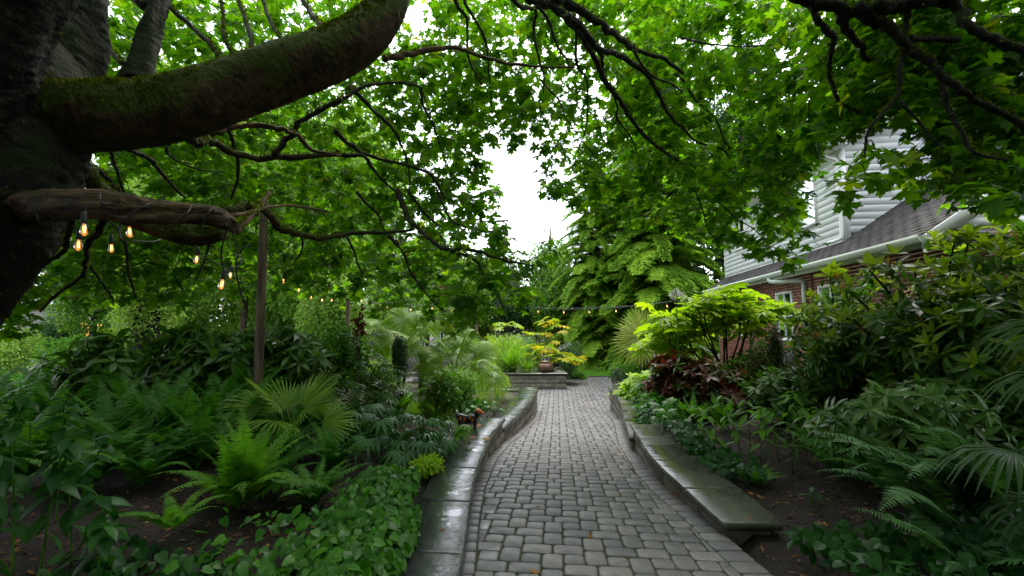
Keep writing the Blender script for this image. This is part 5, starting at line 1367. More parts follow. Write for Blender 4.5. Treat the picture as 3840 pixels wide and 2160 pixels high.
# --- big palmate leaves on stems (aralia)
FAT = {mk: [mesh_of('leaf', M[mk], (lambda b, q=q: b.add(FATSIA[0] * [1, 1, q], FATSIA[1], 0))) for q in (.6, 1.3)] for mk in ('fatsia', 'yellow', 'bush')}
def aralia(label, loc, tops, size, mk='fatsia', per=11, mk2=None, share2=0, r=.016, name='aralia', cat='shrub', bend=.3):
    t = thing(name, label, cat, tuple(loc)); sb = MB()
    for tp in tops:
        tp = np.array(tp); P = spline([(tp[0] * .1, tp[1] * .1, -.1), tp * [.35, .35, .4] + rng.normal(0, .06, 3), tp * [.85, .85, .75], tp], 5); tube(sb, P, np.linspace(r, r * .55, len(P)), 6)
        for i in range(per):
            a = i * 2.4 + rng.uniform(-.3, .3); e = rng.uniform(-.25, .75); l = size * rng.uniform(.7, 1.4); h = np.array([math.cos(a) * math.cos(e), math.sin(a) * math.cos(e), math.sin(e)])
            q = tp - (0, 0, rng.uniform(0, size * .8)); p = q + h * l; tube(sb, [q, q + h * l * .5 + (0, 0, .03), p], [.004, .003, .003], 3, cap=False, rnd=.4)
            m_ = mk2 if (mk2 and rng.random() < share2) else mk; d = np.array([h[0], h[1], -.12 + rng.normal(0, .25)]); put('leaf', FAT[m_][int(rng.integers(2))], t, frame(p, d, np.array([0, 0, 1]) + rng.normal(0, .25, 3), size * rng.uniform(.75, 1.2)))
    link('stems', sb.mesh('stems', M['bark_twig'], True), t); return t
# --- mounds of single leaves
def leaf_mound(name, label, cat, region, n, tpl, size, mk, hfun, parts=200, petiole=True, tilt=.45, n_rest=None):
    """region(): a point on the ground; every leaf faces up and outwards over its neighbours"""
    p0 = region(); t = thing(name, label, cat, (p0[0], p0[1], gz(p0[0], p0[1]))); me = [mesh_of('leaf', M[mk], (lambda b, q=q: b.add(tpl[0], tpl[1], 0))) for q in range(2)]
    P, D, Nn, S = [], [], [], []
    for i in range(n):
        x, y = region(); z = gz(x, y) + hfun(x, y) * rng.uniform(.55, 1.05); a = rng.normal(-math.pi / 2, 1.3)
        P.append((x, y, z)); D.append((math.cos(a), math.sin(a), rng.uniform(-1.1, -.1))); Nn.append((rng.normal(0, tilt), rng.normal(-.35, tilt), 1)); S.append(size * rng.uniform(.6, 1.2))
    P, D, Nn, S = map(np.array, (P, D, Nn, S)); o = np.argsort(-(P[:, 2] + rng.normal(0, .03, n))); big = o[:parts]; rest = o[parts:]; L0 = np.array(t.location)
    for i in big: put('leaf', me[int(rng.integers(2))], t, frame(P[i] - L0, D[i], Nn[i], S[i]))
    b = MB(); scatter(b, tpl[0], tpl[1], P[rest] - L0, D[rest], Nn[rest], S[rest], rng.random(len(rest))); stuff(link('lower_leaves', b.mesh('lower_leaves', M[mk]), t))
    if petiole:
        b = MB(); c = big[::2]
        for i in c: tube(b, [(P[i][0] - L0[0] + rng.normal(0, .03), P[i][1] - L0[1] + rng.normal(0, .03), gz(P[i][0], P[i][1]) - L0[2]), P[i] - L0], .0018, 3, cap=False)
        stuff(link('stalks', b.mesh('stalks', M['bark_twig']), t))
    return t

# ------------------------------------------------------------------ left bed, front
fern('large sword fern with upright fronds, front of the left bed beside the stone cap', 925, 3.35, .80, 26, 'fern_bright', (0, 1, 4, 4, 2))
fern('small sword fern with fronds lying flat, lowest in the left bed', 690, 2.72, .42, 9, 'fern_bright', (2, 3), dz=.12)
fern('sword fern between the large upright fern and the left cap stones', 1190, 3.55, .62, 16, 'fern', (1, 2, 3))
fern('dark sword fern behind the tall leafy stems at far left', 130, 3.6, .95, 16, 'fern', (1, 2, 3))
for px, Y, s, lab in ((430, 4.1, .95, 'dark sword fern left of and behind the large upright fern'), (690, 4.3, .95, 'dark sword fern directly behind the large upright fern'),
                      (960, 4.6, .9, 'sword fern behind the large fern, below the small fan palm'), (60, 4.9, 1.05, 'dark sword fern at the left edge in the second row'),
                      (330, 5.1, 1.05, 'sword fern in front of the low rhododendron stems at left'), (600, 5.2, 1.1, 'tall sword fern in the middle of the fern bank'),
                      (840, 5.5, 1.1, 'tall sword fern left of the small fan palm'), (-60, 6.0, 1.1, 'half hidden sword fern at the far left of the third row'),
                      (230, 6.4, 1.1, 'sword fern of the back row under the cut limb'), (480, 6.3, 1.15, 'sword fern of the back row left of the wooden post'),
                      (1130, 5.2, .8, 'sword fern right of the small fan palm'), (1260, 4.3, .6, 'low sword fern beside the hellebores')):
    fern(lab, px, Y, s, 17, 'fern', (0, 1, 2, 3), group='sword ferns filling the left bed')
for px, Y, s_, lab in ((520, 3.9, .8, 'sword fern just left of the large upright fern, behind the mulch gap'), (760, 3.95, .8, 'sword fern touching the back of the large upright fern'), (1060, 4.05, .75, 'sword fern with fronds arching towards the hellebores'), (180, 4.5, 1.0, 'sword fern behind the leafy stems, second from left'),
                      (560, 4.7, 1.05, 'sword fern halfway up the fern bank'), (780, 4.8, 1.0, 'sword fern left of and below the small fan palm'), (940, 5.9, 1.1, 'sword fern right behind the small fan palm'), (380, 5.9, 1.1, 'sword fern at the foot of the low rhododendron'), (680, 6.6, 1.1, 'sword fern at the foot of the wide rhododendron'), (70, 7.0, 1.1, 'rearmost sword fern at far left')):
    fern(lab, px, Y, s_, 17, 'fern', (0, 1, 2, 3), group='sword ferns filling the left bed')
for px, Y, s_, lab in ((560, 3.5, .72, 'sword fern left of the large upright one at the edge of the bare mulch'), (370, 3.45, .75, 'sword fern between the leafy stems and the bare mulch'), (1040, 3.75, .62, 'sword fern squeezed behind the right side of the large fern')):
    fern(lab, px, Y, s_, 15, 'fern', (1, 2, 3), group='sword ferns filling the left bed')
fern('bronze tinted fern at the foot of the clipped dark column', 1500, 6.6, .7, 13, 'fern_bright', (0, 1), name='fern')
# small upright fan palm
palm('small bright fan palm with stiff upright leaves rising out of the ferns', at(1100, 4.5), 10, .85, 'palm', .22, el=(30, 88), pet=.42, fans=FANS_UP, bl=(.45, .6))
# leafy stems in the bottom left corner
def leafy_stem(label, loc, H, lean, n, size, tpl, mk, name='leafy_stem', cat='plant', tipdroop=.5, flowers=False):
    t = thing(name, label, cat, tuple(loc)); P = spline([(0, 0, 0), (lean[0] * .3, lean[1] * .3, H * .45), (lean[0] * .7, lean[1] * .7, H * .85), (lean[0], lean[1], H)], 6)
    b = MB(); tube(b, P, np.linspace(.006, .0025, len(P)), 5, rnd=.2); link('stalk', b.mesh('stalk', M['fern_bright']), t); me = [mesh_of('leaf', M[mk], (lambda b: b.add(tpl[0], tpl[1], 0)))]
    for i in range(n):
        f = .25 + .75 * i / (n - 1); p = np.array([np.interp(f, np.linspace(0, 1, len(P)), P[:, k]) for k in range(3)]); a = i * 2.6 + rng.normal(0, .3)
        d = np.array([math.cos(a), math.sin(a), -.15 - tipdroop * (1 - f) + rng.normal(0, .15)]); put('leaf', me[0], t, frame(p, d, (rng.normal(0, .2), rng.normal(0, .2), 1), size * (1.1 - .45 * abs(f - .5)) * rng.uniform(.85, 1.1)))
    return t
BROAD = ellipse_leaf(.42, .9, -.35, .6)
stemlab = [('broad leaved stem at the extreme bottom left corner', -10, 2.15, .72), ('tall broad leaved stem second from the left edge', 120, 2.35, .80), ('broad leaved stem with large pale grey-green top leaf', 215, 2.3, .72),
           ('broad leaved stem leaning right towards the mulch', 330, 2.45, .66), ('short broad leaved stem low by the bottom edge', 420, 2.2, .42), ('broad leaved stem behind the front ones at left', 60, 2.8, .85),
           ('broad leaved stem rearmost of the corner clump', 260, 2.9, .8), ('broad leaved stem nearest the flat lying fern', 480, 2.35, .50), ('broad leaved stem low at the left edge in front', 20, 1.95, .45)]
for lab, px, Y, H in stemlab:
    leafy_stem(lab, at(px, Y), H, (rng.uniform(-.05, .16), rng.uniform(-.1, .02)), int(11 + H * 8), .145, BROAD, 'heart_dark', 'leafy_stem')
leafy_stem('arching stem of small heart leaves reaching right over the mulch', at(330, 2.9), .62, (.42, -.25), 13, .09, HEART, 'heart_dark', tipdroop=1.2)
leafy_stem('lower arching stem of heart leaves above the flat fern', at(350, 2.6), .28, (.40, -.2), 11, .08, HEART, 'heart_dark', tipdroop=1.2)
# heart-leaved ground cover by the cap
CAPX = lambda y: float(np.interp(y, [p[1] for p in LO1], [p[0] for p in LO1]))
def reg_front():
    while True:
        y = rng.uniform(2.05, 3.75); x = CAPX(y) - abs(rng.normal(0, .38)) - .02 + .10 * (y < 3.3)
        if x < CAPX(y) + .13 and x > -1.75 - .2 * (y - 2) and not (y > 3.0 and x < -1.25): return x, y
leaf_mound('heart_leaf_ground_cover', 'mound of bright green heart shaped leaves spilling over the left cap stones', 'ground cover', reg_front, 2100, HEART, .068, 'heart', lambda x, y: .30 - .16 * max(0, (x - CAPX(y)) / .13 + .3), 260)
def reg_low():
    while True:
        x, y = rng.uniform(-2.3, -.9), rng.uniform(1.95, 2.6)
        if x < CAPX(y) - .2: return x, y
leaf_mound('heart_leaf_ground_cover', 'low dark heart leaves along the bottom edge left of the mound', 'ground cover', reg_low, 420, HEART, .075, 'heart_dark', lambda x, y: .16, 120)
# hellebores
for lab, px, Y, s in (('hellebore clump closest to the cap stones, with finger leaves', 1560, 4.75, 1.0), ('hellebore clump in the middle of the row beside the left wall', 1420, 5.0, 1.1), ('hellebore clump behind the front two hellebores', 1500, 5.6, 1.1),
                      ('large hellebore clump right of the small fan palm', 1300, 5.3, 1.2), ('hellebore clump under the dark pinnate shrub', 1390, 6.0, 1.2), ('broad hellebore clump left of the palm stalks', 1250, 4.7, 1.0),
                      ('hellebore clump spreading towards the dog ornament', 1610, 5.15, 1.0), ('hellebore clump just left of the dog ornament', 1655, 5.8, .9), ('grey-green hellebore at the bottom edge by the path', 1215, 2.25, .75)):
    loc = at(px, Y); t = thing('hellebore', lab, 'plant', loc, (0, 0, rng.uniform(0, 6)), group='hellebores beside the left wall'); b = MB()
    for i in range(20):
        a = i * 2.4; e = rng.uniform(.35, 1.2); h = np.array([math.cos(a) * math.cos(e), math.sin(a) * math.cos(e), math.sin(e)]) * .36 * s * rng.uniform(.7, 1.1)
        tube(b, [(0, 0, 0), h * .6 + (0, 0, .03), h], .003, 3, cap=False); put('leaf', WH['hand'][0], t, frame(h, (math.cos(a), math.sin(a), -.35), (rng.normal(0, .25), rng.normal(0, .25), 1), .19 * s * rng.uniform(.8, 1.2)))
    link('stalks', b.mesh('stalks', M['fern_bright']), t)
shrub('low_shrub', 'small yellow-green shrublet low beside the left cap stones', 'shrub', at(1610, 4.35), (.24, .22, .14), 700, TINY, .05, 'bush_lime')
shrub('low_shrub', 'dark little shrublet between hellebores and mulch', 'shrub', at(1480, 4.1), (.22, .2, .12), 500, TINY, .05, 'bush')
leafy_stem('single drooping pale green leaf cluster hanging beside the dog ornament', at(1690, 5.35), .34, (.22, -.1), 5, .20, HAND, 'seal', tipdroop=1.6)
leaf_mound('seedling', 'tiny rosette seedling on the mulch beside the left cap', 'plant', (lambda: (HZ(1622, 1782, -.2)[0] + rng.normal(0, .02), HZ(1622, 1782, -.2)[1] + rng.normal(0, .02))), 10, OVAL, .07, 'hand', lambda x, y: .05, 10, False)
# ------------------------------------------------------------------ left bed, middle
whorl_bush('rhododendron', 'wide dark rhododendron in front of the nearest wooden post', 'shrub', at(800, 6.4), (1.35, .9, 1.35), 190, [('long', 2), ('dark', 1)], .30)
whorl_bush('rhododendron', 'low dark rhododendron with star shaped tops, left side under the cut limb', 'shrub', at(400, 5.4), (.55, .5, 1.15), 34, [('dark', 2), ('long', 1)], .26, inner=.1)
whorl_bush('rhododendron', 'small rhododendron right of the wide one, near the post', 'shrub', at(1120, 6.8), (.6, .6, 1.15), 60, [('long', 1)], .26)
shrub('clipped_column', 'dark clipped boxwood column standing among the palms', 'shrub', at(1500, 7.2), (.17, .17, .62), 5200, TINY, .035, 'box', 10, shell=.75, lift=.95)
def pinnate_fn(L=.4, pairs=8, tpl=NARROW):
    def fn(b):
        y = np.linspace(.1, 1, pairs) * L
        for s in (-1, 1):
            D = np.tile([s * 1.0, .35, -.3], (pairs, 1)); P = np.stack([np.zeros(pairs), y, -.35 * y * y / L], 1); scatter(b, ellipse_leaf(.32, 1, -.2)[0], ellipse_leaf(.32, 1)[1], P, D + rng.normal(0, .08, (pairs, 3)), np.tile([0, 0, 1.0], (pairs, 1)), .28 * L * (1.1 - .5 * y / L), rng.random(pairs) * .3)
        tube(b, [(0, 0, 0), (0, L, -.35 * L)], .003, 3, cap=False)
    return fn
PIN = [mesh_of('leaf', M['rhodo'], pinnate_fn()) for _ in range(2)]; PINV = [mesh_of('leaf', M['variegated'], pinnate_fn(.35)) for _ in range(2)]
def pinnate_bush(label, loc, R, n, meshes, size=1.0, name='mahonia'):
    t = thing(name, label, 'shrub', tuple(loc)); tips = []
    for i in range(n):
        d = unit(1)[0]; d[2] = abs(d[2]); p = d * R * rng.uniform(.5, .95); p[2] = max(.25 * R[2], p[2]); tips.append(p); h = np.array([d[0], d[1], -.1 + rng.normal(0, .25)]); put('leaf', meshes[i % 2], t, frame(p, h, (0, 0, 1), size * rng.uniform(.8, 1.2)))
    stems(t, (0, 0, 0), tips[::6]); return t
pinnate_bush('dark shrub with ladder shaped leaves left of the clipped column', at(1340, 6.6), np.array([.65, .5, 1.45]), 90, PIN)
shrub('tall_shrub', 'bushy dark green shrub behind the pinnate shrub, topped with wilted brown leaves', 'shrub', at(1250, 7.8), (.75, .6, .95), 2600, OVAL, .13, 'bush')
shrub('wilted_branch', 'dry dark brown hanging leaves beside the second wooden post', 'branch', (*W(1352, 1150, 7.6)[:2], .55), (.13, .12, .36), 90, OVAL, .13, 'purple', 4, lift=.75)
shrub('low_shrub', 'reddish brown and green evergreen shrub in front of the palms', 'shrub', at(1640, 7.2), (.45, .4, .55), 1700, OVAL, .085, 'red_tip')
shrub('low_shrub', 'glossy green shrub below the palms, right of the clipped column', 'shrub', at(1720, 7.9), (.45, .4, .55), 2200, OVAL, .07, 'bush')
shrub('low_shrub', 'loose olive green shrub between pinnate shrub and fern', 'shrub', at(1400, 7.4), (.4, .4, .45), 1400, OVAL, .08, 'bush')
for lab, px, Y, n, L, w, mk, sp, ar in (('soft pale sedge tuft spilling towards the corner of the left wall', 1815, 8.8, 420, .75, .006, 'grass_pale', .9, 1.3), ('dense pale sedge tuft left of the spilling one', 1730, 8.4, 420, .75, .006, 'grass_pale', .9, 1.3),
                        ('mid green sedge tuft behind the dog ornament', 1640, 7.0, 380, .6, .006, 'grass_blade', .9, 1.3), ('sedge tuft at the far corner of the left wall', 1870, 9.7, 420, .7, .006, 'grass_pale', .9, 1.3), ('sedge tuft under the glossy green shrub', 1560, 7.4, 380, .6, .006, 'grass_blade', .9, 1.3)):
    grass('sedge', lab, at(px, Y), n, L, w, mk, sp, ar, group='sedges behind the left wall')
for lab, px, Y in (('black mondo grass tuft next to the dog ornament', 1800, 6.95), ('black mondo grass tuft in the middle of three', 1830, 7.5), ('black mondo grass tuft nearest the far gravel corner', 1862, 8.0), ('black mondo grass tuft hard against the sedge', 1780, 7.5)):
    grass('mondo_grass', lab, at(px, Y), 260, .26, .006, 'black_grass', 1.1, 1.4, group='black mondo grass tufts')
def reg_ep():
    return W(1770, 1450, 8.0)[0] + rng.normal(0, .25), rng.normal(7.9, .25)
leaf_mound('heart_leaf_ground_cover', 'small patch of fresh heart leaves among the sedges by the left wall', 'ground cover', reg_ep, 170, HEART, .10, 'heart', lambda x, y: .32, 90)
grass('spiky_cordyline', 'spiky grey-green clump standing left of the raised planter', at(1800, 9.6), 90, 1.15, .022, 'palm', .9, .5, cat='plant')
for lab, px, Y, nl, s, tr in (('fan palm with broad shiny leaves, tallest of the left group', 1580, 9.6, 15, 1.15, .9), ('fan palm at the front of the left group, drooping over the low shrubs', 1500, 8.4, 13, 1.0, .35), ('fan palm at the right end of the left group', 1705, 9.0, 14, 1.0, .5),
                        ('fan palm at the left end of the group, next to the second post', 1440, 10.4, 13, 1.1, 1.0), ('fan palm with old yellow leaves beside the thin third post', 1740, 11.5, 12, 1.1, 1.1)):
    palm(lab, at(px, Y), nl, s, 'palm', tr, group='fan palms between the posts', el=(5, 85))
shrub('lime_shrub', 'lime yellow shrub glowing behind the clipped column', 'shrub', at(1430, 11.5), (.8, .6, .95), 2600, OVAL, .09, 'bush_lime')
shrub('lime_shrub', 'feathery lime shrub right of the far palm', 'shrub', at(1860, 13.2), (.7, .6, .75), 3200, NARROW, .12, 'bush_lime')
# ------------------------------------------------------------------ planter and beyond
PZT = PZ + .46
def atz(px, Y, z): p = W(px, 1400, Y); return (p[0], Y, z)
grass('grass_clump', 'tall arching green grass growing in the raised planter', atz(1918, 15.8, PZT), 300, 1.55, .028, 'grass_blade', .55, .8, base=.14)
grass('grass_clump', 'shorter strappy green clump left of the clay jar', atz(1975, 15.6, PZT), 200, .85, .030, 'grass_blade', .8, 1.1, base=.12)
aralia('yellowing aralia with large lobed leaves behind the clay jar', atz(2050, 16.5, PZT), [(0, 0, .75), (.5, .1, .6), (-.45, .1, .75), (.95, .2, .5), (-.1, .4, 1.0)], .34, 'fatsia', 9, 'yellow', .6)
aralia('thin tall aralia with two tiers of yellow leaves at the right of the planter', atz(2085, 17.6, PZT), [(0, 0, 1.65), (-.75, .2, 1.5), (-.35, .1, 1.95)], .36, 'yellow', 5, 'fatsia', .4)
aralia('pale leaved aralia top floating above the bright shrubs', atz(1905, 17.8, PZT), [(0, 0, 1.7)], .40, 'variegated' if False else 'fatsia', 5)
shrub('lime_shrub', 'bright yellow-green willow leaved shrub behind the tall planter grass', 'shrub', at(1880, 18.6), (1.2, .9, 1.3), 4200, NARROW, .20, 'bush_lime', 10)
shrub('lime_shrub', 'bright green shrub between tall grass and aralia', 'shrub', at(1990, 19.5), (1.0, .9, 1.2), 3400, NARROW, .18, 'bush', 9)
shrub('blue_shrub', 'blue-green feathery shrub just right of the clay jar', 'shrub', at(2125, 18.2), (.9, .8, 1.15), 3000, NARROW, .15, 'bush_blue', 6, shell=.3)
shrub('low_shrub', 'trailing light green shrub at the right corner of the planter', 'shrub', at(2180, 17.8), (.45, .4, .25), 1200, TINY, .08, 'bush')
shrub('low_shrub', 'silvery low plants behind the planter cap, left of the jar', 'shrub', atz(1860, 15.6, PZT), (.6, .3, .3), 1600, TINY, .08, 'pale_leaf')
jar = MB(); lathe(jar, [(.02, .0), (.17, .0), (.27, .08), (.335, .20), (.345, .28), (.30, .38), (.215, .43), (.19, .45), (.20, .475), (.235, .49), (.235, .505), (.20, .51), (.17, .47), (.16, .40)], 32)
t = thing('clay_jar', 'round brown glazed clay jar standing on the raised planter', 'jar', tuple(np.array(atz(2045, 15.45, PZ + 3 * .152 + .076))), scale=(.80, .80, .74), me=jar.mesh('clay_jar', M['clay'], True))
pinnate_bush('low shrub with cream edged arching leaves under the pale palm', at(2400, 13.4), np.array([.9, .6, .85]), 110, PINV, .9, 'variegated_shrub')
shrub('low_shrub', 'loose green shrub at the lawn edge behind the garden chairs', 'shrub', at(2345, 14.6), (.6, .5, .65), 2600, TINY, .10, 'bush')
shrub('low_shrub', 'pale flowering shrub beside the smaller pale palm', 'shrub', at(2510, 13.6), (.8, .6, .95), 3000, OVAL, .09, 'pale_leaf')
# ------------------------------------------------------------------ right bed
def lobed_bush(label, loc, R, n, tpl, size, mk, name='oakleaf_shrub', parts=150):
    t = thing(name, label, 'shrub', tuple(loc)); me = mesh_of('leaf', M[mk], lambda b: b.add(tpl[0], tpl[1], 0)); tips = []; b = MB()
    d = unit(n); d[:, 2] = np.abs(d[:, 2]) * rng.choice([1, 1, -.4], n); P = d * R * rng.uniform(.55, 1.0, (n, 1)); P[:, 2] += R[2] * .35; P[:, 2] = np.maximum(P[:, 2], .05)
    D = d * [1, 1, .2] + rng.normal(0, .3, (n, 3)) + (0, 0, -.5); Nn = np.array([0, 0, 1]) + d * .6 + rng.normal(0, .3, (n, 3)); S = size * rng.uniform(.7, 1.15, n)
    for i in range(n):
        if i < parts: put('leaf', me, t, frame(P[i], D[i], Nn[i], S[i]))
    scatter(b, tpl[0], tpl[1], P[parts:], D[parts:], Nn[parts:], S[parts:], rng.random(n - parts)); stuff(link('inner_leaves', b.mesh('inner_leaves', M[mk]), t)); stems(t, (0, 0, 0), P[:40:3]); return t
def atR(px, Y): return at(px, Y)
lobed_bush('light green oak leaved shrub overhanging the far end of the right wall', at(2500, 8.8), np.array([.70, .8, .52]), 420, MAPLE_LOD, .20, 'bush')
lobed_bush('light green oak leaved shrub beside the garden chairs', at(2425, 9.9), np.array([.62, .7, .45]), 380, MAPLE_LOD, .20, 'bush_lime')
lobed_bush('dark green lobed shrub low over the middle of the right wall', at(2475, 7.2), np.array([.42, .8, .40]), 360, MAPLE_LOD, .13, 'heart')
whorl_bush('rhododendron', 'red leaved rhododendron behind the right wall', 'shrub', at(2640, 7.6), (.95, .8, 1.0), 190, [('red', 3), ('dark', 1)], .20, flat=.7)
whorl_bush('rhododendron', 'bright large leaved rhododendron just above the red leaved one', 'shrub', at(2810, 8.4), (.6, .5, 1.25), 40, [('bushw', 1)], .30)
aralia('tall golden-green aralia in front of the brick wall', at(2730, 8.9), [(-.45, .0, 1.9), (-.95, .1, 1.7), (.0, .1, 2.1), (.45, -.1, 2.0), (-.2, -.4, 2.15), (.85, .2, 1.95), (-.7, -.3, 2.0), (.25, .4, 2.2), (-1.2, .2, 1.45), (1.15, .1, 1.85), (-.35, .3, 1.55), (.55, .3, 1.6), (-1.35, -.2, 1.75), (.15, -.3, 1.75)], .30, 'fatsia', 17, r=.022)
aralia('shorter golden aralia left of the tall one, behind the lily', at(2510, 9.6), [(0, 0, 1.5), (.35, .1, 1.75), (-.3, .1, 1.3), (.1, -.3, 1.15), (.5, .2, 1.35)], .28, 'fatsia', 14)
# lily with hanging white trumpets
lt = thing('giant_lily', 'single tall lily with white hanging trumpet flowers beside the golden aralia', 'flower', at(2545, 7.9)); H = W(2545, 1075, 7.9)[2] - lt.location[2]
b = MB(); tube(b, [(0, 0, 0), (.01, 0, H * .5), (0, 0, H)], [.014, .012, .007], 7, rnd=.3); link('stalk', b.mesh('stalk', M['fern_bright']), lt)
def trumpet(b):
    lathe(b, [(.008, 0), (.014, .05), (.020, .11), (.034, .15), (.055, .17)], 12)
tm = mesh_of('flower', M['white_petal'], trumpet, True)
for i in range(7):
    a = i * 2.4; link('flower', tm, lt, (.02 * math.cos(a), .02 * math.sin(a), H - .02 - .012 * i), (math.pi - .55 - .1 * (i % 3), 0, a + math.pi / 2), .85)
for i in range(9):
    a = i * 2.4; f = .12 + .08 * i; put('leaf', mesh_of('leaf', M['heart'], lambda b: b.add(*HEART)) if i == 0 else lt.children[-1].data, lt, frame((0, 0, H * f), (math.cos(a), math.sin(a), -.2), (0, 0, 1), .22 * (1 - f * .5)))
shrub('barberry', 'thin dark upright shrub with tiny leaves against the brick wall', 'shrub', at(2920, 7.4), (.22, .2, .95), 3600, TINY, .045, 'barberry', 12, lift=1.0)
shrub('barberry', 'loose wispy dark shrub left of the thin upright one', 'shrub', at(2840, 7.5), (.5, .3, .7), 1600, TINY, .045, 'barberry', 12, lift=.75, shell=.2)
whorl_bush('rhododendron', 'large rhododendron with lime young shoots and rusty spent flowers in front of the house', 'shrub', at(3600, 4.75), (1.35, 1.0, 2.4), 300, [('long', 1), ('dark', 2)], .19, top='new', spent=.35, lumps=9)
whorl_bush('rhododendron', 'rhododendron mass left of the largest one, below the downspout', 'shrub', at(3140, 5.6), (.95, .8, 1.95), 210, [('dark', 2), ('long', 1)], .17, top='new', spent=.3, lumps=6)
whorl_bush('rhododendron', 'tall dark rhododendron at the right edge with long leaves', 'shrub', at(3820, 4.0), (.8, .8, 2.2), 230, [('long', 2), ('dark', 1)], .20, top='new', lumps=6)
whorl_bush('rhododendron', 'shadowed rhododendron low at the right, in front of the bricks', 'shrub', at(3480, 3.9), (1.1, .6, .95), 190, [('dark', 1), ('long', 1)], .165, lumps=6)
whorl_bush('rhododendron', 'dark rhododendron filling the gap behind the solomons seal', 'shrub', at(2960, 6.0), (.9, .6, .75), 120, [('dark', 1), ('long', 1)], .17, lumps=6)
# solomon's seal: stems with paired leaves
sealab = ['leftmost', 'second', 'third', 'fourth', 'fifth', 'sixth', 'seventh', 'eighth', 'ninth', 'tenth', 'eleventh', 'twelfth', 'thirteenth', 'fourteenth', 'fifteenth', 'sixteenth']
for i, (px, Y) in enumerate(((2640, 5.4), (2690, 5.0), (2730, 5.5), (2770, 4.9), (2800, 5.3), (2840, 4.7), (2870, 5.2), (2900, 4.8), (2930, 5.3), (2965, 4.8), (3000, 5.2), (3040, 4.8), (3080, 5.1), (3110, 4.7), (3150, 5.0), (3185, 4.75))):
    leafy_stem('%s stem from the left of the bright solomons seal patch behind the right wall' % sealab[i].capitalize(), at(px, Y), rng.uniform(.48, .68), (rng.uniform(-.25, .22), rng.uniform(-.25, .05)), 12, .17, ellipse_leaf(.34, 1, -.3, .4), 'seal', 'solomons_seal', tipdroop=.25)['group'] = 'solomons seal stems behind the right wall'
def reg_r():
    y = rng.uniform(4.2, 6.4); return float(np.interp(y, [p[1] for p in RO1], [p[0] for p in RO1])) + abs(rng.normal(.12, .18)) - .02, y
leaf_mound('heart_leaf_ground_cover', 'glossy dark heart leaves along the back edge of the right cap stones', 'ground cover', reg_r, 520, HEART, .085, 'heart_dark', lambda x, y: .20, 180)
def reg_br():
    while True:
        x, y = rng.uniform(1.75, 3.6), rng.uniform(2.25, 3.05)
        if x > 1.85 + .45 * (3.0 - y) * 0 and x > 1.9 - (y - 2.25) * .1: return x, y
leaf_mound('heart_leaf_ground_cover', 'wet dark heart leaves in the bottom right corner', 'ground cover', reg_br, 900, HEART, .08, 'heart_dark', lambda x, y: .22, 220)
fern('bright feathery fern behind the middle of the right wall', 2590, 6.6, .62, 14, 'fern_bright', (0, 1, 4), name='fern')
fern('bright fern with upright fronds under the red rhododendron', 2700, 6.3, .6, 13, 'fern_bright', (0, 1, 4), name='fern')
fern('small lacy fern on the mulch behind the right cap stones', 2820, 4.3, .36, 13, 'fern_bright', (2, 3), name='fern')
fern('large dusty blue-green fern with long fronds sweeping left at the right side', 3640, 3.05, 1.30, 9, 'fern_blue', (1, 2), az=(60, 125), dz=.0, szz=(.8, 1.05))
fern('second dusty blue-green fern with fronds reaching over the mulch, nearer the frame', 3480, 2.95, 1.15, 8, 'fern_blue', (1, 2), az=(65, 115), szz=(.7, 1.05))
fern('arching green fern under the fan palm at the right side', 3330, 3.7, .85, 16, 'fern', (1, 2, 3))
fern('fern with brown-green fronds behind the dusty fern', 3120, 4.3, .75, 15, 'fern', (1, 2, 3))
fern('fern low in the bottom right corner near the frame edge', 3560, 2.5, .7, 12, 'fern_blue', (2, 3))
fern('fern in deep shade at the right edge', 3800, 3.4, .9, 13, 'fern', (1, 2, 3))
leafy_stem('small three leaved seedling on the mulch beside the right cap', at(3010, 3.75), .16, (.03, 0), 5, .12, OVAL, 'hand', 'seedling')
leafy_stem('spurge with a star of narrow grey leaves in front of the solomons seal', at(2965, 4.35), .46, (.0, 0), 12, .18, NARROW, 'hand', 'spurge', tipdroop=.1)
def palm_at(label, base, leaves, mk='palm_dark', r=.07, nrm=(-.25, -.25, 1.0), kd=2, tr=.5):
    t = thing('fan_palm', label, 'palm', tuple(base)); b = MB(); tube(b, [(0, 0, -.1), (0, 0, .5)], [r, r * .8], 10, noise=.08); link('trunk', b.mesh('trunk', M['bark_plain']), t)
    for hub, tip, s in leaves:
        hb_ = W(*hub) - base; tp_ = W(*tip) - base; d = tp_ - hb_; b = MB(); tube(b, spline([(0, 0, .45), hb_ * .5 + (0, 0, .45), hb_], 5), np.linspace(.014, .007, 11), 5, rnd=.1); l = link('leaf', b.mesh('petiole', M[mk], True), t)
        n_ = np.array(nrm) + rng.normal(0, .12, 3); put('fan_blade', FANS['pale_half' if mk == 'palm_pale' else mk][kd], l, frame(hb_, d, n_, s))
palm_at('dark fan palm reaching in from the right edge with long drooping fingers', np.array([4.0, 2.9, gz(4.0, 2.9)]), [((3990, 1230, 2.95), (3500, 1330, 2.65), .50), ((4010, 1420, 2.8), (3450, 1400, 2.7), .48), ((4120, 1110, 3.1), (3700, 1190, 2.8), .48)])
palm_at('pale fan palm at the foot of the tall conifer, right of the patio', np.array(at(2410, 14.9)), [((2395, 1262, 14.6), (2300, 1210, 14.4), .95), ((2390, 1285, 14.5), (2285, 1325, 14.2), 1.0), ((2405, 1287, 14.4), (2440, 1350, 14.1), .95), ((2400, 1240, 14.8), (2385, 1175, 14.8), .9), ((2418, 1245, 14.9), (2480, 1200, 14.8), .85), ((2425, 1275, 14.6), (2510, 1300, 14.3), .85)], 'palm_pale', .08, (0, -.9, .45), 0, .9)
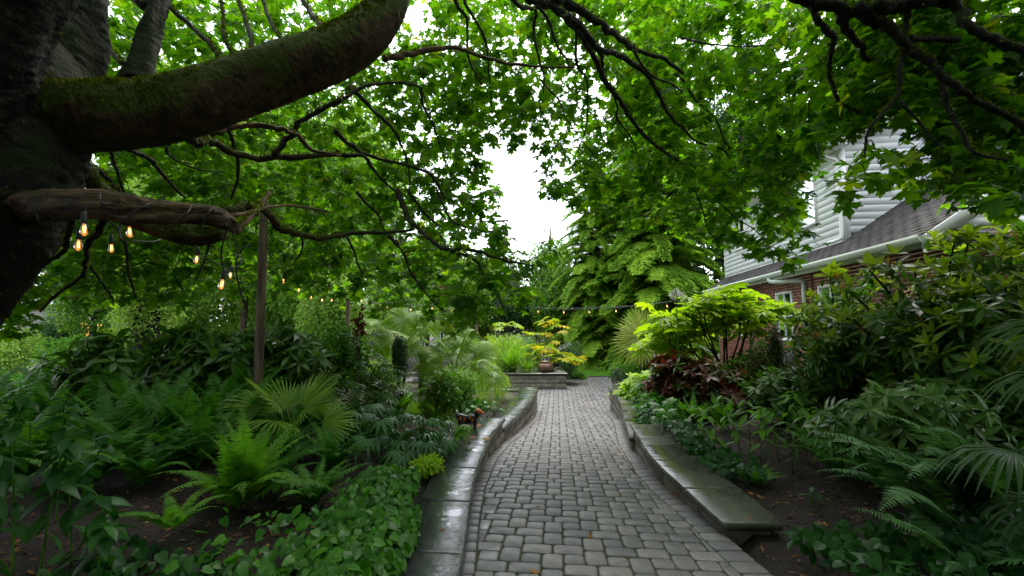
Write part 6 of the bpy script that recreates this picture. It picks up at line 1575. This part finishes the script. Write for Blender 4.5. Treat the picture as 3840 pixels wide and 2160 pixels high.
palm_at('smaller pale fan palm behind the first, beside the aralia', np.array(at(2510, 15.4)), [((2490, 1240, 15.2), (2430, 1205, 15.1), .8), ((2515, 1230, 15.2), (2560, 1180, 15.2), .8), ((2500, 1265, 15.0), (2450, 1310, 14.8), .75)], 'palm_pale', .08, (0, -.8, .6), 1, .9)
palm_at('low dark fan palm at the lower right with yellow tipped fingers', np.array([3.7, 2.5, gz(3.7, 2.5)]), [((3800, 1705, 2.45), (3400, 1675, 2.35), .40), ((3980, 1900, 2.4), (3700, 1960, 2.3), .38)])

# ------------------------------------------------------------------ trees beyond the garden
CR = {}
def crown_mesh(key, mk, R, n, size, lumps, tpl=TINY):
    CR[key] = mesh_of('crown', M[mk], foliage_fn(R, n, tpl, size, lumps, .55, lump_r=(.22, .42)))
crown_mesh('mid1', 'tree_leaf', (2.6, 2.2, 4.2), 15000, .17, 26); crown_mesh('mid2', 'tree_leaf', (2.4, 2.2, 3.6), 13000, .17, 20)
crown_mesh('pale1', 'pale_leaf', (2.5, 2.2, 4.4), 15000, .16, 26); crown_mesh('pale2', 'pale_leaf', (2.2, 2.0, 3.4), 12000, .16, 18); crown_mesh('dark', 'fir_leaf', (2.8, 2.4, 3.8), 15000, .17, 22)
def bgtree(label, px, Y, key, H, s=1.0, name='broadleaf_tree', trunk_r=.16, low=.3, group='trees beyond the garden'):
    loc = at(px, Y) if Y < 20 else (W(px, 1300, Y)[0], Y, -.95); t = thing(name, label, 'tree', loc, group=group)
    ch = {'mid1': 4.2, 'mid2': 3.6, 'pale1': 4.4, 'pale2': 3.4, 'dark': 3.8}[key]; b = MB(); sp = H / (2 * ch * 1.02)
    tube(b, spline([(0, 0, -.2), (rng.normal(0, .1), 0, H * .4), (rng.normal(0, .25), 0, H * .9)], 5), np.linspace(trunk_r, trunk_r * .3, 11), 9, noise=.05); link('trunk', b.mesh('trunk', M['bark_plain'], True), t)
    b = MB()
    for k in range(9):
        z = H * rng.uniform(.25, .75); a = rng.uniform(0, 6.28); r_ = 1.6 * s; tube(b, spline([(0, 0, z), (r_ * .5 * math.cos(a), r_ * .5 * math.sin(a), z + .7), (r_ * math.cos(a), r_ * math.sin(a), z + 1.9)], 3), np.linspace(.05, .015, 7), 5)
    link('limbs', b.mesh('limbs', M['bark_plain']), t); link('crown', CR[key], t, (0, 0, H * .52), (0, 0, rng.uniform(0, 6.28)), (s, s, sp)); return t
for lab, px, Y, key, H, s in (
    ('tall pale green tree behind the cut limb at far left', 330, 19, 'mid1', 9.5, 1.0), ('leafy tree left of the nearest wooden post', 620, 17, 'pale1', 12, 1.15), ('tall light tree behind the nearest wooden post', 900, 19, 'pale1', 14.5, 1.3),
    ('full green tree between the first and second posts', 1150, 17.5, 'mid1', 13.5, 1.2), ('large pale tree behind the second post', 1380, 24, 'pale1', 17, 1.6), ('tree with airy crown left of the sky gap', 1600, 27, 'mid2', 11.5, 1.3),
    ('low round tree between second and third posts', 1290, 16, 'pale2', 5.2, .9), ('rounded tree behind the fan palms', 1500, 20, 'mid2', 6.6, 1.0), ('light green tree behind the third post', 1720, 25, 'pale2', 8.8, 1.2),
    ('small dark tree in the middle distance right of the third post', 1900, 29, 'dark', 7.2, 1.1), ('light yellow-green tree left of the tall conifer', 2080, 27, 'mid1', 9.6, 1.0), ('green tree at the left of the tall conifer, lower one', 2150, 25, 'mid1', 7.5, 1.25),
    ('broad tree far left behind the ivy covered trunk', 480, 25, 'pale1', 13, 1.4), ('tall tree at the top left behind the mossy limbs', 760, 28, 'mid1', 19, 1.8), ('tall far tree centre left', 1180, 31, 'pale1', 21, 2.0),
    ('far tree peeping over the low trees in the centre', 1830, 34, 'mid1', 9.5, 1.2)):
    bgtree(lab, px, Y, key, H, s)
for lab, px, Y, key, H, s_ in (('low pale tree right of the ivy covered trunk', 700, 21, 'pale1', 7.5, 1.1), ('low pale tree behind the nearest post', 900, 22.5, 'pale2', 8, 1.2), ('low tree between the first two posts', 1080, 21, 'mid2', 7.5, 1.1)): bgtree(lab, px, Y, key, H, s_)
for lab, px, Y, key, H, s_ in (('very tall pale tree behind the mossy limbs, top left', 560, 25, 'pale1', 24, 1.9), ('very tall tree above the big limb', 950, 26, 'mid1', 25, 2.0), ('very tall pale tree above the end of the big limb', 1290, 31, 'pale1', 25, 2.0)): bgtree(lab, px, Y, key, H, s_)
bgtree('slim tree with red-purple leaves rising behind the fan palms', 1655, 17, 'pale2', 6.6, .001, 'purple_leaved_tree', .05)
pt = [o for o in C.objects if o.name.startswith('purple_leaved_tree')][0]
for ch in list(pt.children):
    if ch.name.startswith('crown'): ch.data = mesh_of('crown', M['purple'], foliage_fn((.45, .45, .9), 700, OVAL, .17, 8)); ch.scale = (1, 1, 1); ch.location = (0, 0, 3.4)
# ivy covered trunk
it = thing('ivy_covered_tree', 'thick trunk wrapped in ivy at the left, behind the string lights', 'tree', at(545, 11)); b = MB()
tube(b, spline([(0, 0, -.2), (.05, 0, 1.0), (-.1, 0, 2.2), (.1, 0, 3.6), (.0, 0, 5.5)], 6), np.linspace(.42, .20, 25), 14, noise=.09); link('trunk', b.mesh('trunk', M['bark'], True), it)
for k in range(3): 
    b = MB(); a = [.5, 2.6, 4.0][k]; tube(b, spline([(0, 0, 2.2 + .5 * k), (.5 * math.cos(a), .3 * math.sin(a), 3.2 + .4 * k), (1.3 * math.cos(a), .8 * math.sin(a), 4.6)], 5), np.linspace(.13, .05, 11), 8, noise=.06); link('limb', b.mesh('limb', M['bark'], True), it)
stuff(link('ivy', mesh_of('ivy', M['pale_leaf'], foliage_fn((1.5, 1.0, 2.6), 9000, OVAL, .10, 26, lump_r=(.14, .3))), it, (.1, 0, 2.6)))
# far left bushes
for lab, px, Y, R, mk in (('far hedge at the left end, behind the grey-green shrub', -250, 27, (4.5, 1.6, 1.6), 'pale_leaf'), ('far hedge behind the ivy covered trunk', 560, 27, (4.5, 1.6, 2.6), 'tree_leaf'), ('far hedge behind the nearest post', 900, 26, (4.0, 1.6, 2.8), 'pale_leaf'), ('far hedge left of the fan palms', 1200, 27, (4.0, 1.6, 2.6), 'tree_leaf'),
                      ('far hedge behind the fan palms', 1500, 30, (4.0, 1.6, 2.6), 'pale_leaf'), ('far hedge behind the third post', 1780, 31, (4.0, 1.6, 2.4), 'tree_leaf'), ('far hedge in the centre below the sky gap', 2020, 31, (4.0, 1.6, 3.0), 'pale_leaf'), ('far hedge behind the hemlocks', 2350, 31, (4.5, 1.6, 3.2), 'tree_leaf'), ('far hedge glimpsed left of the house', 2680, 30, (3.5, 1.6, 3.0), 'tree_leaf')):
    shrub('far_hedge', lab, 'hedge', (W(px, 1250, Y)[0], Y, -.95), R, 7000, TINY, .24, mk, 16)
for lab, px, Y, R, mk, n, tp, sz in (
    ('blue-green spreading juniper in front of the grey house', 205, 19, (1.35, 1.0, 1.85), 'bush_blue', 6500, TINY, .12), ('fresh green mounded shrub left of the ivy covered trunk', 250, 15.5, (1.7, 1.0, 1.12), 'bush', 6000, TINY, .12),
    ('grey-green shrub at the far left edge under the maple leaves', 40, 17, (1.3, 1.0, 1.3), 'pale_leaf', 4500, TINY, .12), ('yellow-green young maple shrub beside the grey house', 405, 20, (1.0, .9, 1.6), 'bush_lime', 3000, OVAL, .15),
    ('dark rounded hedge shrub right of the mounded shrub', 430, 14.5, (1.0, .8, .6), 'bush', 4500, TINY, .11), ('low hedge shrub along the left lawn', 120, 13.6, (.9, .7, .42), 'heart', 3500, TINY, .11), ('dark shrub under the ivy covered trunk', 700, 13, (1.3, 1.0, .85), 'tree_leaf', 5000, TINY, .12),
    ('mid green shrub behind the wide rhododendron', 1000, 12, (1.3, 1.0, 1.0), 'tree_leaf', 5000, TINY, .12), ('pale leaved shrub right of the nearest post', 1130, 13.5, (1.2, .9, 1.15), 'pale_leaf', 5000, TINY, .12), ('green shrub at the foot of the second post', 1290, 11.8, (.9, .8, 1.0), 'bush', 4000, TINY, .10)):
    shrub('hedge_shrub', lab, 'shrub', at(px, Y), R, n, tp, sz, mk, 12)
for lab, px, Y in (('strappy light green clump at the far left edge of the lawn', 30, 12.5), ('strappy green clump beside the left edge one', 110, 12.8)):
    grass('daylily_clump', lab, at(px, Y), 150, .75, .022, 'grass_pale', .8, 1.1, cat='plant')
# dark trees added outside the picture to keep the light off the beds
for i, (x, y, H, s_) in enumerate(((-11, -2, 11, 1.5), (-9.5, -8, 12, 1.6), (-4, -10, 12, 1.6), (2, -11, 12, 1.6), (8, -9, 12, 1.6), (11.5, -3, 11, 1.4), (-13, 4, 10, 1.3))):
    t = thing('broadleaf_tree', 'shade tree added outside the picture, %s' % ['left of the maple', 'behind and far to the left', 'straight behind, left one', 'straight behind, right one', 'behind and far to the right', 'right of the house corner', 'left of the fern bank'][i], 'tree', (x, y, -.3), group='shade trees added behind the viewpoint'); b = MB(); tube(b, [(0, 0, -.2), (0, 0, H * .8)], [.25, .1], 9); link('trunk', b.mesh('trunk', M['bark_plain'], True), t); link('crown', CR['dark'], t, (0, 0, H * .5), (0, 0, rng.uniform(0, 6)), (s_, s_, H / 7.6))
for lab, px, Y, key, H, s_ in (('tall broadleaf tree behind the hemlock crown', 2420, 28, 'mid1', 19, 1.5), ('tall broadleaf tree above the far end of the house', 2800, 30, 'dark', 23, 2.0), ('tall dark broadleaf tree over the house roof', 3250, 28, 'dark', 23, 2.0), ('broadleaf tree at the far upper right', 3700, 26, 'mid1', 21, 1.9)):
    bgtree(lab, px, Y, key, H, s_)
# conifers
def conifer_branch_fn(L=3.0, n2=30, drop=.55, leaf=.13, width=.85):
    def fn(b):
        t = np.linspace(0, 1, 12); P = np.stack([np.zeros(12), t * L * (1 - .12 * t), .25 * L * t - drop * L * t * t], 1); tube(b, P, np.linspace(.030, .004, 12), 4, cap=False)
        tv = np.array([(-.16, 0, 0), (.16, 0, 0), (.10, .6, -.03), (0, 1.0, -.1), (-.10, .6, -.03)]); tf = [np.array([(0, 1, 2, 3, 4)])]
        PP, DD, NN, SS, RR = [], [], [], [], []
        for i in range(n2):
            f = .08 + .92 * i / (n2 - 1); c = np.array([np.interp(f, t, P[:, k]) for k in range(3)])
            for s in (-1, 1):
                l = width * (1.05 - f * .75) * rng.uniform(.6, 1.1) * L / 3; d = np.array([s * .9, .55, -.10]); d /= np.linalg.norm(d); hang = rng.uniform(.3, .8); m = int(l / (leaf * .42)) + 2
                for j in range(m):
                    g = (j + .5) / m * l; q = c + d * g + np.array([0, 0, -hang * g * g * .9]); r_ = rng.random() * .25 + (.35 if j > m * .6 else 0)
                    for s2 in (-1, 1):
                        PP.append(q); DD.append(d * .6 + np.array([-d[1] * s2, d[0] * s2, -.45 - hang * g]) * .9 + rng.normal(0, .15, 3)); NN.append((rng.normal(0, .25), rng.normal(0, .25), 1)); SS.append(leaf * rng.uniform(.7, 1.3)); RR.append(r_)
        scatter(b, tv, tf, np.array(PP), np.array(DD), np.array(NN), np.array(SS), np.array(RR))
    return fn
HB = [mesh_of('branch', M['hemlock_leaf'], conifer_branch_fn(3, 30, dr, .19)) for dr in (.45, .6, .8)]
FB = [mesh_of('branch', M['fir_leaf'], conifer_branch_fn(3, 18, dr, .22)) for dr in (.35, .5)]
print('conifer branch tris', len(HB[0].polygons) * 3, len(FB[0].polygons) * 3)
def conifer(label, loc, H, R, nb, meshes, name='conifer_tree', z0=.0, tr=.22, top=.05, group=None, ex=.75):
    t = thing(name, label, 'tree', tuple(loc), group=group); b = MB(); tube(b, spline([(0, 0, -.2), (.05, 0, H * .5), (0, 0, H)], 6), np.linspace(tr, .03, 13), 10, noise=.04); link('trunk', b.mesh('trunk', M['bark_plain'], True), t)
    for i in range(nb):
        f = (i + .5) / nb; z = z0 + (H - z0) * (1 - (1 - f) ** 1.0); r = R * (1 - f * (1 - top)) ** ex * rng.uniform(.75, 1.1); a = i * 2.39996 + rng.normal(0, .2)
        link('branch', meshes[int(rng.integers(len(meshes)))], t, (0, 0, z), (rng.normal(0, .08), rng.normal(0, .1), a), (r / 3 * rng.uniform(.9, 1.2), r / 3, r / 3 * rng.uniform(.8, 1.1)))
    return t
cl = at(2465, 22.5)
conifer('tall drooping hemlock beyond the patio, right of centre', cl, 21, 4.6, 330, HB, 'hemlock_tree', .9, .26, ex=.5)
conifer('younger hemlock at the left foot of the tall one', at(2225, 23.5), 13.0, 3.3, 190, HB, 'hemlock_tree', .3, .16, ex=.6)
conifer('low spreading hemlock in front of the tall one, above the lawn edge', at(2300, 23.0), 5.2, 2.4, 90, HB, 'hemlock_tree', .25, .10)
for lab, px, Y, H, R in (('dark fir rising behind the white gable', 3150, 24, 20, 4.5), ('dark fir between the hemlock and the house roof', 2820, 24, 22, 4.6), ('tall fir behind the hemlock', 2540, 27, 20, 4.4), ('dark fir at the upper right, mostly behind leaves', 3500, 22, 21, 4.5)):
    conifer(lab, (W(px, 1300, Y)[0], Y, -.95), H, R, 85, FB, 'fir_tree', 2.0, .3)
# ------------------------------------------------------------------ posts
for lab, px, Y, top, r in (('nearest wooden post with a black cable looped beside it', 966, 5.5, 752, .052), ('second wooden post behind the dark shrubs, left of the palms', 1300, 11.6, 1100, .055), ('thin third wooden post standing among the palms', 1786, 15.8, 1107, .055)):
    loc = np.array(at(px, Y)); H = W(px, top, Y)[2] - loc[2]; b = MB()
    tube(b, spline([(0.02, 0, -.2), (.0, 0, H * .5), (-.03, 0, H)], 8), np.linspace(r * 1.12, r, 17) * (1 + rng.normal(0, .012, 17)), 14)
    t = thing('wooden_post', lab, 'post', tuple(loc)); link('shaft', b.mesh('shaft', M['post'], True), t)
    if px < 1000:
        for z in (H - .28, H - .6):
            b = MB(); lathe(b, [(r + .004, -.004), (r + .007, 0), (r + .004, .004)], 14, (-.02, 0, z)); link('wire_tie', b.mesh('wire_tie', M['black_metal']), t)
    if px > 1700:
        b = MB(); tube(b, [(-.02, 0, H * .9), (-.02, 0, H + .02)], r * 1.02, 10); link('post_top', b.mesh('post_top', M['post']), t)
# ------------------------------------------------------------------ string lights
sock = MB(); lathe(sock, [(.006, .075), (.013, .07), (.016, .05), (.017, .015), (.018, -.005), (.014, -.008)], 12); SOCK = sock.mesh('socket', M['black_rubber'], True)
gl = MB(); lathe(gl, [(.012, -.004), (.014, -.018), (.020, -.036), (.0235, -.056), (.0215, -.074), (.013, -.087), (.002, -.091)], 16); GLS = gl.mesh('glass_bulb', M['bulb'], True)
fi = MB()
for s in (-1, 1): tube(fi, [(s * .004, 0, -.02), (s * .006, 0, -.04), (s * .003, .002, -.062)], .0019, 5)
tube(fi, [(-.004, 0, -.062), (.004, 0, -.062)], .0017, 5); FIL = fi.mesh('filament', M['filament'])
def hanging(t, p, tilt=(0, 0), drop=.0):
    s = link('socket', SOCK, t, tuple(p), (tilt[0], tilt[1], 0)); g_ = link('glass_bulb', GLS, s); link('filament', FIL, s)
    return s
def string(label, bulbs, anchors, r=.006, extra=()):
    """bulbs: (px, py, distance) of the bulb's middle; anchors: pixel path of the cord"""
    t = thing('string_lights', label, 'string lights', (0, 0, 0)); b = MB()
    for path_ in anchors:
        P = spline(wpts(path_), 5); tube(b, P, r, 5, cap=False)
    for bu in bulbs:
        p = W(*bu[:3]); p = p + (0, 0, .055); hanging(t, p, (rng.normal(0, .12), rng.normal(0, .12)) if len(bu) < 4 else bu[3])
        q = W(*bu[4]) if len(bu) > 4 else p + (0, 0, .075 + .045); tube(b, [p + (0, 0, .07), (p + q) / 2 + (0, 0, .02), q], r * .9, 4, cap=False)
    link('cord', b.mesh('cord', M['black_rubber']), t); return t
string('string of warm bulbs wound round the sawn bare limb', 
       [(313, 868, 2.62), (293, 925, 2.85), (416, 935, 3.75), (482, 875, 2.95), (660 / 1.95 + 400, 0, 0)][:4] + [(738, 977, 4.0), (835, 1072, 3.15), (865, 1037, 4.9)],
       [[(375, 726, 2.68), (378, 760, 2.66), (392, 810, 2.72), (440, 860, 2.8), (455, 905, 2.9)], [(500, 812, 2.66), (470, 815, 2.70), (430, 810, 2.75), (395, 800, 2.75)], [(560, 765, 2.68), (530, 780, 2.64), (480, 812, 2.68), (468, 830, 2.7)],
        [(716, 778, 2.78), (700, 800, 2.72), (660, 835, 2.74), (620, 880, 2.95)], [(795, 780, 2.84), (780, 800, 2.80), (768, 830, 2.84), (745, 855, 2.95)], [(455, 898, 2.9), (520, 905, 3.3), (580, 905, 3.6), (620, 888, 3.75)],
        [(720, 905, 3.6), (760, 960, 3.8), (820, 990, 4.2), (870, 1005, 4.6), (905, 985, 4.8), (890, 940, 4.9), (870, 870, 4.6), (885, 830, 3.4)], [(455, 895, 2.6), (448, 850, 2.62), (458, 822, 2.6)], [(860, 1040, 3.2), (838, 1010, 3.2), (830, 940, 3.1), (850, 860, 3.0)]])
# black cable beside the first post
b = MB(); tube(b, spline(wpts([(944, 920, 5.35), (915, 928, 5.3), (890, 965, 5.3), (885, 1010, 5.3), (895, 1070, 5.35), (915, 1130, 5.4), (925, 1160, 5.5)]), 6), .011, 6)
thing('cable', 'thick black cable looping down beside the nearest wooden post', 'cable', me=b.mesh('cable', M['black_rubber'], True))
string('string of bulbs running from the nearest post to the second post', [(994, 993, 5.6), (1063, 1056, 7.0), (1121, 1090, 8.3), (1168, 1117, 9.4), (1205, 1128, 10.3), (1245, 1128, 10.8), (1290, 1110, 11.4)],
       [[(966, 850, 5.5), (1000, 925, 5.8), (1065, 1000, 7.0), (1125, 1050, 8.3), (1175, 1085, 9.5), (1240, 1098, 10.8), (1300, 1106, 11.6)], [(966, 800, 5.5), (1040, 930, 6.2), (1120, 1010, 8.2), (1200, 1075, 10), (1300, 1104, 11.6)]], .005)
string('string of bulbs sagging between the second and third posts', [(1357, 1130, 12.2), (1452, 1152, 13), (1540, 1163, 13.8), (1620, 1158, 14.5), (1694, 1165, 15.0), (1761, 1149, 15.6)],
       [[(1300, 1106, 11.6), (1360, 1112, 12.2), (1450, 1132, 13), (1540, 1144, 13.8), (1620, 1146, 14.4), (1700, 1140, 15), (1786, 1122, 15.8)]], .006)
string('string of bulbs stretched from the third post to the hemlock and aralia on the right', [(1841, 1155, 15.4), (1930, 1166, 14.8), (2018, 1170, 14.2), (2115, 1173, 13.6), (2211, 1172, 13.0), (2311, 1168, 12.4), (2413, 1160, 11.8), (2500, 1150, 11.3)],
       [[(1786, 1128, 15.8), (1850, 1142, 15.4), (1930, 1152, 14.8), (2020, 1158, 14.2), (2115, 1160, 13.6), (2210, 1158, 13), (2310, 1154, 12.4), (2410, 1144, 11.8), (2600, 1120, 10.8)],
        [(1786, 1116, 15.8), (1920, 1145, 14.9), (2100, 1155, 13.7), (2300, 1150, 12.4), (2420, 1142, 11.8), (2640, 1115, 10.6)]], .0065)
# ------------------------------------------------------------------ dog ornament
dl = np.array(at(1757, 6.15)); dt = thing('dog_ornament', 'small black and orange metal dog ornament beside the left wall', 'garden ornament', tuple(dl), (0, 0, -.25), .95)
b = MB()
tube(b, spline([(-.17, 0, .21), (-.13, 0, .225), (0, 0, .205), (.10, 0, .215), (.14, 0, .22)], 4), [.01, .045, .055, .056, .055, .05, .048, .05, .052, .055, .058, .058, .055, .05, .045, .03, .01], 12)
tube(b, spline([(.10, 0, .22), (.14, 0, .255), (.155, 0, .30)], 4), np.linspace(.042, .030, 9), 10)
for x, y in ((-.12, .028), (-.12, -.028), (.10, .03), (.10, -.03)):
    k = -.015 if x < 0 else .0
    tube(b, spline([(x, y, .21), (x + .01 + k, y, .13), (x + k * 2, y, .06), (x + .005 + k, y, .012), (x + .03 + k, y, .006)], 3), [.032, .028, .024, .018, .014, .012, .011, .011, .012, .013, .013, .012, .008], 7)
tube(b, spline([(-.165, 0, .235), (-.20, 0, .28), (-.195, 0, .33)], 4), np.linspace(.010, .004, 9), 6)
link('body', b.mesh('body', M['black_metal'], True), dt)
b = MB(); tube(b, spline([(.12, 0, .31), (.16, 0, .325), (.20, 0, .312), (.232, 0, .292), (.245, 0, .285)], 3), [.012, .030, .036, .036, .033, .027, .024, .022, .021, .019, .016, .012, .005], 12)
hd = link('head', b.mesh('head', M['orange_paint'], True), dt)
for s in (-1, 1):
    b = MB(); tube(b, spline([(.14, s * .030, .335), (.125, s * .048, .31), (.13, s * .052, .265)], 3), [.008, .013, .017, .019, .018, .013, .006], 6); link('ear', b.mesh('ear', M['black_metal'], True), hd)
    b = MB(); lathe(b, [(0, .005), (.004, .003), (.005, 0), (.003, -.004)], 8, (.185, s * .031, .325)); link('eye', b.mesh('eye', M['black_metal'], True), hd)
for x, z in ((-.10, .22), (-.04, .21), (.085, .20), (.05, .235)):
    b = MB(); a = np.arange(9) * 2 * math.pi / 9
    for s in (-1,):
        V = [(x + .018 * math.cos(q), s * (.0575 - .3 * (abs(.026 * math.sin(q))) ** 1.5), z - .0 + .026 * math.sin(q)) for q in a]; b.add(V, [np.array([list(range(9)) if s < 0 else list(range(9))[::-1]])])
    link('orange_patch', b.mesh('orange_patch', M['orange_paint']), dt)
# ------------------------------------------------------------------ garden chairs
def chair(label, loc, rz):
    t = thing('garden_chair', label, 'chair', tuple(loc), (0, 0, rz), group='metal garden chairs by the patio'); r = .011
    b = MB(); arc = [(-.24, 0, .42)] + [(-.24 - .02 * math.sin(q) * 0 + (.24 - .24 * math.cos(q)) , .10 + .04 * math.sin(q), .62 + .30 * math.sin(q)) for q in np.linspace(0, math.pi, 11)] + [(.24, 0, .42)]
    tube(b, spline(arc, 3), r, 7); bk = link('back_frame', b.mesh('back_frame', M['iron'], True), t)
    b = MB()
    for k in range(-6, 7):
        x = k * .034; h = .30 * math.sqrt(max(0, 1 - (x / .24) ** 2)); tube(b, [(x, .03, .46), (x, .12, .62 + h)], .0028, 4, cap=False)
    for k in range(9):
        z = .48 + k * .045; w_ = .235 if z < .62 else .24 * math.sqrt(max(0, 1 - ((z - .62) / .30) ** 2)); tube(b, [(-w_, .03 + .1 * (z - .46) / .3, z), (w_, .03 + .1 * (z - .46) / .3, z)], .0028, 4, cap=False)
    link('back_mesh', b.mesh('back_mesh', M['iron']), t)
    b = MB(); a = np.linspace(0, 2 * math.pi, 19)[:-1]; tube(b, [( .23 * math.cos(q), -.20 + .22 * math.sin(q), .43) for q in list(a) + [a[0]]], r, 7)
    for k in range(-6, 7):
        h = .22 * math.sqrt(max(0, 1 - (k / 6.6) ** 2)); tube(b, [(k * .035, -.2 - h, .43), (k * .035, -.2 + h, .43)], .003, 4, cap=False); tube(b, [(-h, -.2 + k * .034, .431), (h, -.2 + k * .034, .431)], .003, 4, cap=False)
    link('seat', b.mesh('seat', M['iron'], True), t)
    for x, y, dx, dy in ((-.2, -.36, -.02, -.04), (.2, -.36, .02, -.04), (-.22, 0, -.02, .07), (.22, 0, .02, .07)):
        b = MB(); tube(b, [(x, y, .43), (x + dx, y + dy, 0)], r, 7); link('leg', b.mesh('leg', M['iron'], True), t)
    for s in (-1, 1):
        b = MB(); tube(b, spline([(s * .24, .1, .66), (s * .29, -.05, .66), (s * .28, -.30, .64), (s * .21, -.38, .50), (s * .2, -.36, .43)], 4), r * .9, 6); link('armrest', b.mesh('armrest', M['iron'], True), t)
    return t
l1 = W(2335, 1400, 12.6); chair('dark metal mesh garden chair, rear one with the taller looking back', (l1[0], 12.9, path_z(13)), 2.4)
l2 = W(2318, 1400, 12.2); chair('dark metal garden chair nearer the patio, its front loop in view', (l2[0], 12.0, path_z(12)), .9)
# ------------------------------------------------------------------ fallen leaves
LFM = [mesh_of('fallen_leaf', M['dead_leaf'], lambda b, q=q: b.add(MAPLE[q][0], MAPLE[q][1], 0)) for q in range(2)]
spots = [(2003, 2152, 0, .055, 'curled tan leaf on the pavers at the bottom edge'), (2205, 2012, 0, .04, 'small tan leaf on the pavers lower right of centre'), (2217, 1522, 0, .10, 'pale yellow maple leaf on the far pavers'), (2330, 1690, 0, .07, 'orange leaf on the pavers near the step of the right wall'),
         (2013, 1902, 0, .035, 'tiny brown leaf on the pavers left of centre'), (2335, 1855, 0, .04, 'small brown leaf on the pavers towards the right wall'), (2530, 1862, 0, .05, 'greenish leaf near the right wall foot'), (1900, 1585, 0, .06, 'green leaf on the pavers by the step of the left wall'),
         (1664, 1987, 1, .035, 'small rust leaf stuck on the wet left cap'), (1790, 1590, 1, .11, 'brown and green maple leaf stuck on the left cap near its end'), (1840, 1588, 1, .11, 'second maple leaf beside it on the left cap'), (1755, 1637, 1, .11, 'dark maple leaf on the third slab of the left cap'),
         (1820, 1640, 1, .11, 'mossy coloured leaf on the inner side of the left cap'), (2810, 1845, 1, .04, 'small orange leaf behind the right cap edge'), (2818, 1943, 1, .03, 'crumb sized tan leaf on the near right cap')]
for px, py, cap_, s, lab in spots:
    if cap_: p = HZ(px, py, ZC1 + .004)
    else:
        d = ray(px, py); y = 5
        for _ in range(30):
            p = HZ(px, py, path_z(y)); y = p[1]
        p = p + (0, 0, .006)
    t = thing('fallen_leaf', lab, 'leaf', tuple(p), (rng.normal(0, .1), rng.normal(0, .1), rng.uniform(0, 6)), s, me=LFM[int(rng.integers(2))])
mb = MB(); n = 7000; P = []
while len(P) < n:
    x, y = rng.uniform(-3, 4.2), rng.uniform(2.2, 7)
    if left_x(y) - .48 < x < right_x(y) + .5 and y > 3.1: continue
    if left_x(y) - .48 < x < right_x(y) + .03: continue
    P.append((x, y, gz(x, y) + .004))
scatter(mb, np.array([(-.2, 0, 0), (.2, 0, 0), (.25, 1, .1), (-.15, .9, .05)]), [np.array([(0, 1, 2, 3)])], np.array(P), unit(n) * [1, 1, .25], np.array([0, 0, 1]) + rng.normal(0, .3, (n, 3)), rng.uniform(.010, .045, n) , rng.random(n))
o = stuff(link('bark_chips', mb.mesh('bark_chips', leafmat('bark_chip', [(.010, .006, .004), (.035, .017, .009), (.075, .036, .016), (.15, .085, .045)], .02, .6)))); o['label'] = 'loose brown bark chips scattered over the planting beds'; o['category'] = 'mulch'

mb = MB(); n = 900; P = []
while len(P) < n:
    x, y = rng.uniform(-4, 5), rng.uniform(2.1, 9)
    if left_x(y) - .5 < x < right_x(y) + (.5 if y > 3.1 else .05): continue
    P.append((x, y, gz(x, y) + .008))
scatter(mb, OVAL[0], OVAL[1], np.array(P), unit(n) * [1, 1, .25], np.array([0, 0, 1]) + rng.normal(0, .45, (n, 3)), rng.uniform(.03, .08, n), rng.random(n))
o = stuff(link('leaf_litter', mb.mesh('leaf_litter', leafmat('litter', [(.03, .016, .008), (.08, .04, .016), (.15, .08, .03), (.10, .09, .02)], .1, .6)))); o['label'] = 'dead brown leaves littering the bare mulch of both beds'; o['category'] = 'leaf litter'
